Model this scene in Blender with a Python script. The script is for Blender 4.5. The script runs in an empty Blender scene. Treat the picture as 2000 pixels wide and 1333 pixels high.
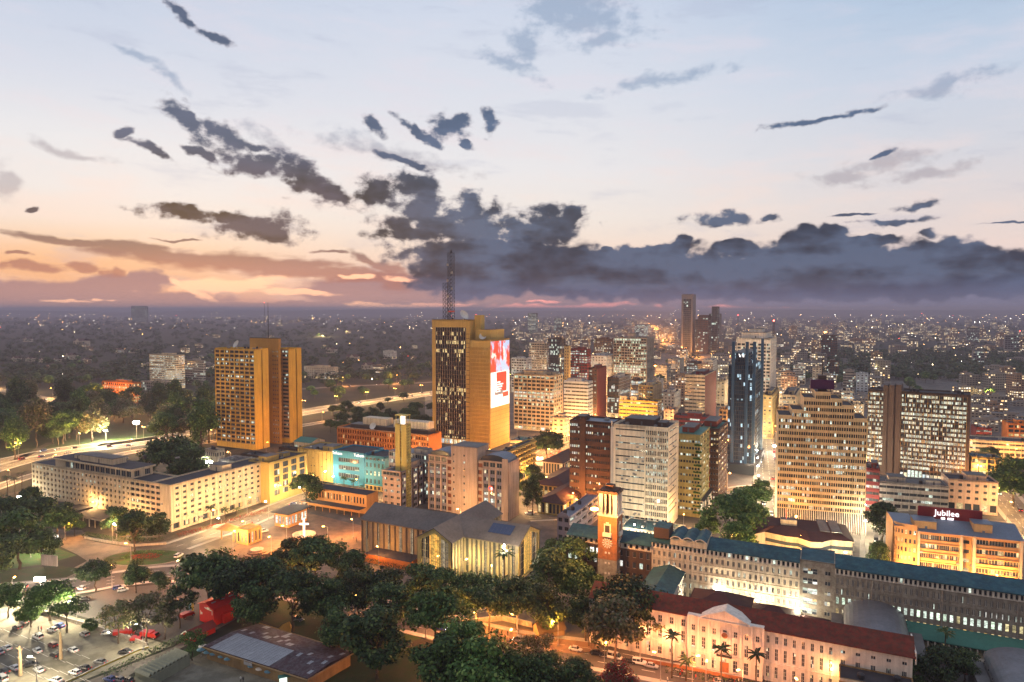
import bpy, math, random
from math import sin, cos, atan2, radians, pi, hypot, atan, tan, sqrt
random.seed(7)
scene = bpy.context.scene
# ------------------------------------------------------------------ camera
FPX, CAMZ = 1333.0, 110.0
PITCH = atan(61.5 / FPX)
cam_data = bpy.data.cameras.new('camera')
cam = bpy.data.objects.new('camera', cam_data)
scene.collection.objects.link(cam)
cam.location = (0, 0, CAMZ)
cam.rotation_euler = (pi / 2 - PITCH, 0, 0)
cam_data.sensor_width = 36.0
cam_data.lens = 36.0 * FPX / 2000.0
cam_data.clip_start = 1.0
cam_data.clip_end = 90000.0
scene.camera = cam

def ray(px, py):
    x = (px - 1000.0) / FPX; u = (666.5 - py) / FPX
    return (x, cos(PITCH) + u * sin(PITCH), -sin(PITCH) + u * cos(PITCH))
def G(px, py, z=0.0):
    """point of height z seen at photo position (px, py)"""
    d = ray(px, py); t = (z - CAMZ) / d[2]
    return (d[0] * t, d[1] * t)
def zat(p, py):
    """height of the point above ground point p seen at row py"""
    D = p[1]; r = ray(0, py)
    return CAMZ + D * r[2] / r[1]
def xdepth(px, D):
    return (px - 1000.0) / FPX * (D * cos(PITCH)) * 1.0

# ------------------------------------------------------------------ exposure
scene.view_settings.view_transform = 'Standard'
scene.view_settings.look = 'None'
scene.view_settings.exposure = 0.72
scene.view_settings.gamma = 1.0
scene.cycles.use_denoising = True
scene.cycles.max_bounces = 6
scene.cycles.diffuse_bounces = 2
scene.cycles.glossy_bounces = 2
scene.cycles.transmission_bounces = 2
scene.cycles.volume_bounces = 0
scene.cycles.sample_clamp_indirect = 4.0
scene.cycles.sample_clamp_direct = 40.0
scene.cycles.caustics_reflective = False
scene.cycles.caustics_refractive = False
scene.cycles.use_adaptive_sampling = True

def lin(c):
    return tuple(((v / 255.0) / 12.92 if v / 255.0 <= 0.04045 else (((v / 255.0) + 0.055) / 1.055) ** 2.4) for v in c)

# ------------------------------------------------------------------ sun (below a veil of cloud at the left horizon)
SUN_AZ, SUN_EL = radians(-26.0), radians(3.0)
sl = bpy.data.lights.new('sun', 'SUN')
sl.energy = 0.35; sl.angle = radians(14); sl.color = (1.0, 0.62, 0.42)
sun = bpy.data.objects.new('sun', sl)
scene.collection.objects.link(sun)
sun.rotation_euler = (pi / 2 - SUN_EL, 0, pi - SUN_AZ)
sun.location = (-300, 600, 300)

# ------------------------------------------------------------------ sky
world = bpy.data.worlds.new('World'); scene.world = world
world.use_nodes = True
wt = world.node_tree; wt.nodes.clear()
class NT:
    def __init__(s, tree): s.t = tree; s.n = 0
    def node(s, typ, **kw):
        nd = s.t.nodes.new(typ); s.n += 1; nd.location = ((s.n % 30) * 180, -(s.n // 30) * 220)
        for k, v in kw.items(): setattr(nd, k, v)
        return nd
    def set(s, sock, v):
        if hasattr(v, 'is_linked') or isinstance(v, bpy.types.NodeSocket): s.t.links.new(v, sock)
        elif v is not None: sock.default_value = v
    def math(s, op, a, b=None, c=None, clamp=False):
        nd = s.node('ShaderNodeMath', operation=op, use_clamp=clamp)
        for i, v in enumerate((a, b, c)):
            if v is not None: s.set(nd.inputs[i], v)
        return nd.outputs[0]
    def vmath(s, op, a, b=None, scale=None):
        nd = s.node('ShaderNodeVectorMath', operation=op)
        s.set(nd.inputs[0], a)
        if b is not None: s.set(nd.inputs[1], b)
        if scale is not None: s.set(nd.inputs[3], scale)
        return nd.outputs['Value'] if op in ('LENGTH', 'DOT_PRODUCT', 'DISTANCE') else nd.outputs['Vector']
    def comb(s, x, y, z=0.0):
        nd = s.node('ShaderNodeCombineXYZ')
        for i, v in enumerate((x, y, z)): s.set(nd.inputs[i], v)
        return nd.outputs[0]
    def sep(s, v):
        nd = s.node('ShaderNodeSeparateXYZ'); s.set(nd.inputs[0], v); return nd.outputs
    def noise(s, v, scale, detail=4.0, rough=0.55, dims='3D', col=False):
        nd = s.node('ShaderNodeTexNoise', noise_dimensions=dims)
        if v is not None: s.set(nd.inputs['Vector'], v)
        nd.inputs['Scale'].default_value = scale; nd.inputs['Detail'].default_value = detail
        nd.inputs['Roughness'].default_value = rough
        return nd.outputs['Color'] if col else nd.outputs['Fac']
    def ramp(s, fac, stops, interp='LINEAR'):
        nd = s.node('ShaderNodeValToRGB'); cr = nd.color_ramp; cr.interpolation = interp
        while len(cr.elements) < len(stops): cr.elements.new(0.5)
        for e, (p, c) in zip(cr.elements, stops):
            e.position = p; e.color = (c[0], c[1], c[2], 1.0)
        s.set(nd.inputs[0], fac); return nd.outputs[0]
    def mix(s, fac, a, b, blend='MIX'):
        nd = s.node('ShaderNodeMix', data_type='RGBA', blend_type=blend)
        s.set(nd.inputs[0], fac)
        for sock, v in ((nd.inputs[6], a), (nd.inputs[7], b)):
            if isinstance(v, tuple): v = (v[0], v[1], v[2], 1.0)
            s.set(sock, v)
        return nd.outputs[2]
    def smooth(s, x, a, b):
        nd = s.node('ShaderNodeMapRange', interpolation_type='SMOOTHSTEP')
        s.set(nd.inputs[0], x); nd.inputs[1].default_value = a; nd.inputs[2].default_value = b
        return nd.outputs[0]
    def link(s, a, b): s.t.links.new(a, b)

def aim(px, py):
    d = ray(px, py); return atan2(d[0], d[1]), d[2] / hypot(d[0], d[1])

N = NT(wt)
tc = N.node('ShaderNodeTexCoord')
dx, dy, dz = N.sep(tc.outputs['Generated'])
az = N.math('ARCTAN2', dx, dy)
te = N.math('DIVIDE', dz, N.math('MAXIMUM', N.math('SQRT', N.math('ADD', N.math('MULTIPLY', dx, dx), N.math('MULTIPLY', dy, dy))), 0.02))
P = N.comb(az, te, 0.0)
# clear-sky gradient: elevation ramps for the sunset side, the middle and the far side
def el_ramp(stops): return N.ramp(N.math('MULTIPLY', te, 2.0, clamp=True), [(p * 2.0, lin(c)) for p, c in stops])
rl = el_ramp([(0.0, (236, 160, 130)), (0.025, (248, 184, 138)), (0.06, (248, 190, 144)), (0.085, (246, 208, 176)), (0.112, (241, 223, 208)), (0.15, (236, 229, 225)), (0.21, (230, 229, 231)), (0.29, (212, 217, 229)), (0.36, (200, 209, 226)), (0.5, (184, 198, 220))])
rm = el_ramp([(0.0, (244, 180, 168)), (0.04, (247, 206, 184)), (0.085, (246, 222, 204)), (0.13, (240, 229, 220)), (0.2, (232, 229, 230)), (0.30, (218, 221, 230)), (0.42, (205, 213, 229)), (0.5, (190, 203, 224))])
rr = el_ramp([(0.0, (196, 170, 180)), (0.04, (228, 206, 204)), (0.09, (231, 214, 208)), (0.14, (223, 214, 214)), (0.2, (211, 212, 220)), (0.30, (196, 207, 224)), (0.38, (178, 197, 220)), (0.5, (160, 183, 214))])
fl = N.smooth(az, -0.62, -0.08)
fr = N.smooth(az, 0.05, 0.62)
sky = N.mix(fr, N.mix(fl, rl, rm), rr)
# the eastern half of the sky (behind the camera): unseen, its tone set as fill light for the facades
back = N.smooth(dy, 0.15, -0.5)
sky = N.mix(back, sky, N.ramp(N.math('MULTIPLY', te, 0.5, clamp=True), [(0.0, (0.42, 0.36, 0.33)), (0.2, (0.68, 0.6, 0.56)), (1.0, (0.48, 0.5, 0.59))]))

# --- clouds.  warped coordinates, ellipses given as photo positions turned into sky directions
w1 = N.vmath('SUBTRACT', N.noise(N.comb(az, N.math('MULTIPLY', te, 1.6)), 11.0, 2.0, 0.55, dims='2D', col=True), (0.5, 0.5, 0.5))
w2 = N.vmath('SUBTRACT', N.noise(N.comb(az, N.math('MULTIPLY', te, 1.3), 3.0), 42.0, 2.0, 0.5, dims='2D', col=True), (0.5, 0.5, 0.5))
PW = N.vmath('ADD', P, N.vmath('ADD', N.vmath('SCALE', w1, scale=0.030), N.vmath('SCALE', w2, scale=0.011)))
PS = N.vmath('ADD', P, N.vmath('MULTIPLY', N.vmath('ADD', w1, N.vmath('SCALE', w2, scale=0.6)), (0.05, 0.012, 0)))
fine = N.noise(N.comb(az, N.math('MULTIPLY', te, 1.5), 7.0), 30.0, 6.0, 0.62, dims='2D')
puff = N.node('ShaderNodeTexVoronoi', voronoi_dimensions='2D', feature='SMOOTH_F1'); N.set(puff.inputs['Vector'], N.vmath('ADD', N.comb(az, N.math('MULTIPLY', te, 1.25), 0.0), N.vmath('SCALE', w2, scale=0.012))); puff.inputs['Scale'].default_value = 42.0; puff.inputs['Smoothness'].default_value = 0.35; puff.inputs['Detail'].default_value = 1.0
puff = puff.outputs['Distance']
fineS = N.noise(N.comb(az, N.math('MULTIPLY', te, 4.5), 9.0), 16.0, 4.0, 0.6, dims='2D')

def shear(PX):
    out = {}
    x, y, _ = N.sep(PX)
    for k in (-8, -4, 0, 4, 12, 24, 34):
        out[k] = PX if k == 0 else N.comb(x, N.math('MULTIPLY_ADD', x, tan(radians(k)), y))
    return out
def field(blobs, PX, op='MINIMUM'):
    acc = None
    for (cx, cy, rx, ry, rot) in blobs:
        a, t = aim(cx, cy); h = hypot(1.0, (cx - 1000) / FPX)
        k = min(PX, key=lambda q: abs(q - rot))
        sx, sy = rx / FPX / h / h, ry / FPX / h
        t += tan(radians(k)) * a
        nd = N.node('ShaderNodeVectorMath', operation='MULTIPLY_ADD')
        N.set(nd.inputs[0], PX[k]); nd.inputs[1].default_value = (1 / sx, 1 / sy, 0); nd.inputs[2].default_value = (-a / sx, -t / sy, 0)
        L = N.vmath('LENGTH', nd.outputs[0])
        if acc is None: acc = L
        else:
            m = N.node('ShaderNodeMath', operation='SMOOTH_MIN'); N.set(m.inputs[0], acc); N.set(m.inputs[1], L); m.inputs[2].default_value = 0.12
            acc = m.outputs[0]
    return acc
def cover(acc, nz, amp, a, b):
    return N.smooth(N.math('ADD', acc, N.math('MULTIPLY', N.math('SUBTRACT', nz, 0.5), amp)), b, a)

PW, PS = shear(PW), shear(PS)
cir = N.noise(N.comb(N.math('MULTIPLY_ADD', te, 0.8, az), N.math('MULTIPLY', te, 4.2), 0.0), 5.5, 6.0, 0.6, dims='2D')
sky = N.mix(N.math('MULTIPLY', N.smooth(cir, 0.46, 0.72), 0.34), sky, N.mix(N.smooth(te, 0.14, 0.30), lin((252, 222, 208)), lin((226, 216, 226))))
sky = N.mix(N.math('MULTIPLY', N.smooth(cir, 0.44, 0.28), 0.22), sky, lin((164, 172, 198)))
# thin high veils
veil = field([(1125, 18, 120, 52, 10), (1030, 82, 36, 38, 0), (1170, 78, 60, 18, 0), (1850, 168, 110, 16, -3), (1000, 130, 60, 18, 20), (265, 105, 40, 12, 20), (335, 155, 30, 14, 30), (125, 290, 75, 10, 15), (0, 350, 30, 34, 20), (1300, 155, 110, 14, -8), (770, 300, 150, 20, 10), (1730, 320, 90, 22, -5), (1640, 345, 70, 10, 5), (1800, 345, 110, 10, -5), (560, 300, 90, 20, 30)], PW)
sky = N.mix(N.math('MULTIPLY', cover(veil, fine, 2.4, 0.25, 1.35), 0.5), sky, N.mix(N.smooth(te, 0.18, 0.30), lin((150, 140, 150)), lin((104, 136, 172))))
# low rose bank along the left horizon
rose = field([(60, 578, 260, 34, 0), (230, 565, 90, 30, 0), (290, 552, 46, 26, 0), (330, 588, 140, 20, 0), (760, 572, 190, 40, 0), (900, 578, 200, 40, 0), (560, 598, 330, 9, 0), (1050, 583, 260, 26, 0), (1500, 598, 600, 36, 0), (1950, 590, 400, 50, 0)], PS)
rosecol = N.mix(N.smooth(az, -0.25, 0.42), N.mix(N.smooth(te, 0.055, 0.0), lin((158, 124, 130)), lin((196, 150, 142))), lin((112, 116, 146)))
sky = N.mix(N.math('MULTIPLY', cover(rose, fineS, 0.5, 0.75, 1.08), 0.94), sky, rosecol)
# sunset streaks (brown-rose)
strk = field([(160, 474, 150, 9, 3), (250, 482, 120, 13, 4), (330, 502, 170, 19, 4), (450, 512, 150, 24, 2), (560, 522, 140, 20, 2), (670, 535, 130, 17, 4), (60, 519, 66, 11, 6), (165, 522, 48, 10, 3), (232, 533, 26, 12, 0), (720, 512, 42, 13, 22), (760, 525, 60, 14, 8), (800, 550, 90, 20, 0), (30, 497, 30, 3, 0), (340, 468, 40, 3, 0), (640, 494, 40, 4, 0), (20, 512, 20, 4, 0)], PS)
strkcol = N.mix(N.smooth(te, 0.045, 0.095), lin((176, 118, 106)), lin((104, 80, 84)))
sky = N.mix(N.math('MULTIPLY', cover(strk, fineS, 1.1, 0.5, 1.15), 0.82), sky, strkcol)
# the dark blue cumulus
low = field([(1500, 552, 640, 34, 0), (1010, 518, 205, 52, 0), (960, 500, 120, 30, 0), (1210, 528, 250, 40, 0), (1560, 522, 230, 52, 0), (1900, 545, 260, 46, 0), (2100, 545, 260, 50, 0), (930, 548, 120, 34, 0), (1270, 496, 100, 18, -8), (1335, 483, 22, 26, 0), (1450, 482, 46, 19, 0), (1190, 490, 13, 14, 0), (1570, 472, 44, 30, 0), (1618, 462, 30, 24, 0), (1660, 476, 110, 12, -3), (1810, 495, 90, 34, 0), (1775, 488, 26, 22, 0), (1880, 500, 50, 22, 0), (1720, 510, 40, 24, 0)], PW)
mid = field([(372, 243, 58, 26, 32), (440, 270, 58, 24, 18), (497, 286, 30, 15, 0), (282, 286, 46, 11, 22), (240, 254, 18, 11, 0), (395, 303, 38, 11, 25), (505, 322, 76, 24, 8), (585, 345, 66, 42, 28), (655, 372, 52, 25, 26), (738, 380, 46, 32, 0), (808, 378, 60, 36, 8), (825, 425, 70, 40, 20), (795, 447, 80, 26, 4), (930, 445, 120, 54, 8), (1030, 455, 110, 50, 0), (1095, 440, 48, 42, 0), (922, 404, 38, 26, 0), (1115, 420, 30, 18, 0), (880, 495, 110, 45, 0), (990, 505, 160, 30, 0), (1150, 500, 40, 14, 0), (350, 30, 34, 16, 42), (418, 74, 36, 14, 8), (730, 246, 24, 18, 40), (820, 259, 46, 11, 22), (880, 243, 46, 22, 0), (962, 238, 17, 24, 0), (905, 272, 20, 9, 20), (790, 313, 60, 12, 10), (368, 418, 92, 14, 3), (440, 432, 17, 20, 0), (505, 456, 112, 20, 0), (515, 438, 76, 26, 0), (1410, 425, 80, 14, 3), (1500, 420, 16, 8, 0), (1600, 235, 130, 9, -4), (1790, 396, 48, 8, -3), (1740, 431, 84, 7, -2), (1823, 451, 17, 10, 0), (1715, 306, 34, 8, -12), (1680, 418, 42, 4, 0), (1965, 435, 66, 4, -5), (60, 404, 10, 8, 0)], PW)
bothD = N.math('MINIMUM', low, mid)
c_mid = cover(mid, N.math('ADD', N.math('MULTIPLY', fine, 0.85), N.math('MULTIPLY', puff, 0.16)), 2.3, 0.58, 1.26)
c_low = cover(low, N.math('ADD', N.math('MULTIPLY', fine, 0.6), N.math('MULTIPLY', puff, 0.3)), 1.0, 0.86, 1.2)
shade = N.noise(N.comb(az, N.math('MULTIPLY', te, 3.0), 1.3), 8.0, 4.0, 0.55, dims='2D')
lum = N.math('ADD', N.smooth(shade, 0.34, 0.68), N.math('MULTIPLY', N.math('SUBTRACT', puff, 0.4), 0.45))
blue = N.mix(lum, lin((36, 48, 70)), lin((80, 96, 124)))
brown = N.mix(lum, lin((28, 28, 38)), lin((78, 73, 88)))
ccol = N.mix(N.smooth(az, -0.30, 0.0), brown, blue)
ccol = N.mix(N.math('MULTIPLY', N.smooth(te, 0.16, 0.24), 0.6), ccol, lin((84, 108, 142)))
rim = N.math('SUBTRACT', 1.0, N.math('MAXIMUM', c_low, N.math('MULTIPLY', c_mid, 0.9)))
ccol = N.mix(N.math('MULTIPLY', N.smooth(rim, 0.1, 0.8), 0.55), ccol, lin((158, 148, 158)))
ccol = N.mix(N.math('MULTIPLY', N.smooth(te, 0.05, 0.008), 0.7), ccol, lin((98, 102, 132)))
sky = N.mix(N.math('MAXIMUM', N.math('MULTIPLY', c_low, 0.97), N.math('MULTIPLY', c_mid, 0.95)), sky, ccol)
# lit gaps just above the horizon
gap = field([(450, 557, 140, 15, -4), (560, 570, 100, 8, 6), (380, 566, 60, 9, 20), (130, 588, 60, 4, 2), (200, 584, 16, 3, 5), (720, 596, 60, 5, 0), (800, 597, 110, 5, -2), (880, 595, 50, 5, 0), (1030, 601, 110, 7, 0), (1140, 600, 100, 8, -2), (1060, 590, 30, 3, 0), (1210, 605, 30, 3, 0), (1290, 601, 20, 8, 12), (1305, 605, 30, 5, 0), (1440, 604, 80, 7, 0), (1500, 603, 60, 4, 0), (690, 540, 30, 5, 0), (780, 545, 40, 6, 5)], PS)
gapcol = N.vmath('SCALE', N.mix(N.smooth(az, -0.25, 0.1), lin((255, 190, 150)), lin((255, 160, 150))), scale=1.5)
sky = N.mix(N.math('MULTIPLY', cover(gap, fineS, 1.3, 0.5, 1.1), 0.9), sky, gapcol)
# below the horizon
sky = N.mix(N.smooth(te, 0.0, -0.02), sky, lin((96, 88, 104)))
nish = N.node('ShaderNodeTexSky'); nish.sky_type = 'NISHITA'; nish.sun_disc = False
nish.sun_elevation = SUN_EL; nish.sun_rotation = SUN_AZ; nish.dust_density = 3.0
bgA = N.node('ShaderNodeBackground'); N.set(bgA.inputs[0], sky); bgA.inputs[1].default_value = 0.64
bgB = N.node('ShaderNodeBackground'); N.set(bgB.inputs[0], nish.outputs[0]); bgB.inputs[1].default_value = 0.002
addn = N.node('ShaderNodeAddShader'); N.link(bgA.outputs[0], addn.inputs[0]); N.link(bgB.outputs[0], addn.inputs[1])
wo = N.node('ShaderNodeOutputWorld'); N.link(addn.outputs[0], wo.inputs[0])
world.cycles.sampling_method = 'MANUAL'; world.cycles.sample_map_resolution = 512
# ================================================================== helpers
COL = scene.collection
def tag(o, label=None, cat=None, group=None, kind=None):
    if label: o['label'] = label
    if cat: o['category'] = cat
    if group: o['group'] = group
    if kind: o['kind'] = kind
    return o
def empty(name, loc, rz=0.0, label=None, cat=None, group=None):
    o = bpy.data.objects.new(name, None); COL.objects.link(o)
    o.location = loc; o.rotation_euler = (0, 0, rz); o.empty_display_size = 2.0
    return tag(o, label, cat, group)
def put(name, me, parent=None, loc=(0, 0, 0), rz=0.0, scale=None):
    o = bpy.data.objects.new(name, me); COL.objects.link(o)
    o.location = loc; o.rotation_euler = (0, 0, rz)
    if scale is not None: o.scale = scale
    if parent is not None: o.parent = parent
    return o
class MB:
    """collects faces and links them as one mesh object"""
    def __init__(s): s.v = []; s.f = []; s.m = []
    def poly(s, pts, m=0):
        n = len(s.v); s.v.extend(pts); s.f.append(tuple(range(n, n + len(pts)))); s.m.append(m)
    def quad(s, a, b, c, d, m=0): s.poly((a, b, c, d), m)
    def prism(s, pts, z0, z1, m=0, mt=None, mb=None):
        n = len(pts); mt = m if mt is None else mt
        area = sum(pts[i][0] * pts[(i + 1) % n][1] - pts[(i + 1) % n][0] * pts[i][1] for i in range(n))
        if area < 0: pts = pts[::-1]
        k = len(s.v)
        s.v.extend([(p[0], p[1], z0) for p in pts]); s.v.extend([(p[0], p[1], z1) for p in pts])
        for i in range(n):
            j = (i + 1) % n; s.f.append((k + i, k + j, k + n + j, k + n + i)); s.m.append(m)
        s.f.append(tuple(k + n + i for i in range(n))); s.m.append(mt)
        s.f.append(tuple(k + i for i in reversed(range(n)))); s.m.append(m)
    def box(s, x0, x1, y0, y1, z0, z1, m=0, mt=None):
        s.prism([(x0, y0), (x1, y0), (x1, y1), (x0, y1)], z0, z1, m, mt)
    def cbox(s, cx, cy, hx, hy, z0, z1, a=0.0, m=0, mt=None):
        c, d = cos(a), sin(a)
        s.prism([(cx + x * c - y * d, cy + x * d + y * c) for x, y in ((-hx, -hy), (hx, -hy), (hx, hy), (-hx, hy))], z0, z1, m, mt)
    def bar(s, p, q, r, n=4, m=0, r2=None):
        """straight bar between two points"""
        from mathutils import Vector
        p, q = Vector(p), Vector(q); d = (q - p)
        if d.length < 1e-6: return
        d.normalize(); u = d.orthogonal().normalized(); w = d.cross(u); r2 = r if r2 is None else r2
        k = len(s.v)
        for c, rr in ((p, r), (q, r2)):
            for i in range(n):
                a = 2 * pi * (i + 0.5) / n; s.v.append(tuple(c + (u * cos(a) + w * sin(a)) * rr))
        for i in range(n):
            j = (i + 1) % n; s.f.append((k + i, k + j, k + n + j, k + n + i)); s.m.append(m)
        s.f.append(tuple(k + n + i for i in range(n))); s.m.append(m)
        s.f.append(tuple(k + i for i in reversed(range(n)))); s.m.append(m)
    def lathe(s, prof, cx=0, cy=0, n=12, m=0):
        k = len(s.v)
        for r, z in prof:
            for i in range(n):
                a = 2 * pi * i / n; s.v.append((cx + r * cos(a), cy + r * sin(a), z))
        for j in range(len(prof) - 1):
            for i in range(n):
                i2 = (i + 1) % n
                s.f.append((k + j * n + i, k + j * n + i2, k + (j + 1) * n + i2, k + (j + 1) * n + i)); s.m.append(m)
        s.f.append(tuple(k + (len(prof) - 1) * n + i for i in range(n))); s.m.append(m)
        s.f.append(tuple(k + i for i in reversed(range(n)))); s.m.append(m)
    def join(s, o, mat=None, ms=0):
        """append another MB through a (cos, sin, x, y, z) placement"""
        k = len(s.v)
        if mat is None: s.v.extend(o.v)
        else:
            c, d, x, y, z = mat
            s.v.extend([(a * c - b * d + x, a * d + b * c + y, h + z) for a, b, h in o.v])
        s.f.extend([tuple(i + k for i in f) for f in o.f]); s.m.extend([i + ms for i in o.m])
    def mesh(s, name, mats, smooth=False):
        me = bpy.data.meshes.new(name); me.from_pydata(s.v, [], s.f)
        for mt in mats: me.materials.append(mt)
        if len(mats) > 1: me.polygons.foreach_set('material_index', s.m)
        if smooth: me.polygons.foreach_set('use_smooth', [True] * len(s.f))
        me.update(); return me
    def build(s, name, mats, parent=None, loc=(0, 0, 0), rz=0.0, smooth=False):
        if not isinstance(mats, (list, tuple)): mats = [mats]
        return put(name, s.mesh(name, mats, smooth), parent, loc, rz)

# ------------------------------------------------------------------ materials
MATS = {}
def newmat(name):
    m = bpy.data.materials.new(name); m.use_nodes = True
    t = m.node_tree; t.nodes.clear(); n = NT(t)
    b = n.node('ShaderNodeBsdfPrincipled'); o = n.node('ShaderNodeOutputMaterial')
    n.link(b.outputs[0], o.inputs[0]); return m, n, b
def surf(name, c, rough=0.85, var=0.3, scale=0.12, streak=0.25, c2=None, metal=0.0, spec=0.3, fine=2.0, bump=0.0):
    """painted / concrete / stone surface with weathering that follows world position"""
    if name in MATS: return MATS[name]
    m, n, b = newmat(name)
    g = n.node('ShaderNodeNewGeometry'); pos = g.outputs['Position']
    a = n.noise(pos, scale, 4.0, 0.6)
    s = n.noise(n.vmath('MULTIPLY', pos, (0.9, 0.9, 0.06)), 1.0, 3.0, 0.6)
    f = n.noise(pos, fine, 2.0, 0.6)
    k = n.math('ADD', n.math('MULTIPLY', n.math('SUBTRACT', a, 0.5), var * 2.2), n.math('MULTIPLY', n.math('SUBTRACT', s, 0.5), streak * 2.0))
    k = n.math('ADD', k, n.math('MULTIPLY', n.math('SUBTRACT', f, 0.5), 0.25))
    k = n.math('ADD', k, 1.0)
    oi = n.node('ShaderNodeObjectInfo')
    k = n.math('MULTIPLY', k, n.math('MULTIPLY_ADD', oi.outputs['Random'], 0.12, 0.94))
    base = c
    if c2 is not None: base = n.mix(n.smooth(n.noise(pos, scale * 2.3, 4.0, 0.65), 0.42, 0.6), c, c2)
    col = n.mix(1.0, base, n.comb(k, k, k), 'MULTIPLY')
    n.set(b.inputs['Base Color'], col); b.inputs['Roughness'].default_value = rough
    b.inputs['Metallic'].default_value = metal; b.inputs['Specular IOR Level'].default_value = spec
    if bump:
        bn = n.node('ShaderNodeBump'); bn.inputs['Strength'].default_value = bump; bn.inputs['Distance'].default_value = 0.1
        n.set(bn.inputs['Height'], n.noise(pos, fine * 2, 3.0, 0.6)); n.link(bn.outputs[0], b.inputs['Normal'])
    MATS[name] = m; return m
def glow(name, c, e, sample=False):
    if name in MATS: return MATS[name]
    m, n, b = newmat(name)
    b.inputs['Base Color'].default_value = (c[0] * 0.5, c[1] * 0.5, c[2] * 0.5, 1)
    b.inputs['Emission Color'].default_value = (c[0], c[1], c[2], 1); b.inputs['Emission Strength'].default_value = e
    if not sample: m.cycles.emission_sampling = 'NONE'
    MATS[name] = m; return m
COOL = [(0.0, (0.80, 0.95, 0.80)), (0.35, (0.95, 0.95, 0.85)), (0.55, (1.0, 0.82, 0.5)), (0.8, (0.72, 0.9, 0.95)), (0.95, (1.0, 0.6, 0.25))]
WARM = [(0.0, (1.0, 0.72, 0.32)), (0.4, (1.0, 0.62, 0.2)), (0.7, (1.0, 0.85, 0.55)), (0.9, (0.9, 0.95, 0.85))]
MIXD = [(0.0, (1.0, 0.8, 0.5)), (0.3, (0.9, 1.0, 0.85)), (0.6, (1.0, 0.62, 0.25)), (0.85, (0.85, 0.92, 1.0))]
def glass(name, frac, pal=COOL, e=0.9, tint=(0.02, 0.026, 0.034), floor=3.4, rough=0.12):
    """window glass: dark and reflecting, or lit from the room behind it; whole storeys tend to be lit together"""
    if name in MATS: return MATS[name]
    m, n, b = newmat(name)
    g = n.node('ShaderNodeNewGeometry'); oi = n.node('ShaderNodeObjectInfo')
    px, py, pz = n.sep(g.outputs['Position'])
    fl = n.node('ShaderNodeTexWhiteNoise', noise_dimensions='2D')
    n.set(fl.inputs[0], n.comb(n.math('FLOOR', n.math('DIVIDE', pz, floor)), n.math('FLOOR', n.math('MULTIPLY', n.math('ADD', px, py), 0.045)), 0.0))
    wn = n.node('ShaderNodeTexWhiteNoise', noise_dimensions='2D')
    n.set(wn.inputs[0], n.comb(n.math('MULTIPLY', oi.outputs['Random'], 517.0), n.math('MULTIPLY', g.outputs['Random Per Island'], 311.0), 0.0))
    r = wn.outputs['Value']; rc = wn.outputs['Color']; r1, r2, r3 = n.sep(rc)
    thr = n.math('MULTIPLY', frac, n.math('ADD', n.math('MULTIPLY', n.math('GREATER_THAN', fl.outputs['Value'], 0.72), 2.6), 0.5))
    lit = n.math('LESS_THAN', r, thr)
    room = n.noise(n.vmath('MULTIPLY', g.outputs['Position'], (1.0, 1.0, 1.6)), 0.9, 3.0, 0.7)
    lev = n.math('MULTIPLY', n.math('MULTIPLY_ADD', n.smooth(room, 0.3, 0.7), 0.85, 0.25), n.math('MULTIPLY_ADD', r2, 0.8, 0.35))
    col = n.ramp(r1, pal, 'CONSTANT')
    n.set(b.inputs['Base Color'], n.mix(n.math('MULTIPLY', r3, 0.6), tint, tuple(min(1, v * 3.5) for v in tint)))
    b.inputs['Roughness'].default_value = rough; b.inputs['Specular IOR Level'].default_value = 0.35
    n.set(b.inputs['Emission Color'], col)
    n.set(b.inputs['Emission Strength'], n.math('MULTIPLY', n.math('MULTIPLY', lit, lev), e))
    m.cycles.emission_sampling = 'NONE'
    MATS[name] = m; return m
def S(r, g, b): return lin((r, g, b))
M_ROOF = surf('roof_felt', (0.045, 0.042, 0.048), 0.9, 0.5, 0.2, 0.0)
M_ROOFG = surf('roof_concrete', (0.13, 0.125, 0.125), 0.9, 0.5, 0.2, 0.0)
M_DARK = surf('dark_metal', (0.03, 0.03, 0.035), 0.5, 0.2)
M_STEEL = surf('grey_steel', (0.28, 0.28, 0.29), 0.45, 0.2, metal=0.6)
M_WHITE = surf('white_paint', (0.72, 0.70, 0.66), 0.7, 0.15)
M_FRAME = surf('window_frame', (0.42, 0.40, 0.37), 0.6, 0.1)
M_FRAMED = surf('window_frame_dark', (0.08, 0.07, 0.065), 0.5, 0.1)
G_DIM = glass('glass_mostly_dark', 0.06)
G_FEW = glass('glass_some_lit', 0.16)
G_HALF = glass('glass_half_lit', 0.42)
G_MOST = glass('glass_mostly_lit', 0.85, COOL, 1.1)
G_WARM = glass('glass_warm_lit', 0.35, WARM, 1.0)
G_MIX = glass('glass_mixed_lit', 0.22, MIXD, 1.0)
def lit_panel(name, c, e): return glow(name, c, e)

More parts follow.
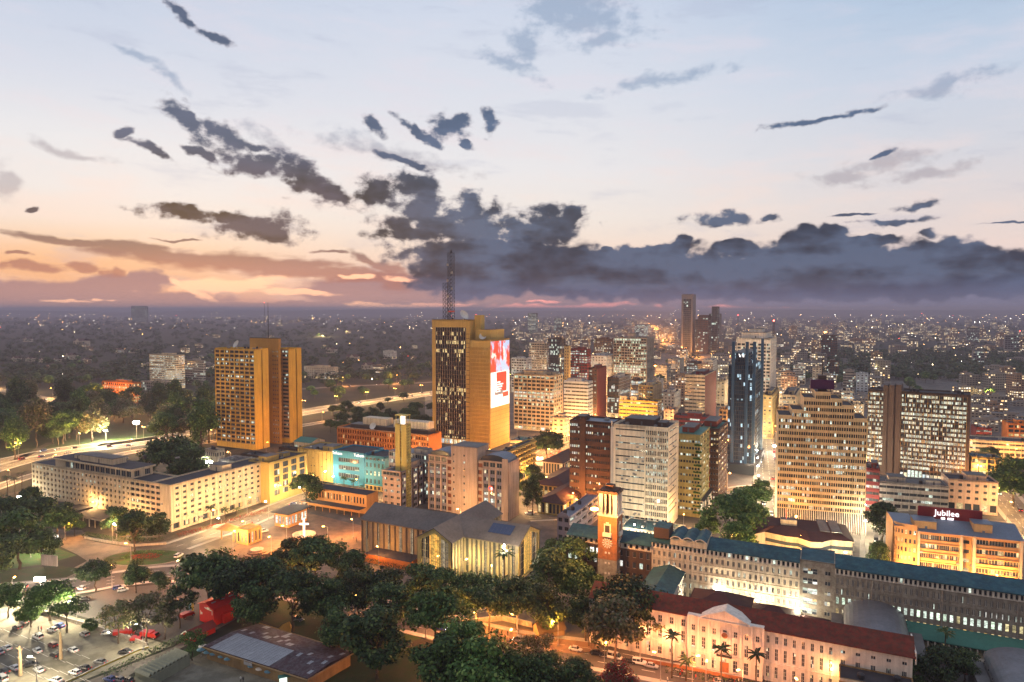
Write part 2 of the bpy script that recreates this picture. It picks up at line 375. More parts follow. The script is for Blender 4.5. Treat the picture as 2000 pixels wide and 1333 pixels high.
# ------------------------------------------------------------------ photo rows to metres
def height_at(X, Y, py):
    u = (666.5 - py) / FPX
    return CAMZ + Y * (u * cos(PITCH) - sin(PITCH)) / (cos(PITCH) + u * sin(PITCH))
def run_to(C, d, px, z=0.0):
    k = (px - 1000.0) / FPX
    zc = C[1] * cos(PITCH) + (CAMZ - z) * sin(PITCH)
    return (k * zc - C[0]) / (d[0] - k * d[1] * cos(PITCH))
GRID = 26.0
def dirs(yaw):
    a = radians(yaw); return (sin(a), cos(a)), (-cos(a), sin(a))
WINCACHE = {}
def window_mb(w, h, panes, fw, rows=1):
    """glass panes (slot 0) in a frame (slot 1); x along the wall, y into it"""
    key = (round(w, 1), round(h, 1), panes, fw, rows)
    if key in WINCACHE: return WINCACHE[key]
    b = MB(); pw = w / panes; ph = h / rows
    for i in range(panes):
        for j in range(rows):
            x0 = -w / 2 + i * pw + fw; x1 = -w / 2 + (i + 1) * pw - fw; z0 = -h / 2 + j * ph + fw; z1 = -h / 2 + (j + 1) * ph - fw
            b.quad((x0, 0.05, z0), (x1, 0.05, z0), (x1, 0.05, z1), (x0, 0.05, z1), 0)
    if fw > 0:
        for i in range(panes + 1):
            x = -w / 2 + i * pw; b.box(max(x - fw, -w / 2), min(x + fw, w / 2), 0.0, 0.07, -h / 2, h / 2, 1)
        for j in range(rows + 1):
            z = -h / 2 + j * ph; b.box(-w / 2, w / 2, 0.002, 0.068, max(z - fw, -h / 2), min(z + fw, h / 2), 1)
    WINCACHE[key] = b; return b
WINMESH = {}
class Bld:
    """one building: an Empty on its near corner; local x runs back along the street, y along the front"""
    def __init__(s, name, label, cat, xl, xc, xr, yb, yt, yaw=GRID, wall=None, roof=None, group=None, W=None, D=None, maxwin=100, base=0.0, C=None):
        A, B = dirs(yaw); C = C or G(xc, yb); s.C = C; s.A = A; s.B = B
        s.W = W if W is not None else run_to(C, B, xl)
        s.D = D if D is not None else run_to(C, A, xr)
        if D is None and (s.D < 2 or s.D > 75): s.D = 16.0
        s.H = height_at(C[0], C[1], yt) if yt > 200 else float(yt); s.ang = atan2(A[1], A[0])
        s.root = empty(name, (C[0], C[1], base), s.ang, label, cat, group)
        s.wall = MB(); s.mats = [wall or M_WHITE]; s.roof = MB(); s.rmats = [roof or M_ROOF, wall or M_WHITE]
        s.wins = []; s.maxwin = maxwin; s.parts = []
        s.dist = hypot(C[0], C[1])
    def mi(s, mat):
        if mat not in s.mats: s.mats.append(mat)
        return s.mats.index(mat)
    def z(s, py): return height_at(s.C[0], s.C[1], py)
    def face(s, side, a=0.0, b=1.0, off=0.0):
        """start point, direction and width of part of a face (a, b as fractions from its left end seen from outside)"""
        W, D = s.W, s.D
        p, t, w = {'F': ((0 - off, W), (0, -1), W), 'R': ((0, 0 - off), (1, 0), D), 'K': ((D + off, 0), (0, 1), W), 'L': ((D, W + off), (-1, 0), D)}[side]
        return (p[0] + t[0] * w * a, p[1] + t[1] * w * a), t, w * (b - a)
    def facade(s, fc, z0, z1, cols, rows, ww=0.6, wh=0.55, rec=0.3, m=(0.0, 0.0), panes=1, prow=1, gl=G_FEW, fr=M_FRAME, piers=0.0, pw=0.3, slabs=0.0, sh=0.3, vb=0.5, name='window', fw=0.06, mat=None, pmat=None, skip=None):
        p, t, w = fc; n = (t[1], -t[0]); mw = s.mi(mat) if mat else 0; pm = s.mi(pmat) if pmat else mw
        wb = s.wall
        def P(u, z, d=0.0): return (p[0] + t[0] * u - n[0] * d, p[1] + t[1] * u - n[1] * d, z)
        def Q(u0, u1, a, b): wb.quad(P(u0, a), P(u1, a), P(u1, b), P(u0, b), mw)
        if m[0] > 0: Q(0, m[0], z0, z1)
        if m[1] > 0: Q(w - m[1], w, z0, z1)
        cw = (w - m[0] - m[1]) / cols; ch = (z1 - z0) / rows
        a, b = cw * ww, ch * wh
        for j in range(rows):
            zb = z0 + j * ch; h0 = zb + (ch - b) * vb; h1 = h0 + b
            Q(m[0], w - m[1], zb, h0); Q(m[0], w - m[1], h1, zb + ch)
            for i in range(cols):
                c0 = m[0] + i * cw; u0 = c0 + (cw - a) / 2; u1 = u0 + a
                if skip and skip(i, j): Q(c0, c0 + cw, h0, h1); continue
                if u0 - c0 > 1e-3: Q(c0, u0, h0, h1); Q(u1, c0 + cw, h0, h1)
                wb.quad(P(u0, h0), P(u0, h0, rec), P(u0, h1, rec), P(u0, h1), mw); wb.quad(P(u1, h0, rec), P(u1, h0), P(u1, h1), P(u1, h1, rec), mw)
                wb.quad(P(u0, h0), P(u1, h0), P(u1, h0, rec), P(u0, h0, rec), mw); wb.quad(P(u0, h1, rec), P(u1, h1, rec), P(u1, h1), P(u0, h1), mw)
                q = P((u0 + u1) / 2, (h0 + h1) / 2, rec - 0.06)
                s.wins.append((q, a, b, atan2(t[1], t[0]), panes, prow, gl, fr, name, fw))
        if piers:
            for i in range(cols + 1):
                u = m[0] + i * cw; pmt = pm
                q0, q1, q2, q3 = P(u - pw / 2, 0, 0), P(u + pw / 2, 0, 0), P(u + pw / 2, 0, -piers), P(u - pw / 2, 0, -piers)
                wb.prism([q0[:2], q1[:2], q2[:2], q3[:2]], z0, z1, pmt)
        if slabs:
            for j in range(rows + 1):
                zz = z0 + j * ch
                q0, q1, q2, q3 = P(0, 0, 0), P(w, 0, 0), P(w, 0, -slabs), P(0, 0, -slabs)
                wb.prism([q0[:2], q1[:2], q2[:2], q3[:2]], zz - sh / 2, zz + sh / 2, pm)
    def loc(s, px, py, z=0.0):
        x, y = G(px, py, z); x -= s.C[0]; y -= s.C[1]
        return (x * s.A[0] + y * s.A[1], x * s.B[0] + y * s.B[1])
    def world(s, x, y):
        return (s.C[0] + s.A[0] * x + s.B[0] * y, s.C[1] + s.A[1] * x + s.B[1] * y)
    def sides(s, x0, x1, y0, y1):
        return {'F': ((x0, y1), (0, -1), y1 - y0), 'R': ((x0, y0), (1, 0), x1 - x0), 'K': ((x1, y0), (0, 1), y1 - y0), 'L': ((x1, y1), (-1, 0), x1 - x0)}
    def rest(s, x0, x1, y0, y1, z0, z1, which='KL', mat=None):
        q = s.sides(x0, x1, y0, y1)
        for c in which: s.blank(q[c], z0, z1, mat)
    def blank(s, fc, z0, z1, mat=None):
        p, t, w = fc; e = (p[0] + t[0] * w, p[1] + t[1] * w)
        s.wall.quad((p[0], p[1], z0), (e[0], e[1], z0), (e[0], e[1], z1), (p[0], p[1], z1), s.mi(mat) if mat else 0)
    def cap(s, z=None, par=0.9, x0=0, x1=None, y0=0, y1=None, mat=None, th=0.3):
        """flat roof with a parapet round it"""
        z = s.H if z is None else z; x1 = s.D if x1 is None else x1; y1 = s.W if y1 is None else y1
        s.roof.quad((x0, y0, z - par), (x1, y0, z - par), (x1, y1, z - par), (x0, y1, z - par), 0)
        if par > 0.05:
            for (a, b, c, d) in ((x0, x1, y0, y0 + th), (x0, x1, y1 - th, y1), (x0, x0 + th, y0 + th, y1 - th), (x1 - th, x1, y0 + th, y1 - th)):
                s.roof.box(a, b, c, d, z - par - 0.25, z, 1)
    def rooms(s, lst, z=None, mat=None, name='plant_room', rmat=None):
        """small roof houses: (x0, x1, y0, y1 as fractions, height)"""
        z = (s.H - 0.9) if z is None else z
        for (a, b, c, d, h) in lst:
            k = MB(); x0, x1, y0, y1 = a * s.D, b * s.D, c * s.W, d * s.W
            k.box(x0, x1, y0, y1, z, z + h, 0, 1); k.box(x0 - 0.2, x1 + 0.2, y0 - 0.2, y1 + 0.2, z + h, z + h + 0.25, 1)
            if (x1 - x0) > 2 and (y1 - y0) > 2:
                k.box(x0 - 0.06, x0, y0 + (y1 - y0) * 0.4, y0 + (y1 - y0) * 0.4 + 0.9, z, z + min(2.1, h * 0.8), 1)
            k.build(name, [mat or s.mats[0], rmat or M_ROOFG], s.root)
    def clutter(s, n, z=None, seed=1):
        """tanks and air units standing on the roof"""
        rnd = random.Random(seed); z = (s.H - 0.9) if z is None else z
        for i in range(n):
            x, y = rnd.uniform(0.15, 0.85) * s.D, rnd.uniform(0.1, 0.9) * s.W
            k = MB()
            if rnd.random() < 0.4:
                k.lathe([(0.9, z + 0.3), (0.95, z + 1.8), (0.6, z + 2.1), (0.2, z + 2.2)], x, y, 10); k.cbox(x, y, 0.9, 0.9, z, z + 0.3)
                k.build('water_tank', M_DARK, s.root)
            else:
                w, d, h = rnd.uniform(0.6, 1.4), rnd.uniform(0.5, 1.0), rnd.uniform(0.7, 1.5)
                k.cbox(x, y, w, d, z + 0.15, z + h); k.cbox(x, y, w * 0.8, d * 0.8, z, z + 0.15); k.lathe([(d * 0.6, z + h), (d * 0.6, z + h + 0.12)], x, y, 10)
                k.build('air_unit', M_STEEL, s.root)
    def acs(s, side, n, seed, a=.05, e=.95):
        """air units hung on a facade"""
        r = random.Random(seed); p, t, w = s.face(side); nn = (t[1], -t[0])
        for i in range(n):
            u = w * r.uniform(a, e); z = r.choice(range(1, max(2, int(s.H / 3.4)))) * 3.4 - r.uniform(.2, .9); k = MB(); x, y = p[0] + t[0] * u + nn[0] * .35, p[1] + t[1] * u + nn[1] * .35
            k.cbox(x, y, .55, .34, z, z + .75, atan2(t[1], t[0])); k.build('air_unit', M_STEEL, s.root)
    def part(s, name, mb, mats, smooth=False): return mb.build(name, mats, s.root, smooth=smooth)
    def done(s):
        ws = s.wins
        cx, cy = s.C; ca, sa = cos(s.ang), sin(s.ang)
        if s.maxwin > 0 and len(ws) > s.maxwin:
            def far(wd):
                q = wd[0]; X = cx + q[0] * ca - q[1] * sa; Y = cy + q[0] * sa + q[1] * ca
                return (X * X + Y * Y + (q[2] - CAMZ) ** 2) / max(0.01, (wd[1] * wd[2]))
            ws = sorted(ws, key=far)
        if s.maxwin < 0:      # far off: one band of windows per storey and face
            bands = {}
            for r in ws: bands.setdefault((round(r[3], 2), round(r[0][2], 1)), []).append(r)
            for rs in bands.values():
                k = MB(); g0, f0 = rs[0][6], rs[0][7]
                for (q, a, b, ang, panes, prow, gl, fr, name, fw) in rs: k.join(window_mb(a, b, panes, fw, prow), (cos(ang), sin(ang), q[0], q[1], q[2]))
                k.build('window_band', [g0, f0], s.root)
            ws = []
        ind = ws[:max(s.maxwin, 0)]; rest = ws[max(s.maxwin, 0):]
        for (q, a, b, ang, panes, prow, gl, fr, name, fw) in ind:
            key = (round(a, 1), round(b, 1), panes, prow, fw, gl.name, fr.name)
            if key not in WINMESH: WINMESH[key] = window_mb(a, b, panes, fw, prow).mesh(name, [gl, fr])
            put(name, WINMESH[key], s.root, q, ang)
        if rest:
            if s.maxwin:
                groups = {}
                for r in rest: groups.setdefault((r[6].name, r[7].name), []).append(r)
                k = MB(); mats = []
                for rs in groups.values():
                    ms = len(mats); mats += [rs[0][6], rs[0][7]]
                    for (q, a, b, ang, panes, prow, gl, fr, name, fw) in rs:
                        k.join(window_mb(a, b, panes, fw, prow), (cos(ang), sin(ang), q[0], q[1], q[2]), ms)
                o = k.build(rest[0][8], mats, s.root); o['kind'] = 'stuff'
            else:
                for (q, a, b, ang, panes, prow, gl, fr, name, fw) in rest:
                    i, j = s.mi(gl), s.mi(fr); w = window_mb(a, b, panes, fw, prow); k = len(s.wall.v)
                    s.wall.join(w, (cos(ang), sin(ang), q[0], q[1], q[2]))
                    s.wall.m[len(s.wall.m) - len(w.m):] = [(i, j)[x] for x in w.m]
        if s.wall.f: s.wall.build('wall', s.mats, s.root)
        if s.roof.f: s.roof.build('roof', s.rmats, s.root)
        return s.root
# ================================================================== ground, roads, lawns
def struct(name, mb, mats):
    o = mb.build(name, mats); o['kind'] = 'structure'; return o
M_ASPH = surf('asphalt', (0.075, 0.070, 0.066), 0.75, 0.45, 0.05, 0.0, fine=0.8, bump=0.2)
M_ROADL = surf('lit_worn_concrete_road', (0.15, 0.13, 0.105), 0.7, 0.55, 0.06, 0.0, c2=(.10, .088, .075), fine=0.7)  # worn road; the street light on it is put into a paler colour
M_PAVE = surf('city_paving', (0.075, 0.068, 0.064), 0.85, 0.5, 0.03, 0.0, c2=(0.12, 0.105, 0.095), fine=0.6)
M_KERB = surf('kerb_stone', (0.32, 0.30, 0.27), 0.8, 0.2)
M_MARK = surf('road_paint', (0.62, 0.60, 0.55), 0.6, 0.2)
M_LAWN = surf('short_grass', (0.020, 0.042, 0.012), 0.95, 0.6, 0.08, 0.0, c2=(0.034, 0.040, 0.015), fine=1.2, bump=0.4)
M_LAWNB = surf('bright_lit_grass', (0.028, 0.07, 0.016), 0.95, 0.6, 0.12, 0.0, c2=(.05, .06, .022), fine=1.2, bump=0.4)
M_DIRT = surf('trodden_earth', (0.085, 0.065, 0.048), 0.95, 0.5, 0.08, 0.0, c2=(0.05, 0.045, 0.03), fine=0.8)
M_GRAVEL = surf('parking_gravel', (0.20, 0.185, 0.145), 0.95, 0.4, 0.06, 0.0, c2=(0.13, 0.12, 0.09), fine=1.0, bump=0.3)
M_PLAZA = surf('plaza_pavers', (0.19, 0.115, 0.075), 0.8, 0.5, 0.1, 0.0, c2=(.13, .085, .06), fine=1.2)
M_FARG = surf('far_land', (0.018, 0.022, 0.014), 1.0, 0.5, 0.01, 0.0, c2=(0.032, 0.028, 0.022), fine=0.05)
g = MB(); g.quad((-45000, -3000, 0), (45000, -3000, 0), (45000, 30000, 0), (-45000, 30000, 0)); struct('ground', g, M_FARG)

def area(name, px, mat, z):
    k = MB(); k.poly([G(x, y) + (z,) for x, y in px][::-1]); 
    f = k.f[0]; v = k.v
    a = sum(v[f[i]][0] * v[f[(i + 1) % len(f)]][1] - v[f[(i + 1) % len(f)]][0] * v[f[i]][1] for i in range(len(f)))
    if a < 0: k.f[0] = f[::-1]
    return struct(name, k, mat)
def smooth_line(pts, n=6):
    out = []
    for i in range(len(pts) - 1):
        p0, p1, p2, p3 = pts[max(i - 1, 0)], pts[i], pts[i + 1], pts[min(i + 2, len(pts) - 1)]
        for k in range(n):
            t = k / n
            out.append(tuple(0.5 * (2 * b + (c - a) * t + (2 * a - 5 * b + 4 * c - d) * t * t + (3 * b - a - 3 * c + d) * t ** 3) for a, b, c, d in zip(p0, p1, p2, p3)))
    out.append(pts[-1]); return out
def normals(pts):
    out = []
    for i in range(len(pts)):
        a, b = pts[max(i - 1, 0)], pts[min(i + 1, len(pts) - 1)]
        d = (b[0] - a[0], b[1] - a[1]); L = hypot(*d) or 1; out.append((-d[1] / L, d[0] / L))
    return out
def strip(k, pts, o0, o1, z, m=0, z0=None):
    nn = normals(pts)
    for i in range(len(pts) - 1):
        (a, b), (c, d) = pts[i], pts[i + 1]; n, q = nn[i], nn[i + 1]
        p = [(a + n[0] * o0, b + n[1] * o0), (c + q[0] * o0, d + q[1] * o0), (c + q[0] * o1, d + q[1] * o1), (a + n[0] * o1, b + n[1] * o1)]
        k.quad(*[(x, y, z) for x, y in reversed(p)] if o1 < o0 else [(x, y, z) for x, y in p], m)
        if z0 is not None:
            for (u, v) in ((0, 1), (3, 2)):
                k.quad((p[u][0], p[u][1], z0), (p[v][0], p[v][1], z0), (p[v][0], p[v][1], z), (p[u][0], p[u][1], z), m)
ROADS = []
marks = MB()
def road(name, px, width, mat=None, z=0.03, kerb=True, lanes=2, median=0.0):
    pts = smooth_line([G(*p) for p in px]); ROADS.append((pts, width))
    k = MB(); strip(k, pts, -width / 2, width / 2, z); struct(name, k, mat or M_ASPH)
    if kerb:
        q = MB()
        strip(q, pts, width / 2, width / 2 + 2.2, z + 0.13, 0, z - 0.02); strip(q, pts, -width / 2 - 2.2, -width / 2, z + 0.13, 0, z - 0.02)
        if median: strip(q, pts, -median / 2, median / 2, z + 0.14, 0, z - 0.02)
        struct('pavement', q, M_KERB)
    # lane dashes
    tot = 0.0
    for i in range(len(pts) - 1):
        a, b = pts[i], pts[i + 1]; L = hypot(b[0] - a[0], b[1] - a[1]); d = ((b[0] - a[0]) / L, (b[1] - a[1]) / L); n = (-d[1], d[0])
        s = 0.0
        while s < L:
            if int((tot + s) / 4.0) % 2 == 0 and hypot(a[0], a[1]) < 900:
                for j in range(1, lanes):
                    o = -width / 2 + width * j / lanes
                    if median and abs(o) < median: continue
                    x, y = a[0] + d[0] * s + n[0] * o, a[1] + d[1] * s + n[1] * o; e = min(4.0, L - s)
                    marks.quad(*[(x + d[0] * e * u + n[0] * 0.09 * v, y + d[1] * e * u + n[1] * 0.09 * v, z + 0.006) for u, v in ((0, -1), (1, -1), (1, 1), (0, 1))])
            s += 4.0
        tot += L
    return pts
area('city_pavement', [(620, 985), (700, 900), (830, 850), (830, 775), (1010, 735), (1010, 700), (1300, 690), (1560, 700), (2100, 700), (2900, 900), (2900, 1700), (1000, 1700), (1000, 1255), (700, 1185), (560, 1140), (470, 1120), (520, 1040)], M_PAVE, 0.012)
area('park_lawn', [(-300, 790), (140, 775), (420, 790), (420, 852), (200, 880), (0, 905), (-400, 1000)], M_LAWN, 0.012)
area('park_lawn', [(185, 873), (215, 858), (300, 846), (310, 856), (250, 868)], M_LAWNB, 0.03)  # lamplit patch of lawn, the light put into a brighter grass colour
area('hotel_ground', [(-80, 985), (60, 955), (330, 900), (560, 860), (640, 930), (600, 962), (330, 1060), (235, 1068), (160, 1040), (90, 1040), (-80, 1060)], M_DIRT, 0.012)
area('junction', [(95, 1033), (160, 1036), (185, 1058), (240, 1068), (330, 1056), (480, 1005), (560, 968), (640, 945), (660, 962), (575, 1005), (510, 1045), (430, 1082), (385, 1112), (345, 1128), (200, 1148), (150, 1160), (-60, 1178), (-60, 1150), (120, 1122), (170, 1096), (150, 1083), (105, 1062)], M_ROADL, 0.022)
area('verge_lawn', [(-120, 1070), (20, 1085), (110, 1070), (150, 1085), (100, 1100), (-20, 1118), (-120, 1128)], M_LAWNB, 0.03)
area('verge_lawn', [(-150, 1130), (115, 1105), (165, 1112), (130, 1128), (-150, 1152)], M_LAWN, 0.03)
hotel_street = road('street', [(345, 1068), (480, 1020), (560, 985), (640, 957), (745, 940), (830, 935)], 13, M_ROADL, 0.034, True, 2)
city_way = road('street', [(-120, 1165), (0, 1158), (140, 1146), (240, 1130), (345, 1120), (480, 1134), (600, 1157), (735, 1194), (860, 1224), (1000, 1257), (1150, 1278), (1290, 1303), (1600, 1362), (1800, 1400)], 15, M_ASPH, 0.04, True, 4)
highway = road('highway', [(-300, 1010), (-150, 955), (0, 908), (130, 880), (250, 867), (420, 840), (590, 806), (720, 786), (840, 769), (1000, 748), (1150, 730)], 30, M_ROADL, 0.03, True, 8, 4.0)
service = road('service_road', [(-200, 1020), (0, 950), (80, 925), (210, 893), (320, 873), (420, 862), (600, 830), (700, 815)], 8, M_ASPH, 0.03, True, 2)
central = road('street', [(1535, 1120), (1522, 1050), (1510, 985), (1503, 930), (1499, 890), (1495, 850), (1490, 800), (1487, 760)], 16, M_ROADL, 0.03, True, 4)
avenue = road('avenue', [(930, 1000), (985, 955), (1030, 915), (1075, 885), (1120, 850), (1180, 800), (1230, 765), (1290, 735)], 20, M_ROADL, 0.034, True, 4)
cross = road('street', [(1030, 1010), (1130, 1003), (1240, 985), (1400, 965), (1500, 955), (1640, 985), (1760, 990)], 13, M_ASPH, 0.026, True, 4)
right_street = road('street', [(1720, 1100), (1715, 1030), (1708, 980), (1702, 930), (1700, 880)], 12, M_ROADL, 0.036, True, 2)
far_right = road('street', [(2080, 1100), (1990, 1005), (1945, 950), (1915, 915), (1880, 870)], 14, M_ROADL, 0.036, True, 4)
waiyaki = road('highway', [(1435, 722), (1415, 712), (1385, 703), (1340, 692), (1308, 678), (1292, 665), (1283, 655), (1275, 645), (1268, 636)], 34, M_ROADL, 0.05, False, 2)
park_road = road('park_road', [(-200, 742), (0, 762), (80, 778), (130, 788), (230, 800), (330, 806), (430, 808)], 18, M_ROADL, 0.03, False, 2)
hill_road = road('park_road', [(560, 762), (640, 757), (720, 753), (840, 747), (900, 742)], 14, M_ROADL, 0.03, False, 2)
path = road('footpath', [(20, 905), (50, 890), (75, 877), (100, 864)], 6, M_DIRT, 0.03, False, 1)
# roundabout island
ic = G(283, 1090); k = MB()
isl = [(ic[0] + 17 * cos(a), ic[1] + 9.5 * sin(a)) for a in [2 * pi * i / 28 for i in range(28)]]
k.prism(isl, 0.02, 0.2, 0, 1); struct('roundabout_island', k, [M_KERB, M_LAWNB])
# parking ground, drives and lawns at the lower edge
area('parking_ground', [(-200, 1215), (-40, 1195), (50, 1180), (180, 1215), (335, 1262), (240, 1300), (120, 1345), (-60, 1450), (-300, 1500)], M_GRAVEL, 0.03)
area('parking_ground', [(40, 1172), (140, 1172), (215, 1150), (340, 1140), (520, 1165), (470, 1190), (410, 1215), (335, 1258), (180, 1210)], M_ASPH, 0.03)
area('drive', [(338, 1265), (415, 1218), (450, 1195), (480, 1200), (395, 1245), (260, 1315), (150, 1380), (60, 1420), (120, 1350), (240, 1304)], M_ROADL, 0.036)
area('lawn', [(560, 1345), (650, 1268), (740, 1262), (900, 1272), (1010, 1300), (1180, 1345), (1200, 1500), (560, 1500)], M_LAWN, 0.03)
area('lawn', [(100, 1420), (260, 1322), (395, 1250), (420, 1262), (330, 1310), (240, 1360)], M_LAWN, 0.036)
area('yard_ground', [(240, 1360), (330, 1312), (380, 1270), (560, 1330), (620, 1345), (600, 1450), (240, 1450)], M_GRAVEL, 0.03)
area('lawn', [(455, 1190), (560, 1170), (700, 1205), (860, 1240), (760, 1262), (640, 1262)], M_LAWN, 0.024)
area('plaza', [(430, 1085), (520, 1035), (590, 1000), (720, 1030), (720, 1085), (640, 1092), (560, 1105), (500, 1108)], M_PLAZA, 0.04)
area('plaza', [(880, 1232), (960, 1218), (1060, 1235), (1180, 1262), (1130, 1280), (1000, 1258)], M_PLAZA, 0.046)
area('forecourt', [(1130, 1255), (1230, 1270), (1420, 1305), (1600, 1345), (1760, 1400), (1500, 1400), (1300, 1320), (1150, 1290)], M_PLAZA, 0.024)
area('courtyard', [(1215, 1165), (1300, 1150), (1640, 1210), (1640, 1240), (1400, 1215), (1220, 1190)], M_ROADL, 0.03)
struct('road_markings', marks, M_MARK)
# ================================================================== landmark buildings
M_CREAM = surf('cream_render', (0.50, 0.41, 0.29), 0.8, 0.3, 0.1, 0.6)
M_CREAM2 = surf('pale_concrete', (0.50, 0.43, 0.33), 0.8, 0.35, 0.1, 0.65)
M_OCHRE = surf('ochre_panels', (0.60, 0.37, 0.06), 0.7, 0.25, 0.05, 0.4)
M_TAN = surf('tan_panels', (0.43, 0.30, 0.095), 0.7, 0.18, 0.05, 0.25)
M_BROWN = surf('brown_brick', (0.085, 0.046, 0.034), 0.85, 0.25, 0.1, 0.25)
M_BROWN2 = surf('dark_brown_stone', (0.075, 0.05, 0.042), 0.7, 0.25, 0.1, 0.25)
M_RED = surf('red_brick', (0.20, 0.05, 0.035), 0.85, 0.25, 0.15, 0.2)
M_STONE = surf('grey_stone', (0.26, 0.235, 0.20), 0.85, 0.3, 0.3, 0.3, c2=(0.20, 0.17, 0.14), fine=1.5)
M_BRICKT = surf('orange_brick', (0.33, 0.13, 0.05), 0.85, 0.3, 0.4, 0.2, c2=(0.24, 0.10, 0.05), fine=3.0)
M_BLUEP = surf('turquoise_paint', (0.03, 0.19, 0.31), 0.6, 0.12, 0.1, 0.15)
M_PINK = surf('pink_render', (0.50, 0.36, 0.28), 0.8, 0.25, 0.1, 0.5)
M_MAUVE = surf('mauve_panels', (0.24, 0.22, 0.27), 0.7, 0.15, 0.1, 0.2)
M_TEAL = surf('teal_roof', (0.012, 0.052, 0.075), 0.65, 0.6, 0.25, 0.4, c2=(.022, .075, .09), fine=3.0)
M_GREENR = surf('green_roof', (0.05, 0.17, 0.14), 0.6, 0.25, 0.15, 0.2)
M_REDROOF = surf('red_tiles', (0.15, 0.026, 0.015), 0.85, 0.55, 0.35, 0.4, c2=(.10, .03, .018), fine=4.0, bump=.5)
M_DARKRED = surf('maroon_tiles', (0.055, 0.022, 0.022), 0.8, 0.35, 0.3, 0.2, fine=4.0)
M_GREYROOF = surf('grey_sheet_roof', (0.11, 0.098, 0.092), 0.75, 0.45, 0.12, 0.4)
M_BLUEROOF = surf('blue_grey_metal_roof', (0.12, 0.15, 0.20), 0.45, 0.2, 0.1, 0.2)
M_OLIVE = surf('olive_concrete', (0.30, 0.25, 0.10), 0.8, 0.25, 0.1, 0.35)
M_YELC = surf('yellowed_concrete', (0.46, 0.37, 0.115), 0.85, 0.2, 0.08, 0.4)
M_GREYC = surf('grey_concrete', (0.30, 0.28, 0.27), 0.85, 0.35, 0.08, 0.65)
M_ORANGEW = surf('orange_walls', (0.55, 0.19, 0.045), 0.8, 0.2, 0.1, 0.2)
M_STUCCO = surf('white_stucco', (0.60, 0.55, 0.49), 0.8, 0.25, 0.1, 0.5)

# ---- hotel: long cream slab with a wing round the corner
b = Bld('hotel_building', 'long cream six storey hotel slab with a penthouse above rows of small windows', 'hotel', 64, 335, 525, 1040, 948, 26, M_CREAM, M_ROOF)
F, R = b.face('F'), b.face('R'); H = b.H; z0 = H - 0.9 - 6 * 2.85; ft = 15.0
b.blank(b.face('F', 0.935, 1.0), 0, H); b.blank(b.face('F', 0, 0.935), H - 0.9, H); b.blank(b.face('F', 0, 0.935), z0 - 0.8, z0)
b.facade(b.face('F', 0, 0.735), z0, H - 0.9, 25, 6, 0.42, 0.5, 0.5, gl=G_DIM, fr=M_FRAMED)
b.facade(b.face('F', 0.735, 0.935), z0, H - 0.9, 6, 6, 0.80, 0.52, 0.5, panes=2, gl=G_DIM, fr=M_FRAMED)
b.facade(b.face('F', 0, 0.935), 0, z0 - 0.8, 14, 1, 0.7, 0.75, 0.6, panes=3, gl=G_WARM, fr=M_FRAMED)
b.blank(b.face('R'), H - 0.9, H); b.blank(b.face('R'), z0 - 0.6, z0)
b.facade(b.face('R'), z0, H - 0.9, 14, 6, 0.46, 0.46, 0.35, panes=2, gl=G_FEW, fr=M_FRAMED, m=(1.5, 1.0), slabs=0.12, sh=0.15)
b.facade(b.face('R'), 0, z0 - 0.6, 11, 1, 0.6, 0.6, 0.9, panes=2, gl=G_WARM, fr=M_FRAMED)
b.rest(0, ft, 0, b.W, 0, H, 'L'); b.blank(((ft, 14), (0, 1), b.W - 14), 0, H); b.rest(0, b.D, 0, 14, 0, H, 'K'); b.blank(((b.D, 14), (-1, 0), b.D - ft), 0, H)
b.cap(H, 0.7, 0, ft, 14, b.W); b.cap(H, 0.7, 0, b.D, 0, 14)
# penthouse
pz = H + 4.4; py0, py1 = b.W * 0.27, b.W * 0.83
q = b.sides(1.6, 13.5, py0, py1)
b.facade(q['F'], H - 0.7, pz - 0.9, 13, 1, 0.86, 0.72, 0.3, panes=2, gl=G_DIM, m=(9, 0.3), fr=M_FRAME); b.facade(q['R'], H - 0.7, pz - 0.9, 2, 1, 0.5, 0.7, 0.3, panes=3, gl=G_DIM, fr=M_FRAME)
b.rest(1.6, 13.5, py0, py1, H - 0.7, pz - 0.9)
k = MB(); k.box(0.6, 14.6, py0 - 1, py1 + 1, pz - 0.9, pz, 0, 1); b.part('penthouse_roof', k, [M_CREAM, M_ROOF])
b.rooms([(0.05, 0.17, 0.42, 0.66, 3.0), (0.08, 0.15, 0.68, 0.73, 1.8)], pz, M_CREAM); b.rooms([(0.52, 0.62, 0.02, 0.1, 3.2)], H - 0.7, M_CREAM)
b.clutter(9, H - 0.7, 3); b.acs('F', 14, 3); b.acs('R', 10, 4)
k = MB()  # entrance canopy
k.box(-13, -1, b.W * 0.30, b.W * 0.52, 4.2, 5.0, 0, 1); k.box(-9, -1, b.W * 0.56, b.W * 0.93, 3.8, 4.6, 1, 1)
for i in range(6): k.box(-12.6, -12.2, b.W * (0.305 + 0.041 * i), b.W * (0.305 + 0.041 * i) + 0.4, 0, 4.2, 0)
for i in range(7): k.box(-8.6, -8.2, b.W * (0.565 + 0.058 * i), b.W * (0.565 + 0.058 * i) + 0.4, 0, 3.8, 0)
b.part('entrance_canopy', k, [M_CREAM, M_ROOF]); k = MB(); k.box(-14, -2, b.W * 0.50, b.W * 0.60, 5.2, 6.0); b.part('awning', k, M_DARK)
b.done(); HOTEL = b

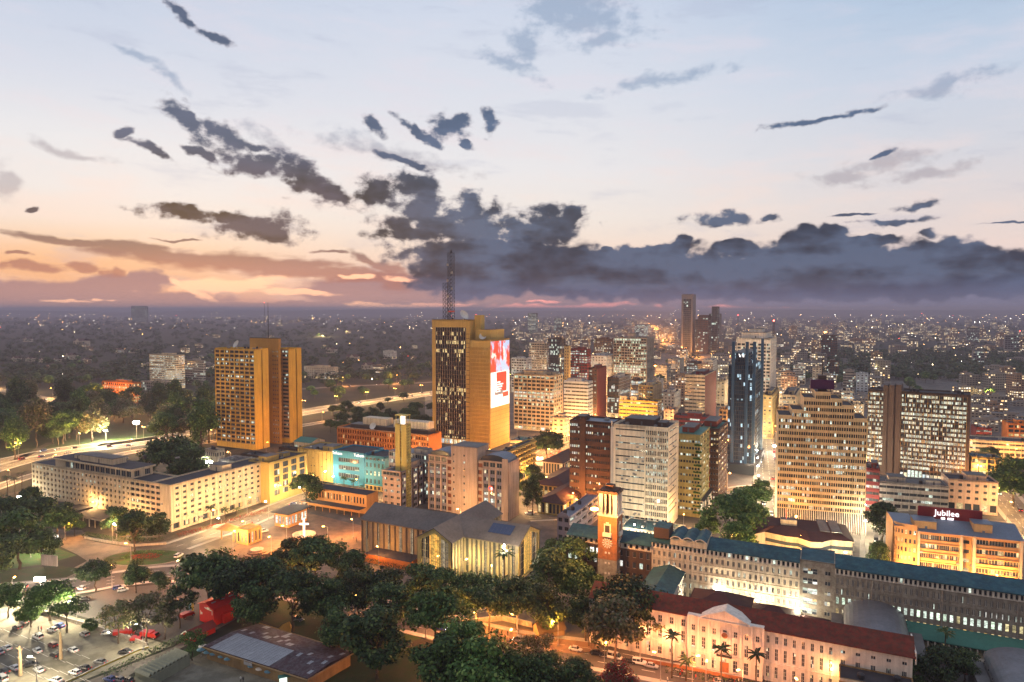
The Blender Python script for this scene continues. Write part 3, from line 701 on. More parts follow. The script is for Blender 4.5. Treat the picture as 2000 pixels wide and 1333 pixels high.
# ---- beige office beside the hotel and the dark low roofs round the ochre tower
b = Bld('office_building', 'tan five storey block with dark glazed panels joining the end of the cream hotel', 'office building', None, 527, 601, 985, 904, 26, M_TAN, M_ROOF, W=16)
b.facade(b.face('R'), 3.5, b.H - 1.2, 4, 5, 0.66, 0.8, 0.4, panes=3, gl=G_DIM, fr=M_FRAMED, m=(2.5, 1)); b.blank(b.face('R'), 0, 3.5); b.blank(b.face('R'), b.H - 1.2, b.H)
b.rest(0, b.D, 0, b.W, 0, b.H, 'FKL'); b.cap(); b.rooms([(0.1, 0.4, 0.3, 0.7, 3), (0.6, 0.75, 0.4, 0.6, 2)]); b.clutter(4, None, 5); b.done()
for i, (xl, xc, xr, yb, yt, lab, m, rm) in enumerate([
    (428, 488, 520, 955, 905, 'low grey annex with a sloping sheet roof behind the hotel wing', M_GREYC, M_GREYROOF),
    (470, 525, 548, 930, 893, 'low purple roofed hall at the foot of the ochre twin tower', M_BROWN2, M_ROOF),
    (400, 424, 440, 935, 880, 'blank beige stair tower behind the hotel roof', M_CREAM2, M_ROOFG),
    (545, 578, 590, 925, 877, 'small dark brick block right of the ochre twin tower base', M_BROWN, M_ROOF)]):
    b = Bld('annex_building', lab, 'building', xl, xc, xr, yb, yt, 26, m, rm)
    b.facade(b.face('F'), 0, b.H, 6, 3, 0.7, 0.4, 0.3, panes=2, gl=G_FEW); b.facade(b.face('R'), 0, b.H, 3, 3, 0.6, 0.4, 0.3, panes=2, gl=G_FEW); b.rest(0, b.D, 0, b.W, 0, b.H); b.cap(); b.clutter(3, None, i); b.done()
b = Bld('warehouse', 'white shed with a shallow green gable roof right of the ochre twin tower', 'building', 575, 607, 635, 905, 866, 26, M_CREAM2, M_GREENR)
b.facade(b.face('F'), 0, b.H, 4, 2, 0.6, 0.3, 0.2, gl=G_DIM); b.facade(b.face('R'), 0, b.H, 3, 2, 0.5, 0.3, 0.2, gl=G_DIM); b.rest(0, b.D, 0, b.W, 0, b.H)
k = b.roof; W, D, H = b.W, b.D, b.H
k.quad((-0.5, -0.5, H), (D / 2, -0.5, H + 2.4), (D / 2, W + .5, H + 2.4), (-0.5, W + .5, H)); k.quad((D / 2, -0.5, H + 2.4), (D + .5, -0.5, H), (D + .5, W + .5, H), (D / 2, W + .5, H + 2.4))
k.poly([(0, 0, H), (D, 0, H), (D / 2, 0, H + 2.3)], 1); k.poly([(0, W, H), (D / 2, W, H + 2.3), (D, W, H)], 1); b.done()

# ---- ochre twin tower
b = Bld('twin_office_tower', 'ochre twin slab office tower with gridded front and plain orange ends', 'office tower', 424, 500, 527, 880, 682, 26, M_OCHRE, M_ROOF)
M_CORE = surf('golden_brown_panels', (.36, .20, .05), .75, .2)
M_SPAN = surf('brown_spandrels', (0.30, 0.19, 0.10), 0.7, 0.2)  # plain brown spandrels between the ochre grid lines
GT = glass('glass_ochre_tower', 0.13, COOL, 1.0)
H = b.H; D1 = b.D
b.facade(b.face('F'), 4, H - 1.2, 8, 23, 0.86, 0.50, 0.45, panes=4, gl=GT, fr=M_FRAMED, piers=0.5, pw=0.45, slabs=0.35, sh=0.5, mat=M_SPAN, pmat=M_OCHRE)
b.blank(b.face('F'), 0, 4); b.blank(b.face('F'), H - 1.2, H)
for (a, e) in ((0.0, 0.5), (0.56, 1.0)): b.blank(b.face('R', a, e), 0, H)
b.blank(b.face('R', 0.5, 0.56, -0.6), 0, H, M_DARK)
b.rest(0, D1, 0, b.W, 0, H); b.cap()
x2, y2 = b.loc(547, 868); yl = b.loc(483, 868)[1]
q = b.sides(x2, x2 + 2.5, y2, y2 + 32); Hc = height_at(*b.world(x2, y2), 662)
b.facade(b.face('R', 0, 1) and q['F'], 0, H - 2, 3, 22, 0.5, 0.35, 0.3, panes=3, gl=GT, fr=M_FRAMED, mat=M_CORE, m=(24.5, 0.5)); b.blank(q['F'], H - 2, Hc, M_CORE); b.rest(x2, x2 + 2.5, y2, y2 + 32, 0, Hc, 'RKL', M_CORE)
k = MB(); k.box(x2, x2 + 2.5, y2, y2 + 32, Hc, Hc + 0.5); b.part('core_roof', k, M_ROOF)
x3, y3 = b.loc(566, 866); H3 = height_at(*b.world(x3, y3), 681); W3 = run_to(b.world(x3, y3), b.B, 540); D3 = run_to(b.world(x3, y3), b.A, 591)
q = b.sides(x3, x3 + D3, y3, y3 + W3)
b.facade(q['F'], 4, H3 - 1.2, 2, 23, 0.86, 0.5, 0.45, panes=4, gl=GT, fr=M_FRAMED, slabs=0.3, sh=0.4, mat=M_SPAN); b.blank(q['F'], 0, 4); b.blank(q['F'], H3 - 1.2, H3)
p, t, w = q['R']
for (a, e) in ((0, .55), (.62, 1)): b.blank(((p[0] + w * a, p[1]), t, w * (e - a)), 0, H3)
b.blank(((p[0] + w * .55, p[1] + 0.6), t, w * .07), 0, H3, M_DARK); b.rest(x3, x3 + D3, y3, y3 + W3, 0, H3)
b.cap(H3, 0.9, x3, x3 + D3, y3, y3 + W3)
k = MB(); k.bar((x2 + 5, y2 + 16, Hc), (x2 + 5, y2 + 16, Hc + 30), 0.28, 6, 0, 0.1)
for i in range(5): k.bar((x2 + 4, y2 + 16, Hc + 6 + 4 * i), (x2 + 6, y2 + 16, Hc + 6 + 4 * i), 0.08)
b.part('mast', k, M_DARK)
def dish(parent, x, y, z, r, toward=(-1, 0), name='satellite_dish'):
    k = MB(); n = 14; a0 = atan2(toward[1], toward[0])
    for ring in range(3):
        r0, r1 = r * ring / 3, r * (ring + 1) / 3; d0, d1 = 0.35 * r * (ring / 3) ** 2, 0.35 * r * ((ring + 1) / 3) ** 2
        for i in range(n):
            t0, t1 = 2 * pi * i / n, 2 * pi * (i + 1) / n
            def P(rr, d, t):
                u, v = rr * cos(t), rr * sin(t); f = d * 0.75 + v * -0.5; h = v * 0.85 + d * 0.5
                return (x + cos(a0) * f - sin(a0) * u, y + sin(a0) * f + cos(a0) * u, z + r + h)
            k.quad(P(r0, d0, t0), P(r1, d1, t0), P(r1, d1, t1), P(r0, d0, t1))
    k.bar((x, y, z), (x, y, z + r), r * 0.09, 6); k.cbox(x, y, r * 0.3, r * 0.3, z, z + 0.3)
    return k.build(name, surf('dish_white', (0.55, 0.54, 0.52), 0.5, 0.1), parent)
dish(b.root, D1 * 0.5, b.W * 0.62, H - 0.9, 3.4, (-1, 0.3)); b.clutter(8, None, 9); b.done()

# ---- telecom twin towers with lattice mast
b = Bld('telecom_tower', 'tall tan and dark glass twin tower carrying a lattice mast and an advertising banner', 'office tower', 845, 918, None, 872, 625, 26, M_TAN, M_ROOF, D=15)
H = b.H; GTel = glass('glass_telecom', 0.15, WARM, 1.0, (0.012, 0.013, 0.016)); M_FIN = surf('pale_fins', (0.30, 0.27, 0.22), 0.6, 0.1)
b.blank(b.face('F', 0, 0.1), 0, H); b.blank(b.face('F', 0.9, 1.0), 0, H); b.blank(b.face('F', .1, .9), H - 6.2, H)
b.facade(b.face('F', .1, .9), 5, H - 6.2, 13, 26, 0.94, 0.82, 0.35, panes=2, gl=GTel, fr=M_DARK, piers=0.35, pw=0.16, mat=M_BROWN2, pmat=M_FIN); b.facade(b.face('F', .1, .9), 0, 5, 7, 1, .8, .75, .5, panes=2, gl=G_MOST)
k = MB()
p, t, w = b.face('F', .9, 1)
for j in range(24): k.box(-0.12, 0, 0.2, 3.2, 6 + j * (H - 14) / 24, 6.4 + j * (H - 14) / 24)
b.part('ledge', k, M_BROWN2)
b.rest(0, b.D, 0, b.W, 0, H, 'RKL'); b.cap()
x2, y2 = b.loc(958, 878); H2 = height_at(*b.world(x2, y2), 664); W2 = run_to(b.world(x2, y2), b.B, 919); D2 = run_to(b.world(x2, y2), b.A, 995)
q = b.sides(x2, x2 + D2, y2, y2 + W2)
b.blank(q['F'], H2 - 6, H2); b.facade(q['F'], 0, H2 - 6, 17, 26, 0.55, 0.74, 0.5, gl=glass('glass_ribbed', 0.08, WARM, 0.8), fr=M_FRAMED, mat=M_TAN, piers=0.4, pw=0.4, m=(0.3, 0.8), fw=0.0)
b.blank(q['R'], 0, H2); b.rest(x2, x2 + D2, y2, y2 + W2, 0, H2); b.cap(H2, 0.9, x2, x2 + D2, y2, y2 + W2)
k = MB()
for j in range(1, 9): k.box(x2, x2 + D2, y2 - 0.06, y2, j * 3.6, j * 3.6 + 0.12)
b.part('panel_joint', k, M_BROWN2)
k = MB(); xa, ya = b.loc(940, 870); zt = H2 - 1; k.box(xa, xa + 6, ya, ya + 6, zt, height_at(*b.world(xa, ya), 616)); k.box(x2 + 6, x2 + D2 - 4, y2 + 3, y2 + W2 - 2, zt, height_at(*b.world(x2, y2), 645), 0, 1); b.part('plant_room', k, [M_TAN, M_ROOF])
dish(b.root, x2 + 6, y2 + W2 * .55, H2 - 1, 3.0, (-1, -.3)); dish(b.root, 4, 8.0, H - 0.9, 4.2, (-0.3, -1)); b.clutter(6, None, 4)
# banner: two fields of colour, no portrait
ban = MB(); zb1, zb0 = H2 - 1.5, H2 - 54
ban.box(x2 + 0.4, x2 + D2 - 0.6, y2 - 0.25, y2 - 0.05, zb0, zb1)
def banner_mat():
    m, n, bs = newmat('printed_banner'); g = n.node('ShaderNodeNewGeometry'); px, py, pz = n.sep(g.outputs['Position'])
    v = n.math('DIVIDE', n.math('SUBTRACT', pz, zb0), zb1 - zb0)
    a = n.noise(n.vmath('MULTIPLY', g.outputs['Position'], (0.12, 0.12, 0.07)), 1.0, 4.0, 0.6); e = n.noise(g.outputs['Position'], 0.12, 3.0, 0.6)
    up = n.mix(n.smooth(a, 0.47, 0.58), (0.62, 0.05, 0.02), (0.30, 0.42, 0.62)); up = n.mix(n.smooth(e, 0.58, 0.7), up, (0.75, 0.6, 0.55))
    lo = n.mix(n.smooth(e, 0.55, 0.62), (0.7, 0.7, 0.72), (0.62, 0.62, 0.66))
    col = n.mix(n.smooth(v, 0.53, 0.535), lo, up); n.set(bs.inputs['Base Color'], col); n.set(bs.inputs['Emission Color'], col); bs.inputs['Emission Strength'].default_value = 0.75; m.cycles.emission_sampling = 'NONE'; return m  # floodlit look of the banner put into emission of its print colours
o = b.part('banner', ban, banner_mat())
k = MB(); w = D2; zz = lambda f: zb0 + (zb1 - zb0) * f
def pan(m, a, c, d, e, y=0.30): k.box(x2 + w * a, x2 + w * c, y2 - y, y2 - 0.26, zz(d), zz(e), m)
pan(0, .30, .82, .22, .52); pan(1, .20, .62, .18, .24, .34)
for i in range(5): pan(2, .24, .24 + .05 * (5 + (i * 7) % 4), .36 - .035 * i, .38 - .035 * i, .36)
pan(0, .62, .92, .13, .2)
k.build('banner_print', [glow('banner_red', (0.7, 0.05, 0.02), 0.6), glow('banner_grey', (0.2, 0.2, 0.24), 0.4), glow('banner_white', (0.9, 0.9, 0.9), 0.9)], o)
# lattice mast
k = MB(); mx, my = 7.0, b.W * 0.60; ze = height_at(*b.world(mx, my), 487); zm = height_at(*b.world(mx, my), 553)
def lattice(k, x, y, z0, z1, h, n, r):
    cs = [(x - h, y - h), (x + h, y - h), (x + h, y + h), (x - h, y + h)]
    for c in cs: k.bar((c[0], c[1], z0), (c[0], c[1], z1), r)
    for i in range(n):
        a, e = z0 + (z1 - z0) * i / n, z0 + (z1 - z0) * (i + 1) / n
        for j in range(4):
            p, q = cs[j], cs[(j + 1) % 4]; k.bar(p + (a,), q + (e,), r * .6); k.bar(q + (a,), p + (e,), r * .6); k.bar(p + (e,), q + (e,), r * .6)
lattice(k, mx, my, H - 0.9, ze - 3, 2.0, 18, 0.16); lattice(k, mx, my + 4.4, H - 0.9, zm, 2.2, 9, 0.16); k.bar((mx, my, ze - 3), (mx, my, ze), 1.4, 4, 0, 0.1)
o = b.part('lattice_mast', k, surf('mast_paint', (0.018, 0.017, 0.02), 0.6, 0.2))
k = MB()
for i in range(7): k.cbox(mx - 2.2, my + (-1) ** i * 2.0, 0.5, 0.7, H + 5 + i * 6.5, H + 6.6 + i * 6.5)
k.build('antenna_panel', M_GREYC, o); k = MB(); k.cbox(mx, my, 2.1, 2.1, H + 6, H + 7.2); k.build('beacon', glow('mast_band', (.5, .05, .03), .25), o); b.done(); TELE = b

# ---- cathedral
N0 = G(708, 1079); A, B = dirs(26); E = (-B[0], -B[1])
root = empty('cathedral', (N0[0], N0[1], 0), atan2(A[1], A[0]), 'grey roofed concrete cathedral of cross plan with tall ribbed glass gables', 'church')
def cl(px, py, z=0.0):
    x, y = G(px, py, z); x -= N0[0]; y -= N0[1]; return (x * A[0] + y * A[1], x * E[0] + y * E[1])   # (back, along to the right)
GX, U1 = cl(816, 1119); U2 = cl(898, 1122)[1]; UE = run_to(N0, E, 1012) ; NW = 21.0; EV, RG = 15.2, 20.0
wal, rf, rib, gls, gfr = MB(), MB(), MB(), MB(), MB()
M_CONC = surf('cathedral_concrete', (0.27, 0.23, 0.145), 0.85, 0.3, 0.08, 0.45, c2=(0.19, 0.17, 0.14)); M_SLIT = glass('glass_cathedral_slits', 0.6, [(0, (1, .8, .5)), (.5, (1, .6, .25))], 0.35); M_GAB = glass('glass_cathedral_gable', 3.0, [(0, (1, .55, .10)), (.6, (1, .45, .07))], 1.0, rough=.3)
def L3(x, u, z): return (x, -u, z)
def wallrun(p, q, z0, z1, bay=5.6, inside=False):
    """wall with slender slit windows between flat ribs"""
    d = (q[0] - p[0], q[1] - p[1]); L = hypot(*d); d = (d[0] / L, d[1] / L); n = (d[1], -d[0]); nb = max(1, round(L / bay))
    def P(s, o, z): return L3(p[0] + d[0] * s - n[0] * o, p[1] + d[1] * s - n[1] * o, z)
    for i in range(nb):
        a, c = L * i / nb, L * (i + 1) / nb; m = (a + c) / 2
        for (s, e) in ((a, m - 0.55), (m + 0.55, c)): wal.quad(P(s, 0, z0), P(e, 0, z0), P(e, 0, z1), P(s, 0, z1))
        for (s, e) in ((m - 0.55, m - 0.16), (m + 0.16, m + 0.55)): gls.quad(P(s, 0.35, z0 + 1), P(e, 0.35, z0 + 1), P(e, 0.35, z1), P(s, 0.35, z1))
        wal.quad(P(m - .55, 0, z0), P(m - .55, .35, z0), P(m - .55, .35, z1), P(m - .55, 0, z1)); wal.quad(P(m + .55, .35, z0), P(m + .55, 0, z0), P(m + .55, 0, z1), P(m + .55, .35, z1))
        for s in (m, a): 
            w = 0.16 if s == m else 0.3
            rib.prism([P(s - w, .3, 0)[:2], P(s + w, .3, 0)[:2], P(s + w, -.25, 0)[:2], P(s - w, -.25, 0)[:2]], z0, z1 - 0.1)
wallrun((0, 0), (0, U1), 0, EV); wallrun((0, U2), (0, UE), 0, EV, 4.6); wallrun((NW, U1 + 2), (NW, 0), 0, EV); wallrun((NW, UE), (NW, U2), 0, EV)
wallrun((GX, U2), (0, U2), 0, EV, 4.5); wallrun((0, U1), (GX, U1), 0, EV, 4.5)
def gable(c, r, h, x, u, along, z0=0.0):
    """pentagon frame with ribbed glass; along = 'u' (faces the camera side) or 'x' (faces right)"""
    return
tm = (U1 + U2) / 2; th = (U2 - U1) / 2; fx = NW - GX
def pent(x, c, h, ev, rg, sgn, fr=1.7):
    pts = [(c - h, 0), (c + h, 0), (c + h, ev), (c, rg), (c - h, ev)]; inn = [(c - h + fr, 1.0), (c + h - fr, 1.0), (c + h - fr, ev - fr * .35), (c, rg - fr * 1.25), (c - h + fr, ev - fr * .35)]
    return pts, inn
def gable_face(T, c, h, ev, rg, mid=0.36):
    pts, inn = pent(0, c, h, ev, rg, 1)
    for i in range(5):
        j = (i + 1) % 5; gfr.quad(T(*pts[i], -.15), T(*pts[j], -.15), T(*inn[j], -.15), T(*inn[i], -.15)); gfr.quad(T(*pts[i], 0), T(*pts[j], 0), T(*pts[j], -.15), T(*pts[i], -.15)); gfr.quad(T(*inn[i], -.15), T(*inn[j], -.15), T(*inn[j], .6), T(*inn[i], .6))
    hw = h - 1.7; n = 14
    for i in range(n):
        s0, s1 = c - hw + 2 * hw * i / n + 0.05, c - hw + 2 * hw * (i + 1) / n - 0.05
        def top(s): return rg - 2.1 + (ev - .6 - rg + 2.1) * abs(s - c) / hw
        m_ = 1 if abs((s0 + s1) / 2 - c) < hw * 0.5 else 0
        (ggl if m_ else gls).quad(T(s0, 1, .55), T(s1, 1, .55), T(s1, top(s1), .55), T(s0, top(s0), .55))
        rib.poly([T(s1 - .02, 1, .3), T(s1 + .12, 1, .3), T(s1 + .12, top(s1), .3), T(s1 - .02, top(s1), .3)], 1)
    for z in (4, 7, 10, 13):
        for (s0, s1) in ((c - hw, c - hw * .5), (c + hw * .5, c + hw)): rib.poly([T(s0, z, .28), T(s1, z, .28), T(s1, z + .15, .28), T(s0, z + .15, .28)], 1)
ggl = MB()
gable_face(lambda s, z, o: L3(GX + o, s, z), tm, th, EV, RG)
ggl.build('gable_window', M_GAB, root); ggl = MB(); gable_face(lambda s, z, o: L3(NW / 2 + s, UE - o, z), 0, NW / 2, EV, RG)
wal.poly([L3(0, 0, 0), L3(0, 0, EV), L3(NW / 2, 0, RG), L3(NW, 0, EV), L3(NW, 0, 0)])
XB = NW + 14; wal.poly([L3(XB, U1, 0), L3(XB, U1, EV), L3(XB, tm, RG), L3(XB, U2, EV), L3(XB, U2, 0)][::-1]); wallrun((NW, U2), (XB, U2), 0, EV, 4.5); wallrun((XB, U1), (NW, U1), 0, EV, 4.5)
ov = 0.7
def slope(p, q, r, s): rf.quad(p, q, r, s); rf.quad(*[(x, y, z - .35) for x, y, z in (s, r, q, p)]); [rf.quad(a, b2, (b2[0], b2[1], b2[2] - .35), (a[0], a[1], a[2] - .35)) for a, b2 in ((p, q), (q, r), (r, s), (s, p))]
kz = (RG - EV) / (NW / 2) * ov
slope(L3(-ov, UE + ov, EV - kz + .35), L3(NW / 2, UE + ov, RG + .35), L3(NW / 2, -ov, RG + .35), L3(-ov, -ov, EV - kz + .35)); slope(L3(NW / 2, UE + ov, RG + .35), L3(NW + ov, UE + ov, EV - kz + .35), L3(NW + ov, -ov, EV - kz + .35), L3(NW / 2, -ov, RG + .35))
slope(L3(GX - ov, U1 - ov, EV - kz + .38), L3(GX - ov, tm, RG + .38), L3(XB + ov, tm, RG + .38), L3(XB + ov, U1 - ov, EV - kz + .38)); slope(L3(GX - ov, tm, RG + .38), L3(GX - ov, U2 + ov, EV - kz + .38), L3(XB + ov, U2 + ov, EV - kz + .38), L3(XB + ov, tm, RG + .38))
wal.build('wall', M_CONC, root); gfr.build('gable_frame', surf('yellow_lit_gable_concrete', (.42, .36, .15), .85, .2, .1, .4), root); rf.build('roof', M_GREYROOF, root); rib.build('rib', [surf('dark_ribs', (0.06, 0.055, 0.05), .8), surf('gable_mullion', (0.5, 0.42, 0.22), .6)], root); gls.build('slit_window', M_SLIT, root); ggl.build('gable_window', M_GAB, root)  # gable frame: the yellow light on it is put into its concrete colour
k = MB(); sp = (U2 + UE) / 2 - 3
for i in range(6):
    for j in range(3):
        def RP(a, u): return L3(a, u, EV + (RG - EV) * a / (NW / 2) + 0.62)
        a0, u0 = 3.6 + j * 1.75, sp + i * 1.75; q = [RP(a0, u0), RP(a0, u0 + 1.65), RP(a0 + 1.65, u0 + 1.65), RP(a0 + 1.65, u0)]; k.poly(q[::-1]); k.poly([(x, y, z - .12) for x, y, z in q])
k.build('solar_panel', surf('solar_cells', (0.015, 0.03, 0.09), 0.2, 0.2, spec=.6), root)
k = MB(); k.box(-9, -0.3, -U1 + 4, -8, 0, 3.6, 0, 1); k.build('side_aisle', [M_ORANGEW, M_ROOF], root)

# ---- campanile
b = Bld('bell_tower', 'slim yellow concrete campanile standing behind the cathedral', 'bell tower', 773, 795, None, 1000, 830, 26, M_YELC, M_ROOFG, D=4.2)
for (a, e) in ((0, .42), (.52, 1)): b.blank(b.face('F', a, e), 0, b.H)
b.facade(b.face('F', .42, .52, -.4), 0, b.H, 1, 26, .7, .75, .2, gl=G_DIM, fr=M_DARK); b.facade(b.face('R'), 0, b.H, 3, 30, .5, .7, .3, gl=G_DIM, fr=M_DARK); b.rest(0, b.D, 0, b.W, 0, b.H); b.cap(b.H, .2)
k = MB(); k.box(1.4, b.D - 1.4, b.W * .36, b.W * .64, b.H - .2, b.H + 4.4); b.part('lantern', k, glow('lantern_light', (1, .95, .85), 1.2)); k = MB()
for (x, y) in ((.4, .4), (.4, b.W - .4), (b.D - .4, .4), (b.D - .4, b.W - .4)): k.bar((x, y, b.H - .2), (x, y, b.H + 5), .18)
k.box(0, b.D, 0, b.W, b.H + 4.6, b.H + 5); b.part('lantern_frame', k, M_YELC); b.done()

# ---- pink and mauve office complex behind the cathedral
def vault(par, x0, x1, y0, y1, z, h, along, mats, name='vault_roof', n=10):
    k = MB()
    def P(f, e):
        a = pi * f; 
        if along == 'x': return (x0 if e == 0 else x1, y0 + (y1 - y0) * (0.5 - 0.5 * cos(a)), z + h * sin(a))
        return (x0 + (x1 - x0) * (0.5 - 0.5 * cos(a)), y0 if e == 0 else y1, z + h * sin(a))
    for i in range(n):
        q = (P(i / n, 0), P((i + 1) / n, 0), P((i + 1) / n, 1), P(i / n, 1)); k.quad(*(q[::-1] if along == 'x' else q))
    k.poly([P(i / n, 0) for i in range(n + 1)][::(-1 if along == 'x' else 1)], 1); k.poly([P(i / n, 1) for i in range(n + 1)][::(1 if along == 'x' else -1)], 1)
    return k.build(name, mats, par)
b = Bld('office_complex', 'pink and mauve office block with vaulted roofs and a blank stair tower behind the cathedral', 'office building', 838, 993, None, 1018, 905, 26, M_PINK, M_ROOFG, D=13)
H = b.H; Ht = b.z(881)
b.facade(b.face('F', 0, .24), 0, H - 4, 3, 7, .62, .55, .3, panes=2, gl=G_MIX, mat=M_MAUVE, piers=.25, pw=.9, pmat=M_PINK); b.facade(b.face('F', 0, .24), H - 4, H, 3, 1, .8, .6, .3, panes=2, gl=G_DIM, slabs=.6, sh=.4)
b.facade(b.face('F', .24, .30), 0, H - 1, 1, 8, .9, .6, .4, gl=glass('rust_panel_glass', 0, tint=(.13, .04, .02), rough=.7), fr=M_BROWN); b.blank(b.face('F', .24, .30), H - 1, H)
q = b.face('F', .30, .63, .6); b.facade((q[0], q[1], q[2]), 0, Ht - 3, 5, 9, .28, .3, .2, gl=G_FEW, skip=lambda i, j: i not in (0, 2) or j < 1); b.blank(q, Ht - 3, Ht)
b.blank((b.face('F', .63, .64, .6)[0], (1, 0), 13), H - 1, Ht); b.blank(((13, b.W * .7), (-1, 0), 13.6), H - 1, Ht)
k = MB(); k.box(-.6, 13.2, b.W * .37, b.W * .70, Ht - .4, Ht, 0, 1); b.part('tower_roof', k, [M_PINK, M_ROOFG])
b.facade(b.face('F', .63, .69), 0, H - 1, 1, 8, .9, .6, .4, gl=glass('rust_panel_glass', 0), fr=M_BROWN); b.blank(b.face('F', .63, .69), H - 1, H)
b.facade(b.face('F', .69, .93), 0, H - 4, 3, 7, .62, .55, .3, panes=2, gl=G_MIX, mat=M_MAUVE, piers=.25, pw=.9, pmat=M_PINK); b.facade(b.face('F', .69, .93), H - 4, H, 3, 1, .8, .6, .3, panes=2, gl=G_DIM, slabs=.6, sh=.4)
b.blank(b.face('F', .93, 1.0, .5), 0, H + 2); b.blank(b.face('R'), 0, H); b.facade(b.face('R', .05, .5, .02), 1, H - 4, 3, 7, .5, .55, .2, panes=2, gl=G_MIX, mat=M_PINK); b.rest(0, b.D, 0, b.W, 0, H); b.cap(H, .3)
vault(b.root, .5, 12.5, b.W * .02, b.W * .35, H - .3, 3.6, 'x', [M_BLUEROOF, G_DIM]); vault(b.root, .5, 12.5, b.W * .72, b.W * .99, H - .3, 3.2, 'x', [M_BLUEROOF, G_DIM]); b.rooms([(.7, .95, .2, .8, 3)], H)
# round logo disc with two plain marks on the right part
k = MB(); lx = b.W * .21
for i in range(16):
    a, c = 2 * pi * i / 16, 2 * pi * (i + 1) / 16; k.poly([(-.36, lx, 16), (-.36, lx - 1.5 * cos(a), 16 + 1.5 * sin(a)), (-.36, lx - 1.5 * cos(c), 16 + 1.5 * sin(c))], 0)
k.box(-.45, -.37, lx - 1.0, lx - .2, 15.2, 16.6, 1); k.box(-.45, -.37, lx + .2, lx + .9, 15.6, 16.8, 2); b.part('logo_disc', k, [glow('disc_red', (.9, .1, .05), .9), glow('mark_white', (1, 1, 1), 1), glow('mark_blue', (.05, .08, .3), .5)])
b.done()
b = Bld('office_block', 'lower pink office wing with balconies either side of the yellow campanile', 'office building', 748, 784, 838, 1004, 922, 26, M_PINK, M_BLUEROOF)
H = b.H; b.facade(b.face('F'), 0, H - 3, 3, 6, .5, .4, .3, panes=2, gl=G_FEW, slabs=.12, sh=.2); b.facade(b.face('F', 0, 1, .8), H - 3, H, 1, 1, .9, .6, .4, panes=5, gl=G_DIM, slabs=.5, sh=.4)
b.facade(b.face('R'), 0, H, 5, 7, .6, .55, .3, panes=2, gl=G_MIX, mat=M_MAUVE, piers=.3, pw=.7, pmat=M_BROWN); b.rest(0, b.D, 0, b.W, 0, H); b.cap(); b.rooms([(.3, .8, .2, .8, 3.2)]); b.clutter(3, None, 2); b.done()
b = Bld('office_block', 'grey roofed glass floored block behind the campanile and the pink office wing', 'office building', 760, 850, 872, 985, 890, 26, M_GREYC, M_BLUEROOF)
b.facade(b.face('F'), 0, b.H, 7, 7, .85, .55, .3, panes=3, gl=G_FEW); b.facade(b.face('R'), 0, b.H, 4, 7, .85, .55, .3, panes=3, gl=G_FEW); b.rest(0, b.D, 0, b.W, 0, b.H); b.cap(b.H, .4); b.rooms([(.2, .6, .2, .5, 3)]); b.done()

# ---- orange office slab, turquoise block, beige ribbed wall
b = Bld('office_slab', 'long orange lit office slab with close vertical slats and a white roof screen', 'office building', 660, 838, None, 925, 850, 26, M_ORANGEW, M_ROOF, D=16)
b.facade(b.face('F'), 2, b.H - 1, 36, 6, .55, .6, .5, gl=glass('glass_orange_slab', .12, WARM, .8, (.06, .02, .012)), fr=M_BROWN, piers=.5, pw=.22, slabs=.3, sh=.6, fw=0.0); b.blank(b.face('F'), 0, 2); b.blank(b.face('F'), b.H - 1, b.H, M_PINK); b.rest(0, b.D, 0, b.W, 0, b.H, 'RKL'); b.cap()
b.rooms([(.3, .9, .05, .9, 2.5)], None, M_BROWN2); k = MB()
for (y0, y1) in ((.50, .76), (.06, .42)):
    k.box(b.D * .35, b.D * .85, b.W * y0, b.W * y1, b.H + 2.2, b.H + 7)
    for i in range(12): yy = b.W * (y0 + (y1 - y0) * i / 11); k.box(b.D * .35 - .15, b.D * .35, yy - .12, yy + .12, b.H + 2.2, b.H + 7.3)
b.part('roof_screen', k, M_CREAM2); dish(b.root, 3, b.W * .62, b.H - .9, 2.6, (-1, 0)); b.done()
b = Bld('office_building', 'bright turquoise painted block with white roof lettering and dark window bands', 'office building', 651, 712, None, 952, 886, 26, M_BLUEP, M_ROOF, D=20)
H = b.H; f = b.face('F'); b.facade(b.face('F', .18, .84), 3.4, H - 3.2, 1, 3, 1.0, .52, .3, panes=9, gl=G_DIM); b.blank(b.face('F', 0, .18), 0, H); b.blank(b.face('F', .84, 1), 0, H); b.blank(b.face('F', .18, .84), 0, 3.4); b.blank(b.face('F', .18, .84), H - 3.2, H); b.rest(0, b.D, 0, b.W, 0, H, 'RKL'); b.cap()
def text_part(par, s, size, loc, rot, mat, name='lettering', depth=0.05, spacing=1.0):
    """lettering turned into a mesh"""
    cu = bpy.data.curves.new(name, 'FONT'); cu.body = s; cu.size = size; cu.extrude = depth; cu.align_x = 'CENTER'; cu.align_y = 'CENTER'; cu.space_character = spacing; cu.resolution_u = 2
    o = bpy.data.objects.new('tmp', cu); COL.objects.link(o); bpy.context.view_layer.update()
    me = bpy.data.meshes.new_from_object(o.evaluated_get(bpy.context.evaluated_depsgraph_get())); bpy.data.objects.remove(o); bpy.data.curves.remove(cu)
    me.materials.clear(); me.materials.append(mat); o = put(name, me, par, loc); o.rotation_euler = rot; return o
FROT = (pi / 2, 0, -pi / 2); G_SIGN = glow('sign_white', (1, 1, 1), 1.0)
text_part(b.root, 'Telkom', 2.6, (-.15, b.W * .86, H - 1.8), FROT, G_SIGN); text_part(b.root, 'Telkom', 2.6, (-.15, b.W * .16, H - 1.8), FROT, G_SIGN); b.done()
b = Bld('office_building', 'small turquoise wing with punched windows beside the lettered turquoise block', 'office building', 713, 752, None, 962, 893, 26, M_BLUEP, M_ROOF, D=18)
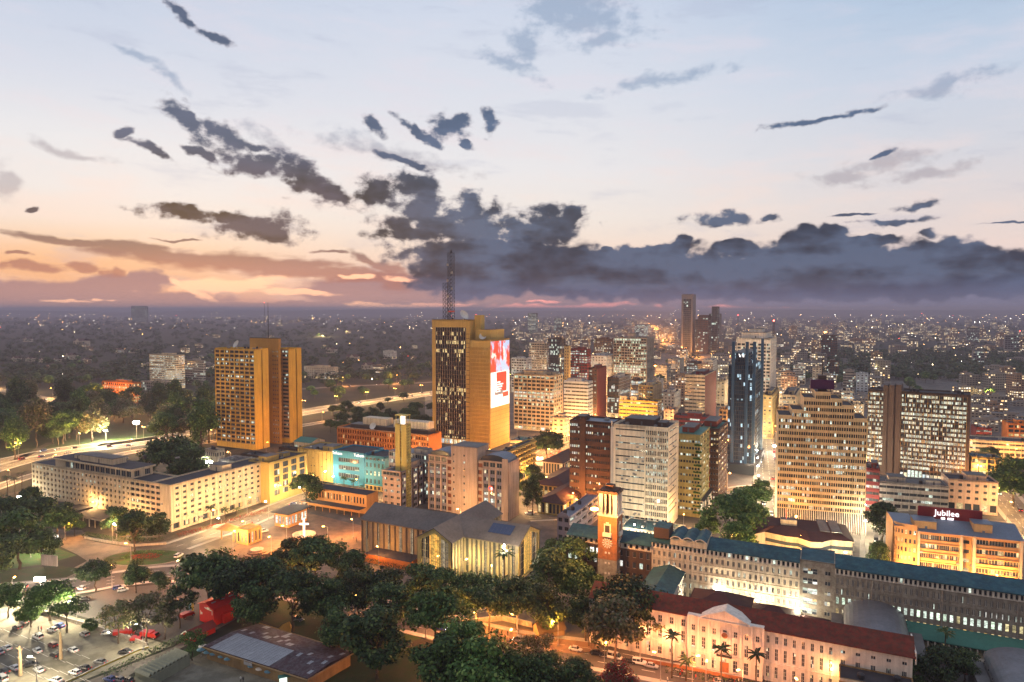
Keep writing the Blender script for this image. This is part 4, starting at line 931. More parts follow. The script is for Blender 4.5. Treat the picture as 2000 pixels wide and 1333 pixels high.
b.facade(b.face('F'), 3.2, b.H - 3.5, 5, 3, .42, .55, .3, gl=G_DIM); b.facade(b.face('F'), b.H - 3.5, b.H - .8, 5, 1, .8, .5, .5, panes=2, gl=G_DIM); b.blank(b.face('F'), b.H - .8, b.H); b.facade(b.face('F'), 0, 3.2, 5, 1, .7, .7, .4, gl=G_WARM, mat=M_TAN); b.rest(0, b.D, 0, b.W, 0, b.H, 'RKL'); b.cap(); b.clutter(3, None, 8); b.done()
b = Bld('warehouse', 'windowless beige ribbed wall block left of the turquoise building', 'building', 582, 650, None, 943, 882, 26, M_TAN, M_ROOFG, D=22)
b.facade(b.face('F'), 0, b.H, 9, 1, .12, .9, .25, gl=G_DIM, fr=M_BROWN); b.rest(0, b.D, 0, b.W, 0, b.H, 'RKL'); b.cap(); b.rooms([(.2, .6, .1, .4, 2.5)]); b.clutter(5, None, 11)
k = MB(); rnd = random.Random(2)
for i in range(9): yy, zz_ = rnd.uniform(.08, .92) * b.W, rnd.choice([.45, .7]) * b.H; k.box(-.3, -.02, yy, yy + .7, zz_, zz_ + .6)
b.part('wall_vent', k, M_DARK); b.done()
# ---- parish hall, canopies and cross on the plaza
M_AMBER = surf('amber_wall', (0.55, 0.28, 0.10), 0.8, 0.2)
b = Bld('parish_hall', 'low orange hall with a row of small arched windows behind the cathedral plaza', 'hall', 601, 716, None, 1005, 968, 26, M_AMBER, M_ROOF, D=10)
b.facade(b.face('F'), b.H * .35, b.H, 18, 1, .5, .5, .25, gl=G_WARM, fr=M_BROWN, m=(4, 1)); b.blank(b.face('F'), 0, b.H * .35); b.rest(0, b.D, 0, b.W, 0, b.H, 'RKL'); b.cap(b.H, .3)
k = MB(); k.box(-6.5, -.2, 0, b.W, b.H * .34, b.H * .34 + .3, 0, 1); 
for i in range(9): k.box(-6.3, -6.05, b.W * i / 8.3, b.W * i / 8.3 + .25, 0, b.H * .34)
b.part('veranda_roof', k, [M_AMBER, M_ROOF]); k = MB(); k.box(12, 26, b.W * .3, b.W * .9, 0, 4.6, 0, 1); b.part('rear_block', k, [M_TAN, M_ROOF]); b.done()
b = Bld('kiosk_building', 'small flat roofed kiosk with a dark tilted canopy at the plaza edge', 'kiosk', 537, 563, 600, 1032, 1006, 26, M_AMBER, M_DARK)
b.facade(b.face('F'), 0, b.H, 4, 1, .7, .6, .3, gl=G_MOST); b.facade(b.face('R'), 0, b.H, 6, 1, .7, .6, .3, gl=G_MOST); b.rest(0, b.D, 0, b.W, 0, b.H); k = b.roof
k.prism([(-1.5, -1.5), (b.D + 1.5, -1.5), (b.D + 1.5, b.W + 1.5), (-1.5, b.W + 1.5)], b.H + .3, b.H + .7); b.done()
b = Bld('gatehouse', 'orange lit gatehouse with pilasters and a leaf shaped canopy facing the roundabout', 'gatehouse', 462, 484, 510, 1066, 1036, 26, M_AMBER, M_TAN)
b.facade(b.face('F'), 0, b.H - .8, 3, 1, .6, .7, .3, gl=G_WARM); b.facade(b.face('R'), 0, b.H - .8, 4, 1, .6, .75, .3, gl=G_MOST, piers=.25, pw=.5); b.blank(b.face('F'), b.H - .8, b.H); b.blank(b.face('R'), b.H - .8, b.H); b.rest(0, b.D, 0, b.W, 0, b.H); b.cap(b.H, .4)
k = MB()
for i in range(12):
    a0, a1 = -pi / 2 + pi * i / 12 * 2, -pi / 2 + pi * (i + 1) / 12 * 2
    k.poly([(1, b.W + 7, b.H + 1.2), (1 + 4 * cos(a0), b.W + 7 + 9 * sin(a0), b.H - 1.2), (1 + 4 * cos(a1), b.W + 7 + 9 * sin(a1), b.H - 1.2)]); 
for yy in (3, 11): k.bar((1, b.W + yy, 0), (1, b.W + yy, b.H - .4), .3, 8)
b.part('canopy', k, M_AMBER); b.done()
x, y = G(594, 1055); root = empty('fountain', (x, y, 0), 0, 'round plaza basin with a tall white lit cross rising from it', 'fountain')
k = MB(); k.lathe([(4.2, .0), (4.4, 1.2), (5.4, 2.6), (5.5, 3.0), (5.0, 2.9), (4.2, 1.6), (.3, 1.4)], 0, 0, 24); k.build('basin', M_PINK, root); k = MB(); k.box(-.35, .35, -.35, .35, 1.4, 10.5); k.box(-2.2, 2.2, -.34, .34, 7.4, 8.1); k.build('cross', glow('cross_light', (1, .86, .7), 1.6), root)
x, y = G(502, 1085); root = empty('garden_steps', (x, y, 0), 0.5, 'curved lit steps and planter below the gatehouse', 'steps'); k = MB()
for i in range(4): k.lathe([(9 - i * 1.6, i * .5), (9 - i * 1.6, i * .5 + .5)], 0, 0, 26)
k.build('tread', M_PLAZA, root); k = MB(); k.lathe([(2.6, 2.0), (2.9, 2.9), (2.4, 2.9)], 0, 0, 20); k.build('planter', M_PINK, root)
# ---- low tiled pavilions between the cathedral and the brown slab
for (xl, xc, xr, yb, yt, lab, m, rm, e) in [
    (1050, 1100, 1160, 1010, 985, 'low dark tiled pavilion with a hipped roof right of the cathedral', M_TAN, M_DARKRED, 3.0), (1045, 1105, 1155, 975, 952, 'open sided restaurant roof in dark tiles under tall street trees', M_TAN, M_DARKRED, 3.4),
    (1060, 1098, 1135, 932, 905, 'columned brick pavilion with a pyramid roof lit from inside', M_PINK, M_BROWN, 4.0), (1330, 1372, 1410, 1010, 978, 'low bank hall with concrete canopy below the olive office block', M_CREAM2, M_ROOF, .4)]:
    b = Bld('pavilion', lab, 'pavilion', xl, xc, xr, yb, yt, 26, m, rm); H, W, D = b.H, b.W, b.D
    b.facade(b.face('F'), 0, H, 7, 1, .7, .75, .4, gl=G_WARM); b.facade(b.face('R'), 0, H, 7, 1, .7, .75, .4, gl=G_WARM); b.rest(0, D, 0, W, 0, H); k = b.roof; o = 1.2; m_ = min(W, D) / 2
    p = [(-o, -o, H), (D + o, -o, H), (D + o, W + o, H), (-o, W + o, H)]; r = [(m_, m_, H + e), (D - m_, m_, H + e), (D - m_, W - m_, H + e), (m_, W - m_, H + e)]
    for i in range(4): k.quad(p[i], p[(i + 1) % 4], r[(i + 1) % 4], r[i])
    k.quad(*r); k.quad(*p[::-1]); b.done()
b = Bld('shop_building', 'mauve low shop building with a scalloped parapet and flat roof by the orange lamp', 'shop', 1088, 1112, 1168, 1060, 1010, 26, M_MAUVE, M_BLUEROOF); H = b.H
b.facade(b.face('F'), 0, H, 2, 3, .7, .5, .5, gl=G_DIM); b.facade(b.face('R'), 0, H, 5, 3, .75, .4, .8, gl=G_DIM, slabs=.4, sh=.3); b.rest(0, b.D, 0, b.W, 0, H); b.cap(H, .6); vault(b.root, -.4, .0, 0.3, b.W - .3, H - .2, 1.8, 'x', [M_MAUVE, M_MAUVE], 'scalloped_parapet'); b.clutter(4, None, 3); b.done()
# ---- brick clock tower
b = Bld('clock_tower', 'orange lit brick clock tower with an open white columned lantern on top', 'clock tower', 1167, 1204, 1213, 1170, 1010, 26, M_BRICKT, M_BRICKT, D=7.2); H, W, D = b.H, b.W, b.D
zs = H * .46
for sd in 'FRKL':
    f = b.face(sd); b.blank(f, 0, zs, M_STONE); b.blank((f[0], f[1], f[2]), zs, H)
def onface(k, sd, u, z0, z1, hw, d0, d1, m=0):
    p, t, w = b.face(sd); n = (t[1], -t[0]); pts = [(p[0] + t[0] * (u * w + a) + n[0] * e, p[1] + t[1] * (u * w + a) + n[1] * e) for a, e in ((-hw, d0), (hw, d0), (hw, d1), (-hw, d1))]; k.prism(pts, z0, z1, m)
zc, za, zbal = b.z(1064), b.z(1034), b.z(1047)
for sd in 'FR':
    p, t, w = b.face(sd); n = (t[1], -t[0]); k = MB(); c = (p[0] + t[0] * w / 2, p[1] + t[1] * w / 2); an = atan2(t[1], t[0])
    for i in range(12):
        a = 2 * pi * i / 12; u, v = sin(a), cos(a)
        def Q(r, s): return (c[0] + t[0] * (u * r + v * s) + n[0] * .12, c[1] + t[1] * (u * r + v * s) + n[1] * .12, zc + v * r - u * s)
        k.quad(Q(1.05, -.17), Q(1.05, .17), Q(2.0, .26), Q(2.0, -.26))
    for (a, L, wd) in ((2.3, 1.5, .12), (4.6, 1.05, .16)):
        u, v = sin(a), cos(a); P = lambda r, s: (c[0] + t[0] * (u * r + v * s) + n[0] * .16, c[1] + t[1] * (u * r + v * s) + n[1] * .16, zc + v * r - u * s); k.quad(P(0, -wd), P(0, wd), P(L, wd * .5), P(L, -wd * .5))
    for i in range(12):
        a, e = 2 * pi * i / 12, 2 * pi * (i + 1) / 12; P = lambda r, g: (c[0] + t[0] * sin(g) * r + n[0] * .1, c[1] + t[1] * sin(g) * r + n[1] * .1, zc + cos(g) * r); k.quad(P(.5, a), P(.5, e), P(.9, e), P(.9, a))
    k.build('clock_dial', M_STUCCO, b.root)
    k = MB(); onface(k, sd, .5, za - 2.2, za + 1.0, 1.35, 0, .12, 0); onface(k, sd, .5, za - 2.0, za + .9, .95, .12, .16, 1); onface(k, sd, .36, za + 1.0, za + 1.5, .3, 0, .12); onface(k, sd, .64, za + 1.0, za + 1.5, .3, 0, .12); onface(k, sd, .5, za + 1.0, za + 2.1, .6, 0, .12); k.build('window', [M_STUCCO, M_DARK], b.root)
    k = MB(); onface(k, sd, .5, zbal - .8, zbal + .7, 1.7, 0, .7); k.build('balcony', M_STUCCO, b.root)
    for zz_ in (b.z(1085), b.z(1105), b.z(1125)): k = MB(); onface(k, sd, .42, zz_, zz_ + .7, .35, .0, .08, 0); onface(k, sd, .6, zz_, zz_ + .7, .35, .0, .08, 0); k.build('slit_window', M_STUCCO, b.root)
k = MB(); zt = b.z(968); lx = 1.0
for (x, y) in ((lx, lx), (lx, W - lx), (D - lx, lx), (D - lx, W - lx)): k.cbox(x, y, .8, .8, H, zt)
for f_ in (.38, .62):
    for (x, y) in ((lx - .4, W * f_), (D - lx + .4, W * f_), (D * f_, lx - .4), (D * f_, W - lx + .4)): k.cbox(x, y, .32, .32, H, zt)
k.box(-.3, D + .3, -.3, W + .3, H - .4, H + .3); b.part('lantern_column', k, M_STUCCO); k = MB(); k.box(-.2, D + .2, -.2, W + .2, zt, zt + 1.0); k.box(.6, D - .6, .6, W - .6, zt + 1, zt + 1.5); k.box(2.2, D - 2.2, 2.2, W - 2.2, zt + 1.5, zt + 3); b.part('lantern_cap', k, M_BROWN); k = MB(); k.box(2, D - 2, 2, W - 2, H, zt); b.part('bell_chamber', k, M_BROWN); b.done()

# ---- city hall annexe: long slab under a teal roof
AY = 25.0
def annex_top(b, y0, y1, H, D, z_lo, n):
    """loggia of square white piers below the roof edge and a low teal roof above"""
    f = ((0, y1), (0, -1), y1 - y0); b.facade(f, H - 2.6, H - .3, n, 1, .55, .72, .8, gl=G_DIM, fr=M_FRAME, mat=M_STUCCO, fw=0.0); b.blank(f, H - .3, H, M_STUCCO)
    k = b.roof; k.quad((-.9, y0, H + .05), (D * .55, y0, H + 2.2), (D * .55, y1, H + 2.2), (-.9, y1, H + .05)); k.quad((D * .55, y0, H + 2.2), (D + .9, y0, H), (D + .9, y1, H), (D * .55, y1, H + 2.2)); k.quad((-.9, y0, H - .25), (-.9, y1, H - .25), (-.9, y1, H + .05), (-.9, y0, H + .05)); k.quad((-.9, y0, H + .05), (-.9, y1, H + .05), (D, y1, H - .3), (D, y0, H - .3))
    k.poly([(0, y0, H), (D * .55, y0, H + 2.1), (D, y0, H)], 1); k.poly([(0, y1, H), (D, y1, H), (D * .55, y1, H + 2.1)], 1)
b = Bld('annex_building', 'pale floodlit office slab with white string courses and a teal roof behind the courtyard', 'office building', 1272, 1560, None, 1225, 1098, AY, M_CREAM2, M_TEAL, D=13); H, W, D = b.H, b.W, b.D
CA, AA, BA = b.C, b.A, b.B
b.facade(b.face('F'), 2.6, H - 2.6, 27, 5, .42, .5, .25, panes=2, gl=glass('glass_annex', .3, COOL, .8), fr=M_STUCCO, slabs=.14, sh=.16); b.blank(b.face('F'), 0, 2.6); annex_top(b, 0, W, H, D, 0, 34); b.rest(0, D, 0, W, 0, H)
k = MB(); y1 = W * .86; bw = W * .085       # three-wave concrete canopy
for j in range(3):
    for i in range(8):
        def P(f, e): return (e, y1 - bw * (j + f), H + 2.6 + 1.1 * sin(pi * f))
        k.quad(P(i / 8, -2), P(i / 8, 11), P((i + 1) / 8, 11), P((i + 1) / 8, -2), 0); k.quad(*[(x, y, z - .3) for x, y, z in (P(i / 8, -2), P((i + 1) / 8, -2), P((i + 1) / 8, 11), P(i / 8, 11))], 1); q = P(i / 8, -2), P((i + 1) / 8, -2); k.quad(q[1], q[0], (q[0][0], q[0][1], q[0][2] - .35), (q[1][0], q[1][1], q[1][2] - .35), 1)
b.part('wave_canopy', k, [M_TEAL, M_STUCCO]); k = MB(); k.box(-1.2, 10, y1 - bw * 3, y1, H, H + 2.4); b.part('top_gallery', k, M_CREAM2)
k = MB(); k.box(1, 9, W * .88, W * .99, H + 1, H + 5, 0, 1); b.part('roof_house', k, [M_BROWN2, M_TEAL]); b.done()
def annex_at(y): return (CA[0] + BA[0] * y, CA[1] + BA[1] * y)
b = Bld('annex_building', 'narrow stone stair pavilion with large landing windows between the pale and the dark slab', 'office building', None, None, None, None, H + 1.0, AY, M_STONE, M_TEAL, W=11, D=14, C=annex_at(-11)); Hp = b.H
b.facade(b.face('F', 0, .6), 1, Hp - 2, 1, 6, .7, .55, .2, panes=3, prow=2, gl=G_MOST, fr=M_FRAME); b.facade(b.face('F', .6, 1), 1, Hp - 2, 1, 6, .4, .4, .2, panes=2, gl=G_HALF); b.blank(b.face('F'), 0, 1); b.blank(b.face('F'), Hp - 2, Hp); b.rest(0, b.D, 0, b.W, 0, Hp, 'RKL'); b.cap(Hp, .2); b.done()
L2 = 62.0
b = Bld('annex_building', 'long dark stone slab with a teal roof and a bright row of greenish lit windows', 'office building', None, None, None, None, H, AY, M_STONE, M_TEAL, W=L2, D=13, C=annex_at(-11 - L2)); 
b.facade(b.face('F'), H - 6.8, H - 2.6, 40, 1, .42, .5, .25, panes=2, gl=G_DIM, fr=M_STUCCO, slabs=.14, sh=.16); b.facade(b.face('F'), H - 9.8, H - 6.8, 40, 1, .45, .6, .25, panes=2, gl=glass('glass_annex_row', .16, COOL, .8), fr=M_STUCCO); b.facade(b.face('F'), H - 13, H - 9.8, 34, 1, .55, .75, .25, gl=glass('glass_bright_row', 2, [(0, (.8, 1, .75)), (.5, (.95, .8, .4)), (.65, (.85, 1, .85))], 1.2), fr=M_FRAMED); b.facade(b.face('F'), 1, H - 13, 34, 2, .5, .5, .25, gl=G_WARM); b.blank(b.face('F'), 0, 1)
annex_top(b, 0, L2, H, 13, 0, 46); b.rest(0, 13, 0, L2, 0, H)
k = MB(); k.quad((-7, 3, H - 16.5), (-.2, 3, H - 14.2), (-.2, 44, H - 14.2), (-7, 44, H - 16.5)); k.quad((-7, 3, H - 16.8), (-7, 44, H - 16.8), (-.2, 44, H - 14.5), (-.2, 3, H - 14.5)); k.quad((-7, 3, H - 16.8), (-7, 3, H - 16.5), (-7, 44, H - 16.5), (-7, 44, H - 16.8)); b.part('gallery_roof', k, M_GREENR)
k = MB(); 
for i in range(22): k.box(-6.8, -6.4, 3.5 + 1.86 * i, 3.9 + 1.86 * i, H - 20, H - 16.8)
k.box(-6.9, -.3, 3, 44, H - 20.5, H - 20); b.part('gallery_pillar', k, M_STUCCO)
for f_ in (.18, .5, .82): k = MB(); k.bar((-.15, L2 * f_, 1), (-.15, L2 * f_, H - 2.6), .08); b.part('downpipe', k, M_GREYC)
b.done()
# north wing behind and court wing reaching towards the street
b = Bld('annex_wing', 'dark wing with a row of white lit windows right of the brick clock tower', 'office building', None, None, None, None, H - 2.0, AY, M_BROWN2, M_TEAL, W=34, D=13, C=annex_at(W + .1)); b.C
b.facade(b.face('F', .0, 1), 2, H - 4.4, 13, 4, .5, .55, .25, gl=G_FEW, fr=M_FRAME, skip=None); annex_top(b, 0, 34, H - 2, 13, 0, 15); b.rest(0, 13, 0, 34, 0, H - 2); b.blank(b.face('F'), 0, 2); k = MB()
for i in range(5): k.box(-.12, -.02, 34 - (2 + i * 2.6 + 1.5), 34 - (2 + i * 2.6), H - 8.2, H - 6.0)
b.part('lit_window', k, glow('white_room', (.95, 1, .9), 1.2)); b.done()
b = Bld('court_wing', 'low white wing with a teal gable roof jutting out from the pale slab', 'office building', None, None, None, None, 13.0, AY, M_STUCCO, M_TEAL, W=10.5, D=26, C=(annex_at(W - 12)[0] - AA[0] * 26.2, annex_at(W - 12)[1] - AA[1] * 26.2)); h = b.H
b.facade(b.face('R'), 1, h, 9, 4, .6, .5, .25, panes=2, gl=G_FEW, fr=M_FRAME, slabs=.2, sh=.2); b.blank(b.face('R'), 0, 1); b.rest(0, 26, 0, b.W, 0, h, 'FKL'); k = b.roof; W_ = b.W
k.quad((-.8, -.8, h), (26, -.8, h), (26, W_ / 2, h + 2), (-.8, W_ / 2, h + 2)); k.quad((-.8, W_ / 2, h + 2), (26, W_ / 2, h + 2), (26, W_ + .8, h), (-.8, W_ + .8, h)); k.poly([(0, 0, h), (0, W_ / 2, h + 2), (0, W_, h)], 1); k.quad((-.8, -.8, h - .3), (26, -.8, h - .3), (26, -.8, h), (-.8, -.8, h), 1); b.done()

# ---- city hall: stuccoed front with a pediment under a long red roof
CH = G(1780, 1390)
b = Bld('city_hall', 'long stuccoed civic hall with a red tiled roof and a pedimented centre lit orange', 'city hall', 1150, 1780, None, 1390, 1283, AY, M_STUCCO, M_REDROOF, D=12); H, W, D = b.H, b.W, b.D; CC = b.C
def yf(px): return run_to(b.C, b.B, px)
yp0, yp1 = yf(1490), yf(1345)
def fc(y0, y1, off=0.0): return ((-off, y1), (0, -1), y1 - y0)
z1, z2, z3 = H * .36, H * .70, H * .93
def wing_face(y0, y1, n):
    f = fc(y0, y1); b.facade(f, 0, z1, n, 1, .34, .6, .3, panes=2, prow=3, gl=G_WARM); b.facade(f, z1, z2, n, 1, .34, .68, .3, panes=2, prow=3, gl=G_MIX); b.facade(f, z2, z3, n, 1, .34, .62, .3, panes=2, prow=2, gl=G_DIM); b.blank(f, z3, H)
wing_face(yp1, W, 9); yb_ = yf(1630); wing_face(yb_, yp0, 8); 
f = fc(0, yb_); b.blank(f, 0, z1 * 1.25); b.facade(f, z1 * 1.25, z2 * 1.08, 5, 1, .3, .6, .2, panes=3, prow=2, gl=G_DIM); b.facade(f, z2 * 1.08, z3, 5, 1, .3, .35, .2, panes=2, gl=G_DIM); b.blank(f, z3, H)
cw = yp1 - yp0; f = fc(yp0, yp1, 1.6); Hc = H + 1.0
b.facade(f, 0, z1, 7, 1, .38, .66, .3, panes=2, prow=3, gl=G_WARM); b.facade(f, z1, z2, 7, 1, .34, .7, .3, panes=2, prow=3, gl=G_MIX); b.facade(f, z2, z3, 7, 1, .34, .5, .3, panes=2, prow=2, gl=G_DIM); b.blank(f, z3, Hc)
for yy in (yp0, yp1): b.wall.quad((-1.6, yy, 0), (0, yy, 0), (0, yy, Hc), (-1.6, yy, Hc))
k = MB(); k.box(-1.8, 0, yp0 - .2, yp1 + .2, Hc - .3, Hc, 0); k.box(-.4, 0, 0, W, H - .5, H - .1); k.box(-1.75, 0, yp0, yp1, z1 - .1, z1 + .25); k.box(-.2, 0, yp1, W, z1 - .1, z1 + .15); k.box(-.2, 0, yb_, yp0, z1 - .1, z1 + .15)
for i in range(8): yy = yp0 + cw * i / 7; k.box(-1.95, -1.6, yy - .3, yy + .3, z1, Hc - .3)
n_ = 26
for i in range(n_): yy = yp1 + 1 + (W - yp1 - 2) * i / n_; (k.box(-.22, 0, yy - .25, yy + .25, 0, H - .5) if i % 3 == 0 else None)
b.part('cornice', k, M_STUCCO)
k = MB(); ym, pw_ = (yp0 + yp1) / 2, cw * .33
k.poly([(-2.2, ym - pw_, Hc), (-2.2, ym, Hc + 3.0), (-2.2, ym + pw_, Hc)]); k.poly([(4, ym - pw_, Hc), (4, ym + pw_, Hc), (4, ym, Hc + 3.0)]); k.quad((-2.2, ym - pw_, Hc), (4, ym - pw_, Hc), (4, ym, Hc + 3), (-2.2, ym, Hc + 3)); k.quad((-2.2, ym, Hc + 3), (4, ym, Hc + 3), (4, ym + pw_, Hc), (-2.2, ym + pw_, Hc))
k.box(-2.5, -1.6, ym - pw_ - .3, ym + pw_ + .3, Hc - .35, Hc + .02)
for s_ in (-1, 1):
    for i in range(12): f0, f1 = i / 12, (i + 1) / 12; k.quad((-2.5, ym + s_ * pw_ * (1 - f0), Hc + 3 * f0), (-2.5, ym + s_ * pw_ * (1 - f1), Hc + 3 * f1), (-2.5, ym + s_ * pw_ * (1 - f1), Hc + 3 * f1 + .35), (-2.5, ym + s_ * pw_ * (1 - f0), Hc + 3 * f0 + .35))
b.part('pediment', k, M_STUCCO)
k = MB(); 
for i in range(20): a, c = 2 * pi * i / 20, 2 * pi * (i + 1) / 20; k.poly([(-2.0, ym, z2 + 1.2), (-2.0, ym - .9 * cos(a), z2 + 1.2 + .9 * sin(a)), (-2.0, ym - .9 * cos(c), z2 + 1.2 + .9 * sin(c))]); k.quad(*[(-2.05, ym - r * cos(t), z2 + 1.2 + r * sin(t)) for r, t in ((.9, a), (1.15, a), (1.15, c), (.9, c))], 1)
b.part('coat_of_arms_disc', k, [M_BRICKT, M_STUCCO])
k = MB(); k.box(-2.9, -1.6, ym - 2.2, ym + 2.2, z1 + .1, z1 + .3); [k.box(-2.9, -2.8, ym - 2.2 + i * .36, ym - 2.1 + i * .36, z1 + .3, z1 + 1.2) for i in range(13)]; k.box(-2.92, -2.78, ym - 2.2, ym + 2.2, z1 + 1.2, z1 + 1.3); b.part('balcony', k, M_DARK)
k = MB(); k.box(-1.75, -1.62, ym - 1.3, ym + 1.3, 0, 3.6); b.part('door', k, M_BRICKT)
b.rest(0, D, 0, W, 0, H); k = b.roof; o = .7
k.quad((-o, -o, H), (D / 2, -o, H + 3.2), (D / 2, W, H + 3.2), (-o, W, H)); k.quad((D / 2, -o, H + 3.2), (D + o, -o, H), (D + o, W, H), (D / 2, W, H + 3.2)); k.poly([(0, 0, H), (D / 2, 0, H + 3.1), (D, 0, H)], 1); k.quad((-o, -o, H - .25), (-o, W, H - .25), (-o, W, H), (-o, -o, H)); k.box(-.2, D + .2, -.9, -.55, H - 2, H + 1.2, 1); b.done()
# flat brick annexe in front of the plain end, barrel halls, court roofs
b = Bld('brick_annex', 'flat roofed yellow brick annexe in front of the plain end of the civic hall', 'building', None, None, None, None, 9.5, AY, surf('yellow_brick', (.33, .20, .085), .85, .3, .2, .2, c2=(.22, .12, .05), fine=3), M_ROOF, W=yb_ - 1, D=8, C=(CC[0] - AA[0] * 8.2, CC[1] - AA[1] * 8.2)); b.blank(b.face('F', 0, .7), 0, b.H); b.facade(b.face('F', .7, 1), 0, b.H, 3, 1, .8, .7, .6, gl=G_DIM); b.rest(0, 8, 0, b.W, 0, b.H, 'RKL'); b.cap(b.H, .35); k = MB(); k.box(-.25, 0, 0, b.W, b.H - .8, b.H - .1); b.part('fascia', k, M_CREAM); b.clutter(3, None, 31); b.done()
def hall(label, y0, y1, x0, x1, h, rise, lit):
    root = empty('barrel_hall', (CC[0], CC[1], 0), atan2(AA[1], AA[0]), label, 'hall'); k = MB(); k.box(x0, x1, y0, y1, 0, h); k.build('wall', M_GREYC, root); vault(root, x0 - .4, x1 + .4, y0 - .4, y1 + .4, h, rise, 'x', [surf('barrel_roof', (.17, .17, .185), .4, .3, .2, .3, metal=.3), M_GREYC], 'roof', 16)
    k = MB(); k.box(x0, x1, y0 - 4.5, y0 - .5, 0, h - 1.5); k.box(x0, x1, y1 + .5, y1 + 4, 0, h - 1.5); k.build('side_aisle', M_ROOFG, root); k = MB()
    for i in range(8): xx = x0 + (x1 - x0) * (i + .5) / 8; k.box(xx - .15, xx + .15, y0 - .6, y1 + .6, h - .2, h + .1)
    k.build('roof_rib', M_DARK, root); return root
def yc(px, py):  # along-front coordinate of a ground pixel
    x, y = G(px, py); return (x - CC[0]) * BA[0] + (y - CC[1]) * BA[1]
def xcq(px, py):
    x, y = G(px, py); return (x - CC[0]) * AA[0] + (y - CC[1]) * AA[1]
hx0 = D + 4; hx1 = hx0 + 27
hall('grey barrel vaulted hall between the red roofed hall and the dark slab', -1.5, 16, hx0, hx1, 8.6, 5.0, True)
hall('second grey barrel roof at the lower right corner beside a garden court', -38, -21, -16, 26, 7.5, 4.4, False)
def hip(label, px, py, wx, wy, h, e, cat='building', mat=M_DARKRED, wm=M_CREAM2, name='court_building', ang=AY):
    x, y = G(px, py); root = empty(name, (x, y, 0), radians(90 - ang), label, cat); k = MB(); k.box(-wx, wx, -wy, wy, 0, h); k.build('wall', wm, root); k = MB(); o = .8; m_ = min(wx, wy)
    p = [(-wx - o, -wy - o, h), (wx + o, -wy - o, h), (wx + o, wy + o, h), (-wx - o, wy + o, h)]; r = [(-wx + m_, -wy + m_, h + e), (wx - m_, -wy + m_, h + e), (wx - m_, wy - m_, h + e), (-wx + m_, wy - m_, h + e)] if wx != wy else None
    if r is None: r = [(0, -.3, h + e), (.0, -.3, h + e), (0, .3, h + e), (0, .3, h + e)]
    for i in range(4): k.quad(p[i], p[(i + 1) % 4], r[(i + 1) % 4], r[i])
    k.quad(*p[::-1]); k.build('roof', mat, root); return root
hip('dark maroon hipped roof of the council chamber in the floodlit courtyard', 1405, 1232, 9, 9.5, 9.5, 4.5)
hip('smaller maroon hipped roof right of the council chamber', 1510, 1240, 6, 7.5, 7.0, 3.2)
hip('low dark hipped shed wedged beside the barrel hall', 1590, 1243, 3.5, 6, 4.5, 2.2)
# garden court walls at the right
x, y = G(1850, 1290); root = empty('garden_wall', (x, y, 0), radians(90 - AY), 'white walled garden court with a turquoise lined pool terrace', 'wall'); k = MB()
k.box(-9, 10, 9, 9.4, 0, 3); k.box(-9, 10, -11, -10.6, 0, 3); k.box(10, 10.4, -11, 9.4, 0, 4); k.build('wall', M_STUCCO, root); k = MB(); k.box(-1, 5, -9, 8, 0.05, .5); k.build('terrace', surf('pool_tiles', (.02, .16, .15), .3, .2), root); k = MB(); k.box(-8, -4, -10, -3, .1, .4); k.build('deck', M_REDROOF, root)

# ---- white office tower
b = Bld('office_tower', 'white office tower with plain banded left half and gridded window bays on the right', 'office tower', 1197, 1303, 1324, 1038, 836, 26, surf('cream_white_concrete', (.76, .65, .50), .8, .25, .1, .6), M_ROOF); H = b.H
GW = glass('glass_white_tower', .13, COOL, .9, floor=3.7); z0 = 6; n = 13
b.facade(b.face('F', .02, .60), z0, H - 1.5, 1, n, .96, .2, .3, panes=16, gl=GW, fr=M_FRAMED, vb=.75, m=(.3, .3)); b.blank(b.face('F', 0, .02), 0, H); b.blank(b.face('F', .02, .6), H - 1.5, H)
b.facade(b.face('F', .60, .80, .2), z0, H - 1.5, 6, n, .62, .66, .45, panes=1, prow=2, gl=GW, fr=M_FRAME, piers=.25, pw=.12); b.facade(b.face('F', .81, 1.0, .2), z0, H - 1.5, 6, n, .62, .66, .45, prow=2, gl=GW, fr=M_FRAME, piers=.25, pw=.12); b.blank(b.face('F', .8, .81, .45), 0, H); b.blank(b.face('F', .6, 1, .2), H - 1.5, H)
b.facade(b.face('F', .02, .6), 0, z0, 6, 1, .8, .7, .6, gl=G_HALF); b.facade(b.face('F', .6, 1, .2), 0, z0, 8, 1, .85, .8, .6, gl=G_MOST)
b.facade(b.face('R'), z0, H - 1.5, 1, n, .8, .2, .3, panes=8, gl=GW, fr=M_FRAMED, vb=.75, m=(.5, 2)); b.blank(b.face('R'), 0, z0); b.blank(b.face('R'), H - 1.5, H); b.rest(0, b.D, 0, b.W, 0, H); b.cap(H, 1.2); b.rooms([(.25, .75, .3, .85, 3.2), (.3, .6, .1, .25, 2)], None, M_BROWN2); b.clutter(5, None, 13); b.acs('F', 16, 8, .05, .58); b.acs('R', 8, 9); k = MB(); k.box(.5, 2.5, b.W, b.W + 1.6, 0, H - 2); b.part('stair_shaft', k, M_STUCCO); b.done()
b = Bld('podium_building', 'teal roofed podium at the foot of the white office tower', 'building', 1212, 1325, 1385, 1068, 1045, 26, M_CREAM2, M_TEAL); b.facade(b.face('F'), 0, b.H, 16, 2, .6, .5, .3, gl=G_HALF); b.facade(b.face('R'), 0, b.H, 6, 2, .6, .5, .3, gl=G_HALF); b.rest(0, b.D, 0, b.W, 0, b.H); b.cap(b.H, .2); b.clutter(4, None, 21); b.done()
